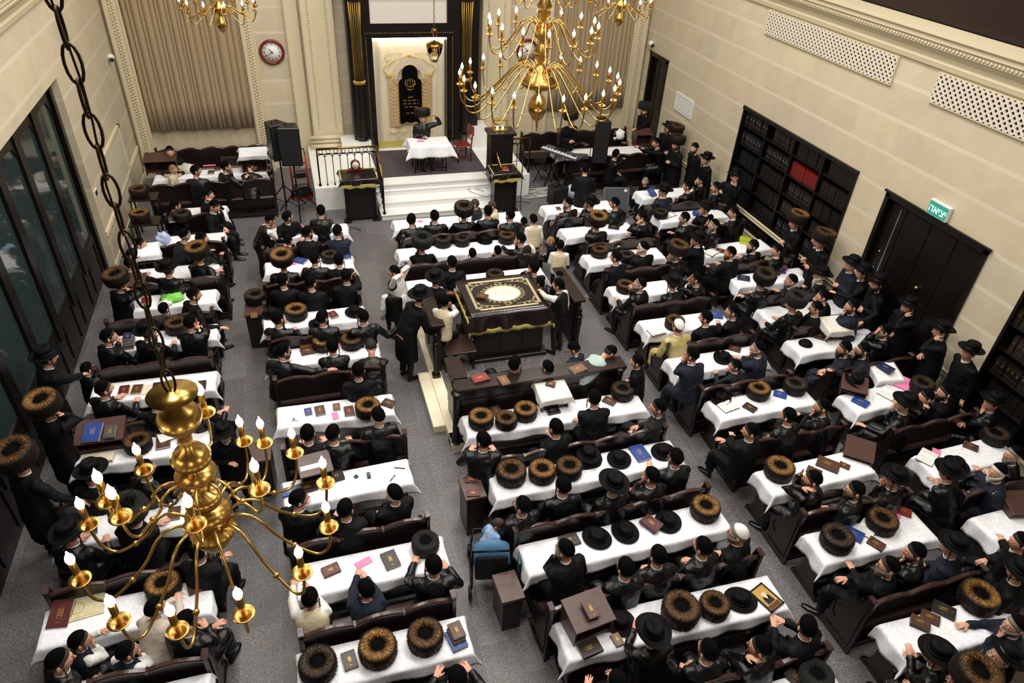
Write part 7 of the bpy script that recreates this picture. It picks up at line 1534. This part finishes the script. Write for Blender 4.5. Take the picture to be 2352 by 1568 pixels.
# right blocks
row('D1',(1305,464,'k',a(yaw=-20,look=-50,beard_='g',bl=.09,hair='g')),(1356,464,'h',a(yaw=-20,look=-40,L='chin')),(1412,464,'k',a(yaw=-35,look=-60,lean=14,L=(1380,478,.85))))
row('D2',(1370,512,'s',a(yaw=-5,look=-15,fur='g')),(1475,496,'k',a(yaw=-45,look=-60,L='face',R='fold',lean=14)))
row('D3',(1415,588,'k',a(yaw=-10,look=-45)),(1478,566,'k',a(yaw=-10,look=-45,beard_='w',bl=.10,hair='w')),(1552,580,'s',a(yaw=-45,look=-65,beard_='g',fur='b',lean=12,L='lap')))
row('D4',(1470,650,'k',a(yaw=-25,look=-65,beard_='g',hair='g',pit=-12)),(1545,648,'h',a(yaw=-10,look=-20,lean=16)),(1600,637,'k',a(yaw=-30,look=-50,L='brow',R='chin',glasses=True)))
row('D5',(1558,747,'w',a(yaw=-5,look=-12,coat='y',hair='b',L='lap',R='lap')),(1622,727,'k',a(yaw=-10,look=-45,coat='d')),(1683,712,'k',a(yaw=-30,look=-60,coat='d',hair='b')))
row('D6',(1590,812,'k',a(yaw=-8,look=-35,coat='n',seat=.66,lean=16,L='chin',R='chin',hair='b',s=.98)),(1690,838,'k',a(s=.76,yaw=-20,look=-60,coat='g',L='table')),(1742,797,'k',a(yaw=-30,look=-55,coat='n',beard_='g',hair='g',L='chin',R='table')))
row('D7',(1725,987,'k',a(yaw=-12,look=-60,coat='d',L=(1680,1000,.8),R='fold',lean=2,seat=.42)),(1812,952,'k',a(yaw=-10,look=-25,L='lap',R='lap')),(1890,930,'k',a(yaw=-35,look=-55,beard_='b',bl=.11,hair='b',L='chin')))
row('D8',(1868,1097,'k',a(yaw=-25,look=-55,beard_='d',L='face',R='brow')),(1965,1122,'k',a(yaw=-30,look=-60,glasses=True,beard_='b',L='lap',R='lap',lean=2)),(2055,1097,'h',a(yaw=-30,look=-55)))
row('D9',(2043,1297,'k',a(yaw=-32,look=-55,beard_='g',glasses=True,hair='b',L='fold',R='fold',lean=0,coat='d')),(2103,1264,'k',a(yaw=-30,look=-60,beard_='d',L='chin',R='lap')),(2190,1252,'h',a(yaw=-25,look=-50,coat='n',L='lap',R='lap')))
row('D10',(2150,1500,'h',a(yaw=-30,look=-60,L=(2090,1502,.85),R='table',lean=24,s=.96)),(2222,1560,'s',a(yaw=-25,look=-40,fur='b',hatk=1.05)),(2300,1505,'h',a(yaw=-50,look=-75,beard_='g',glasses=True,hair='g',lean=6,pit=-22,L='lap',R='lap')),(2335,1432,'k',a(yaw=-50,look=-70,coat='n',hair='g',beard_='g',L='chin')))
row('E1',(1525,437,'h',a(yaw=-20,look=-60,coat='n',L='chin',lean=14)),(1580,425,'k',a(yaw=-20,look=-50,hair='b')),(1610,412,'k',a(yaw=-30,s=.85)),(1645,428,'k',a(yaw=-20,look=-70,hair='b',L='clasp')))
person('E1',1482,415,None,yaw=-100,look=-120,s=.7,coat='d',hair='g',L='lap',R='lap',label='child in dark jacket sitting on the floor cases at the far right',seat=.3)
row('E2',(1573,498,'k',a(yaw=-15,look=-60,beard_='g',lean=16)),(1622,476,'h',a(yaw=-20,look=-60)),(1640,514,'k',a(yaw=-60,look=-75,beard_='g',bl=.1,hair='g',R='brow',L='lap',lean=0)),(1685,486,'k',a(yaw=-25,look=-70,hair='b')),(1602,548,'h',a(yaw=-45,look=-60,L='chin',R='fold')))
row('E3',(1678,578,'k',a(yaw=-20,look=-60,beard_='r',hair='r')),(1730,562,'k',a(yaw=-20,look=-65,beard_='d')),(1785,572,'k',a(yaw=-30,look=-75)))
row('E4',(1750,645,'s',a(yaw=-15,look=-20,fur='k',s=.98)),(1818,642,'k',a(yaw=-15,look=-60,beard_='g',hair='g')),(1885,630,'h',a(yaw=-30,look=-60,beard_='w',bl=.14,hair='w',hatk=1.05)))
row('E5',(1822,697,'s',a(yaw=-12,look=-55,fur='x',seat=.55,L='table',R='table',hatk=.95)),(1875,705,'k',a(yaw=-20,look=-60,hair='b')),(1892,678,'k',a(yaw=-20,look=-50)))
row('E6',(1940,797,'k',a(yaw=-45,look=-70,coat='n',beard_='b',hair='b',L='lap',R='lap')),(1983,800,'k',a(yaw=-50,look=-65,beard_='d',glasses=True,L=(1918,853,1.0),R='chin',coat='g',lean=10)),(2032,757,'k',a(yaw=-40,look=-60,beard_='g',L='brow',R='face')))
row('E7',(2080,925,'h',a(yaw=-30,look=-60,L=(1985,978,.85),R='chin',hatk=1.05)),(2128,908,'k',a(yaw=-30,look=-70,L='face',s=.95)),(2172,897,'k',a(yaw=-35,look=-70,beard_='d')),(2280,922,'h',a(yaw=-50,look=-75,L='chin',R='fold')))
row('E8',(2178,1082,'h',a(s=.95,yaw=-12,look=-20,lean=24,L='fold',R='table')),(2293,1080,'k',a(yaw=-45,look=-85,coat='n',hair='w',beard_='w',L=(2215,1037,.87),lean=14)),(2330,1040,'k',a(yaw=-35,look=-80,hair='g',beard_='g',L='clasp',R='clasp')))
row('E9',(2345,1240,'k',a(yaw=-40,look=-60,L=(2285,1205,.84),R='lap')),(2340,1310,'h',a(yaw=-30,coat='d',L='lap',R='lap')))
# standing along the right wall, back to front
def W(x,y,hat,label,**k):
    k.setdefault('yaw',-55); k.setdefault('look',-65); k.setdefault('coat','d'); k.setdefault('L','belly'); k.setdefault('R','belly'); person('wall',x,y,hat,st='stand',label=label,**k)
W(1487,252,'s','man in dark fur hat standing at the narrow doorway with hand on a lectern',yaw=-110,look=-140,L=(1447,303,1.2),R='side',fur='x',beard_='d')
W(1541,292,'h','man with ginger beard in tall black hat standing near the corner',yaw=-120,look=-150,beard_='r',hair='r',L='side',R='side')
W(1577,302,'s','man in brown fur hat standing behind the dark-coated man near the corner',fur='b',yaw=-80)
W(1553,330,'s','man in dark fur hat and white collar standing with clasped hands near the corner',fur='k',yaw=-100,look=-110,beard_='b',L='clasp',R='clasp')
W(1625,336,'k','man with black beard and skullcap standing alone by the wall',yaw=-90,look=-110,beard_='d',bl=.08,L='side',R='side')
W(1656,362,'h','young man in black hat standing beside the bookcase edge',yaw=-75,look=-85,L='side',R='side',s=.96)
W(1706,402,'h','man in black hat before the bookcase stroking his chin, facing the camera',yaw=-150,look=-165,L='chin',R=(1652,455,1.0))
person('wall',1508,326,'k',yaw=-70,look=-80,coat='b',st='sit',seat=.55,lean=24,L=(1462,337,1.02),R=(1455,335,1.02),hair='b',label='man leaning with arms along the far right bench back')
person('wall',1415,352,'k',yaw=100,look=60,coat='d',hair='d',L='lap',R=(1480,335,1.0),label='man in dark coat at the far right bench reaching along its back',s=.95)
W(1858,506,'s','man in golden fur hat standing before the bookcase with clasped hands',fur='g',yaw=-75,look=-80,hatk=1.0,R='clasp',L='clasp')
W(1880,548,'k','man in skullcap standing right in front of the fur-hatted man by the bookcase',yaw=-65,hair='g',L='belly',R='clasp')
W(1936,548,'s','man in big dark fur hat standing by the wall left of the double door',fur='b',yaw=-80,look=-90,hatk=1.05)
W(1958,605,'h','man in black hat with clasped hands standing at the left edge of the double door',yaw=-75,L='clasp',R='clasp',hair='g',coat='n')
W(1990,622,'h','man in wide black hat in front of the double door, left one',yaw=-60,L=(1918,672,1.2),R='side')
W(2038,643,'h','man in black hat seen from behind in front of the double door',yaw=-50,look=-70,L=(1980,740,1.05),R='side',hair='b')
W(2085,640,'h','bearded man in black hat standing against the double door',yaw=-75,look=-85,beard_='d')
W(2132,695,'h','man in black hat with hand over his mouth by the right door jamb',yaw=-85,look=-95,L='face',R='belly',beard_='d')
W(2193,752,'h','man in wide black hat touching his ear by the wall right of the door',yaw=-60,L='face',R='belly')
W(2262,800,'h','man in black hat leaning on the wall before the nearer bookcase',yaw=-80,look=-85,L='side',R='back')
person('wall',1958,700,'k',yaw=-45,look=-65,coat='n',st='sit',seat=.6,beard_='b',hair='b',L='chin',R='lap',label='balding bearded man with hand at chin before the double door')
# musicians and speaker
person('stage',1312,275,'s',yaw=165,look=150,coat='d',st='stand',fur='b',L='belly',R='belly',label='musician in brown fur hat standing at the electronic keyboard',tilt=0)
person('stage',1345,385,'k',yaw=20,look=20,coat='d',st='stand',L='belly',R='belly',label='man in black standing with his back to the camera by the mixing desk',hair='d',lean=14)
LH=at_y(1001,268,18.25)
SPK=person('stage',971,268,'s',yaw=178,look=178,coat='b',base=.6,fur='b',beard_='g',bl=.12,hair='g',L=('v',(LH.x,LH.y,LH.z)),R='clasp',label='speaker in fur hat with grey beard seated on the stage holding a microphone',lean=4,hatk=.95)
p=at(970,286,1.72); mb=MB(); mb.tube([(0,-.03,-.10),(0,-.01,.02)],[.013,.017]); mb.ball((0,-.005,.04),.026,10,8); o=obj('microphone',mb,BLACKP,loc=p); tag(o,'black hand microphone held by the speaker on the stage','microphone')
chair((SPK.location.x,SPK.location.y+.02,.6),PI,'dark wooden armchair under the speaker on the stage',WOOD)
# baby in the stroller
q=at(1125,1235,.75)
person('baby',1140,1228,None,pos=(at(1128,1232,.85).x-.06,at(1128,1232,.85).y+.02),yaw=70,look=120,coat='B',s=.5,seat=.60,hair='b',L='lap',R='lap',label='baby in light blue shirt leaning out of the stroller',collar=False,lean=30,pit=20)
finish_people()
def area(n,loc,size,e,col=(1,.95,.88),rot=(0,0,0)):
    l=bpy.data.lights.new(n,'AREA'); l.shape='RECTANGLE'; l.size=size[0]; l.size_y=size[1]; l.energy=e; l.color=col
    o=bpy.data.objects.new(n,l); COL.objects.link(o); o.location=loc; o.rotation_euler=rot; return o
for i,(x,y) in enumerate(((-.6,3.),(6.6,3.),(-.6,9.5),(6.6,9.5),(-.6,15.5),(6.6,15.5),(3.,6.2),(3.,12.6))): area('ceiling_lamp',(x,y,10.3),(2.2,2.2),330)
w=bpy.data.worlds.new('world'); SC.world=w; w.use_nodes=True; w.node_tree.nodes['Background'].inputs[0].default_value=(1,.95,.9,1); w.node_tree.nodes['Background'].inputs[1].default_value=.3
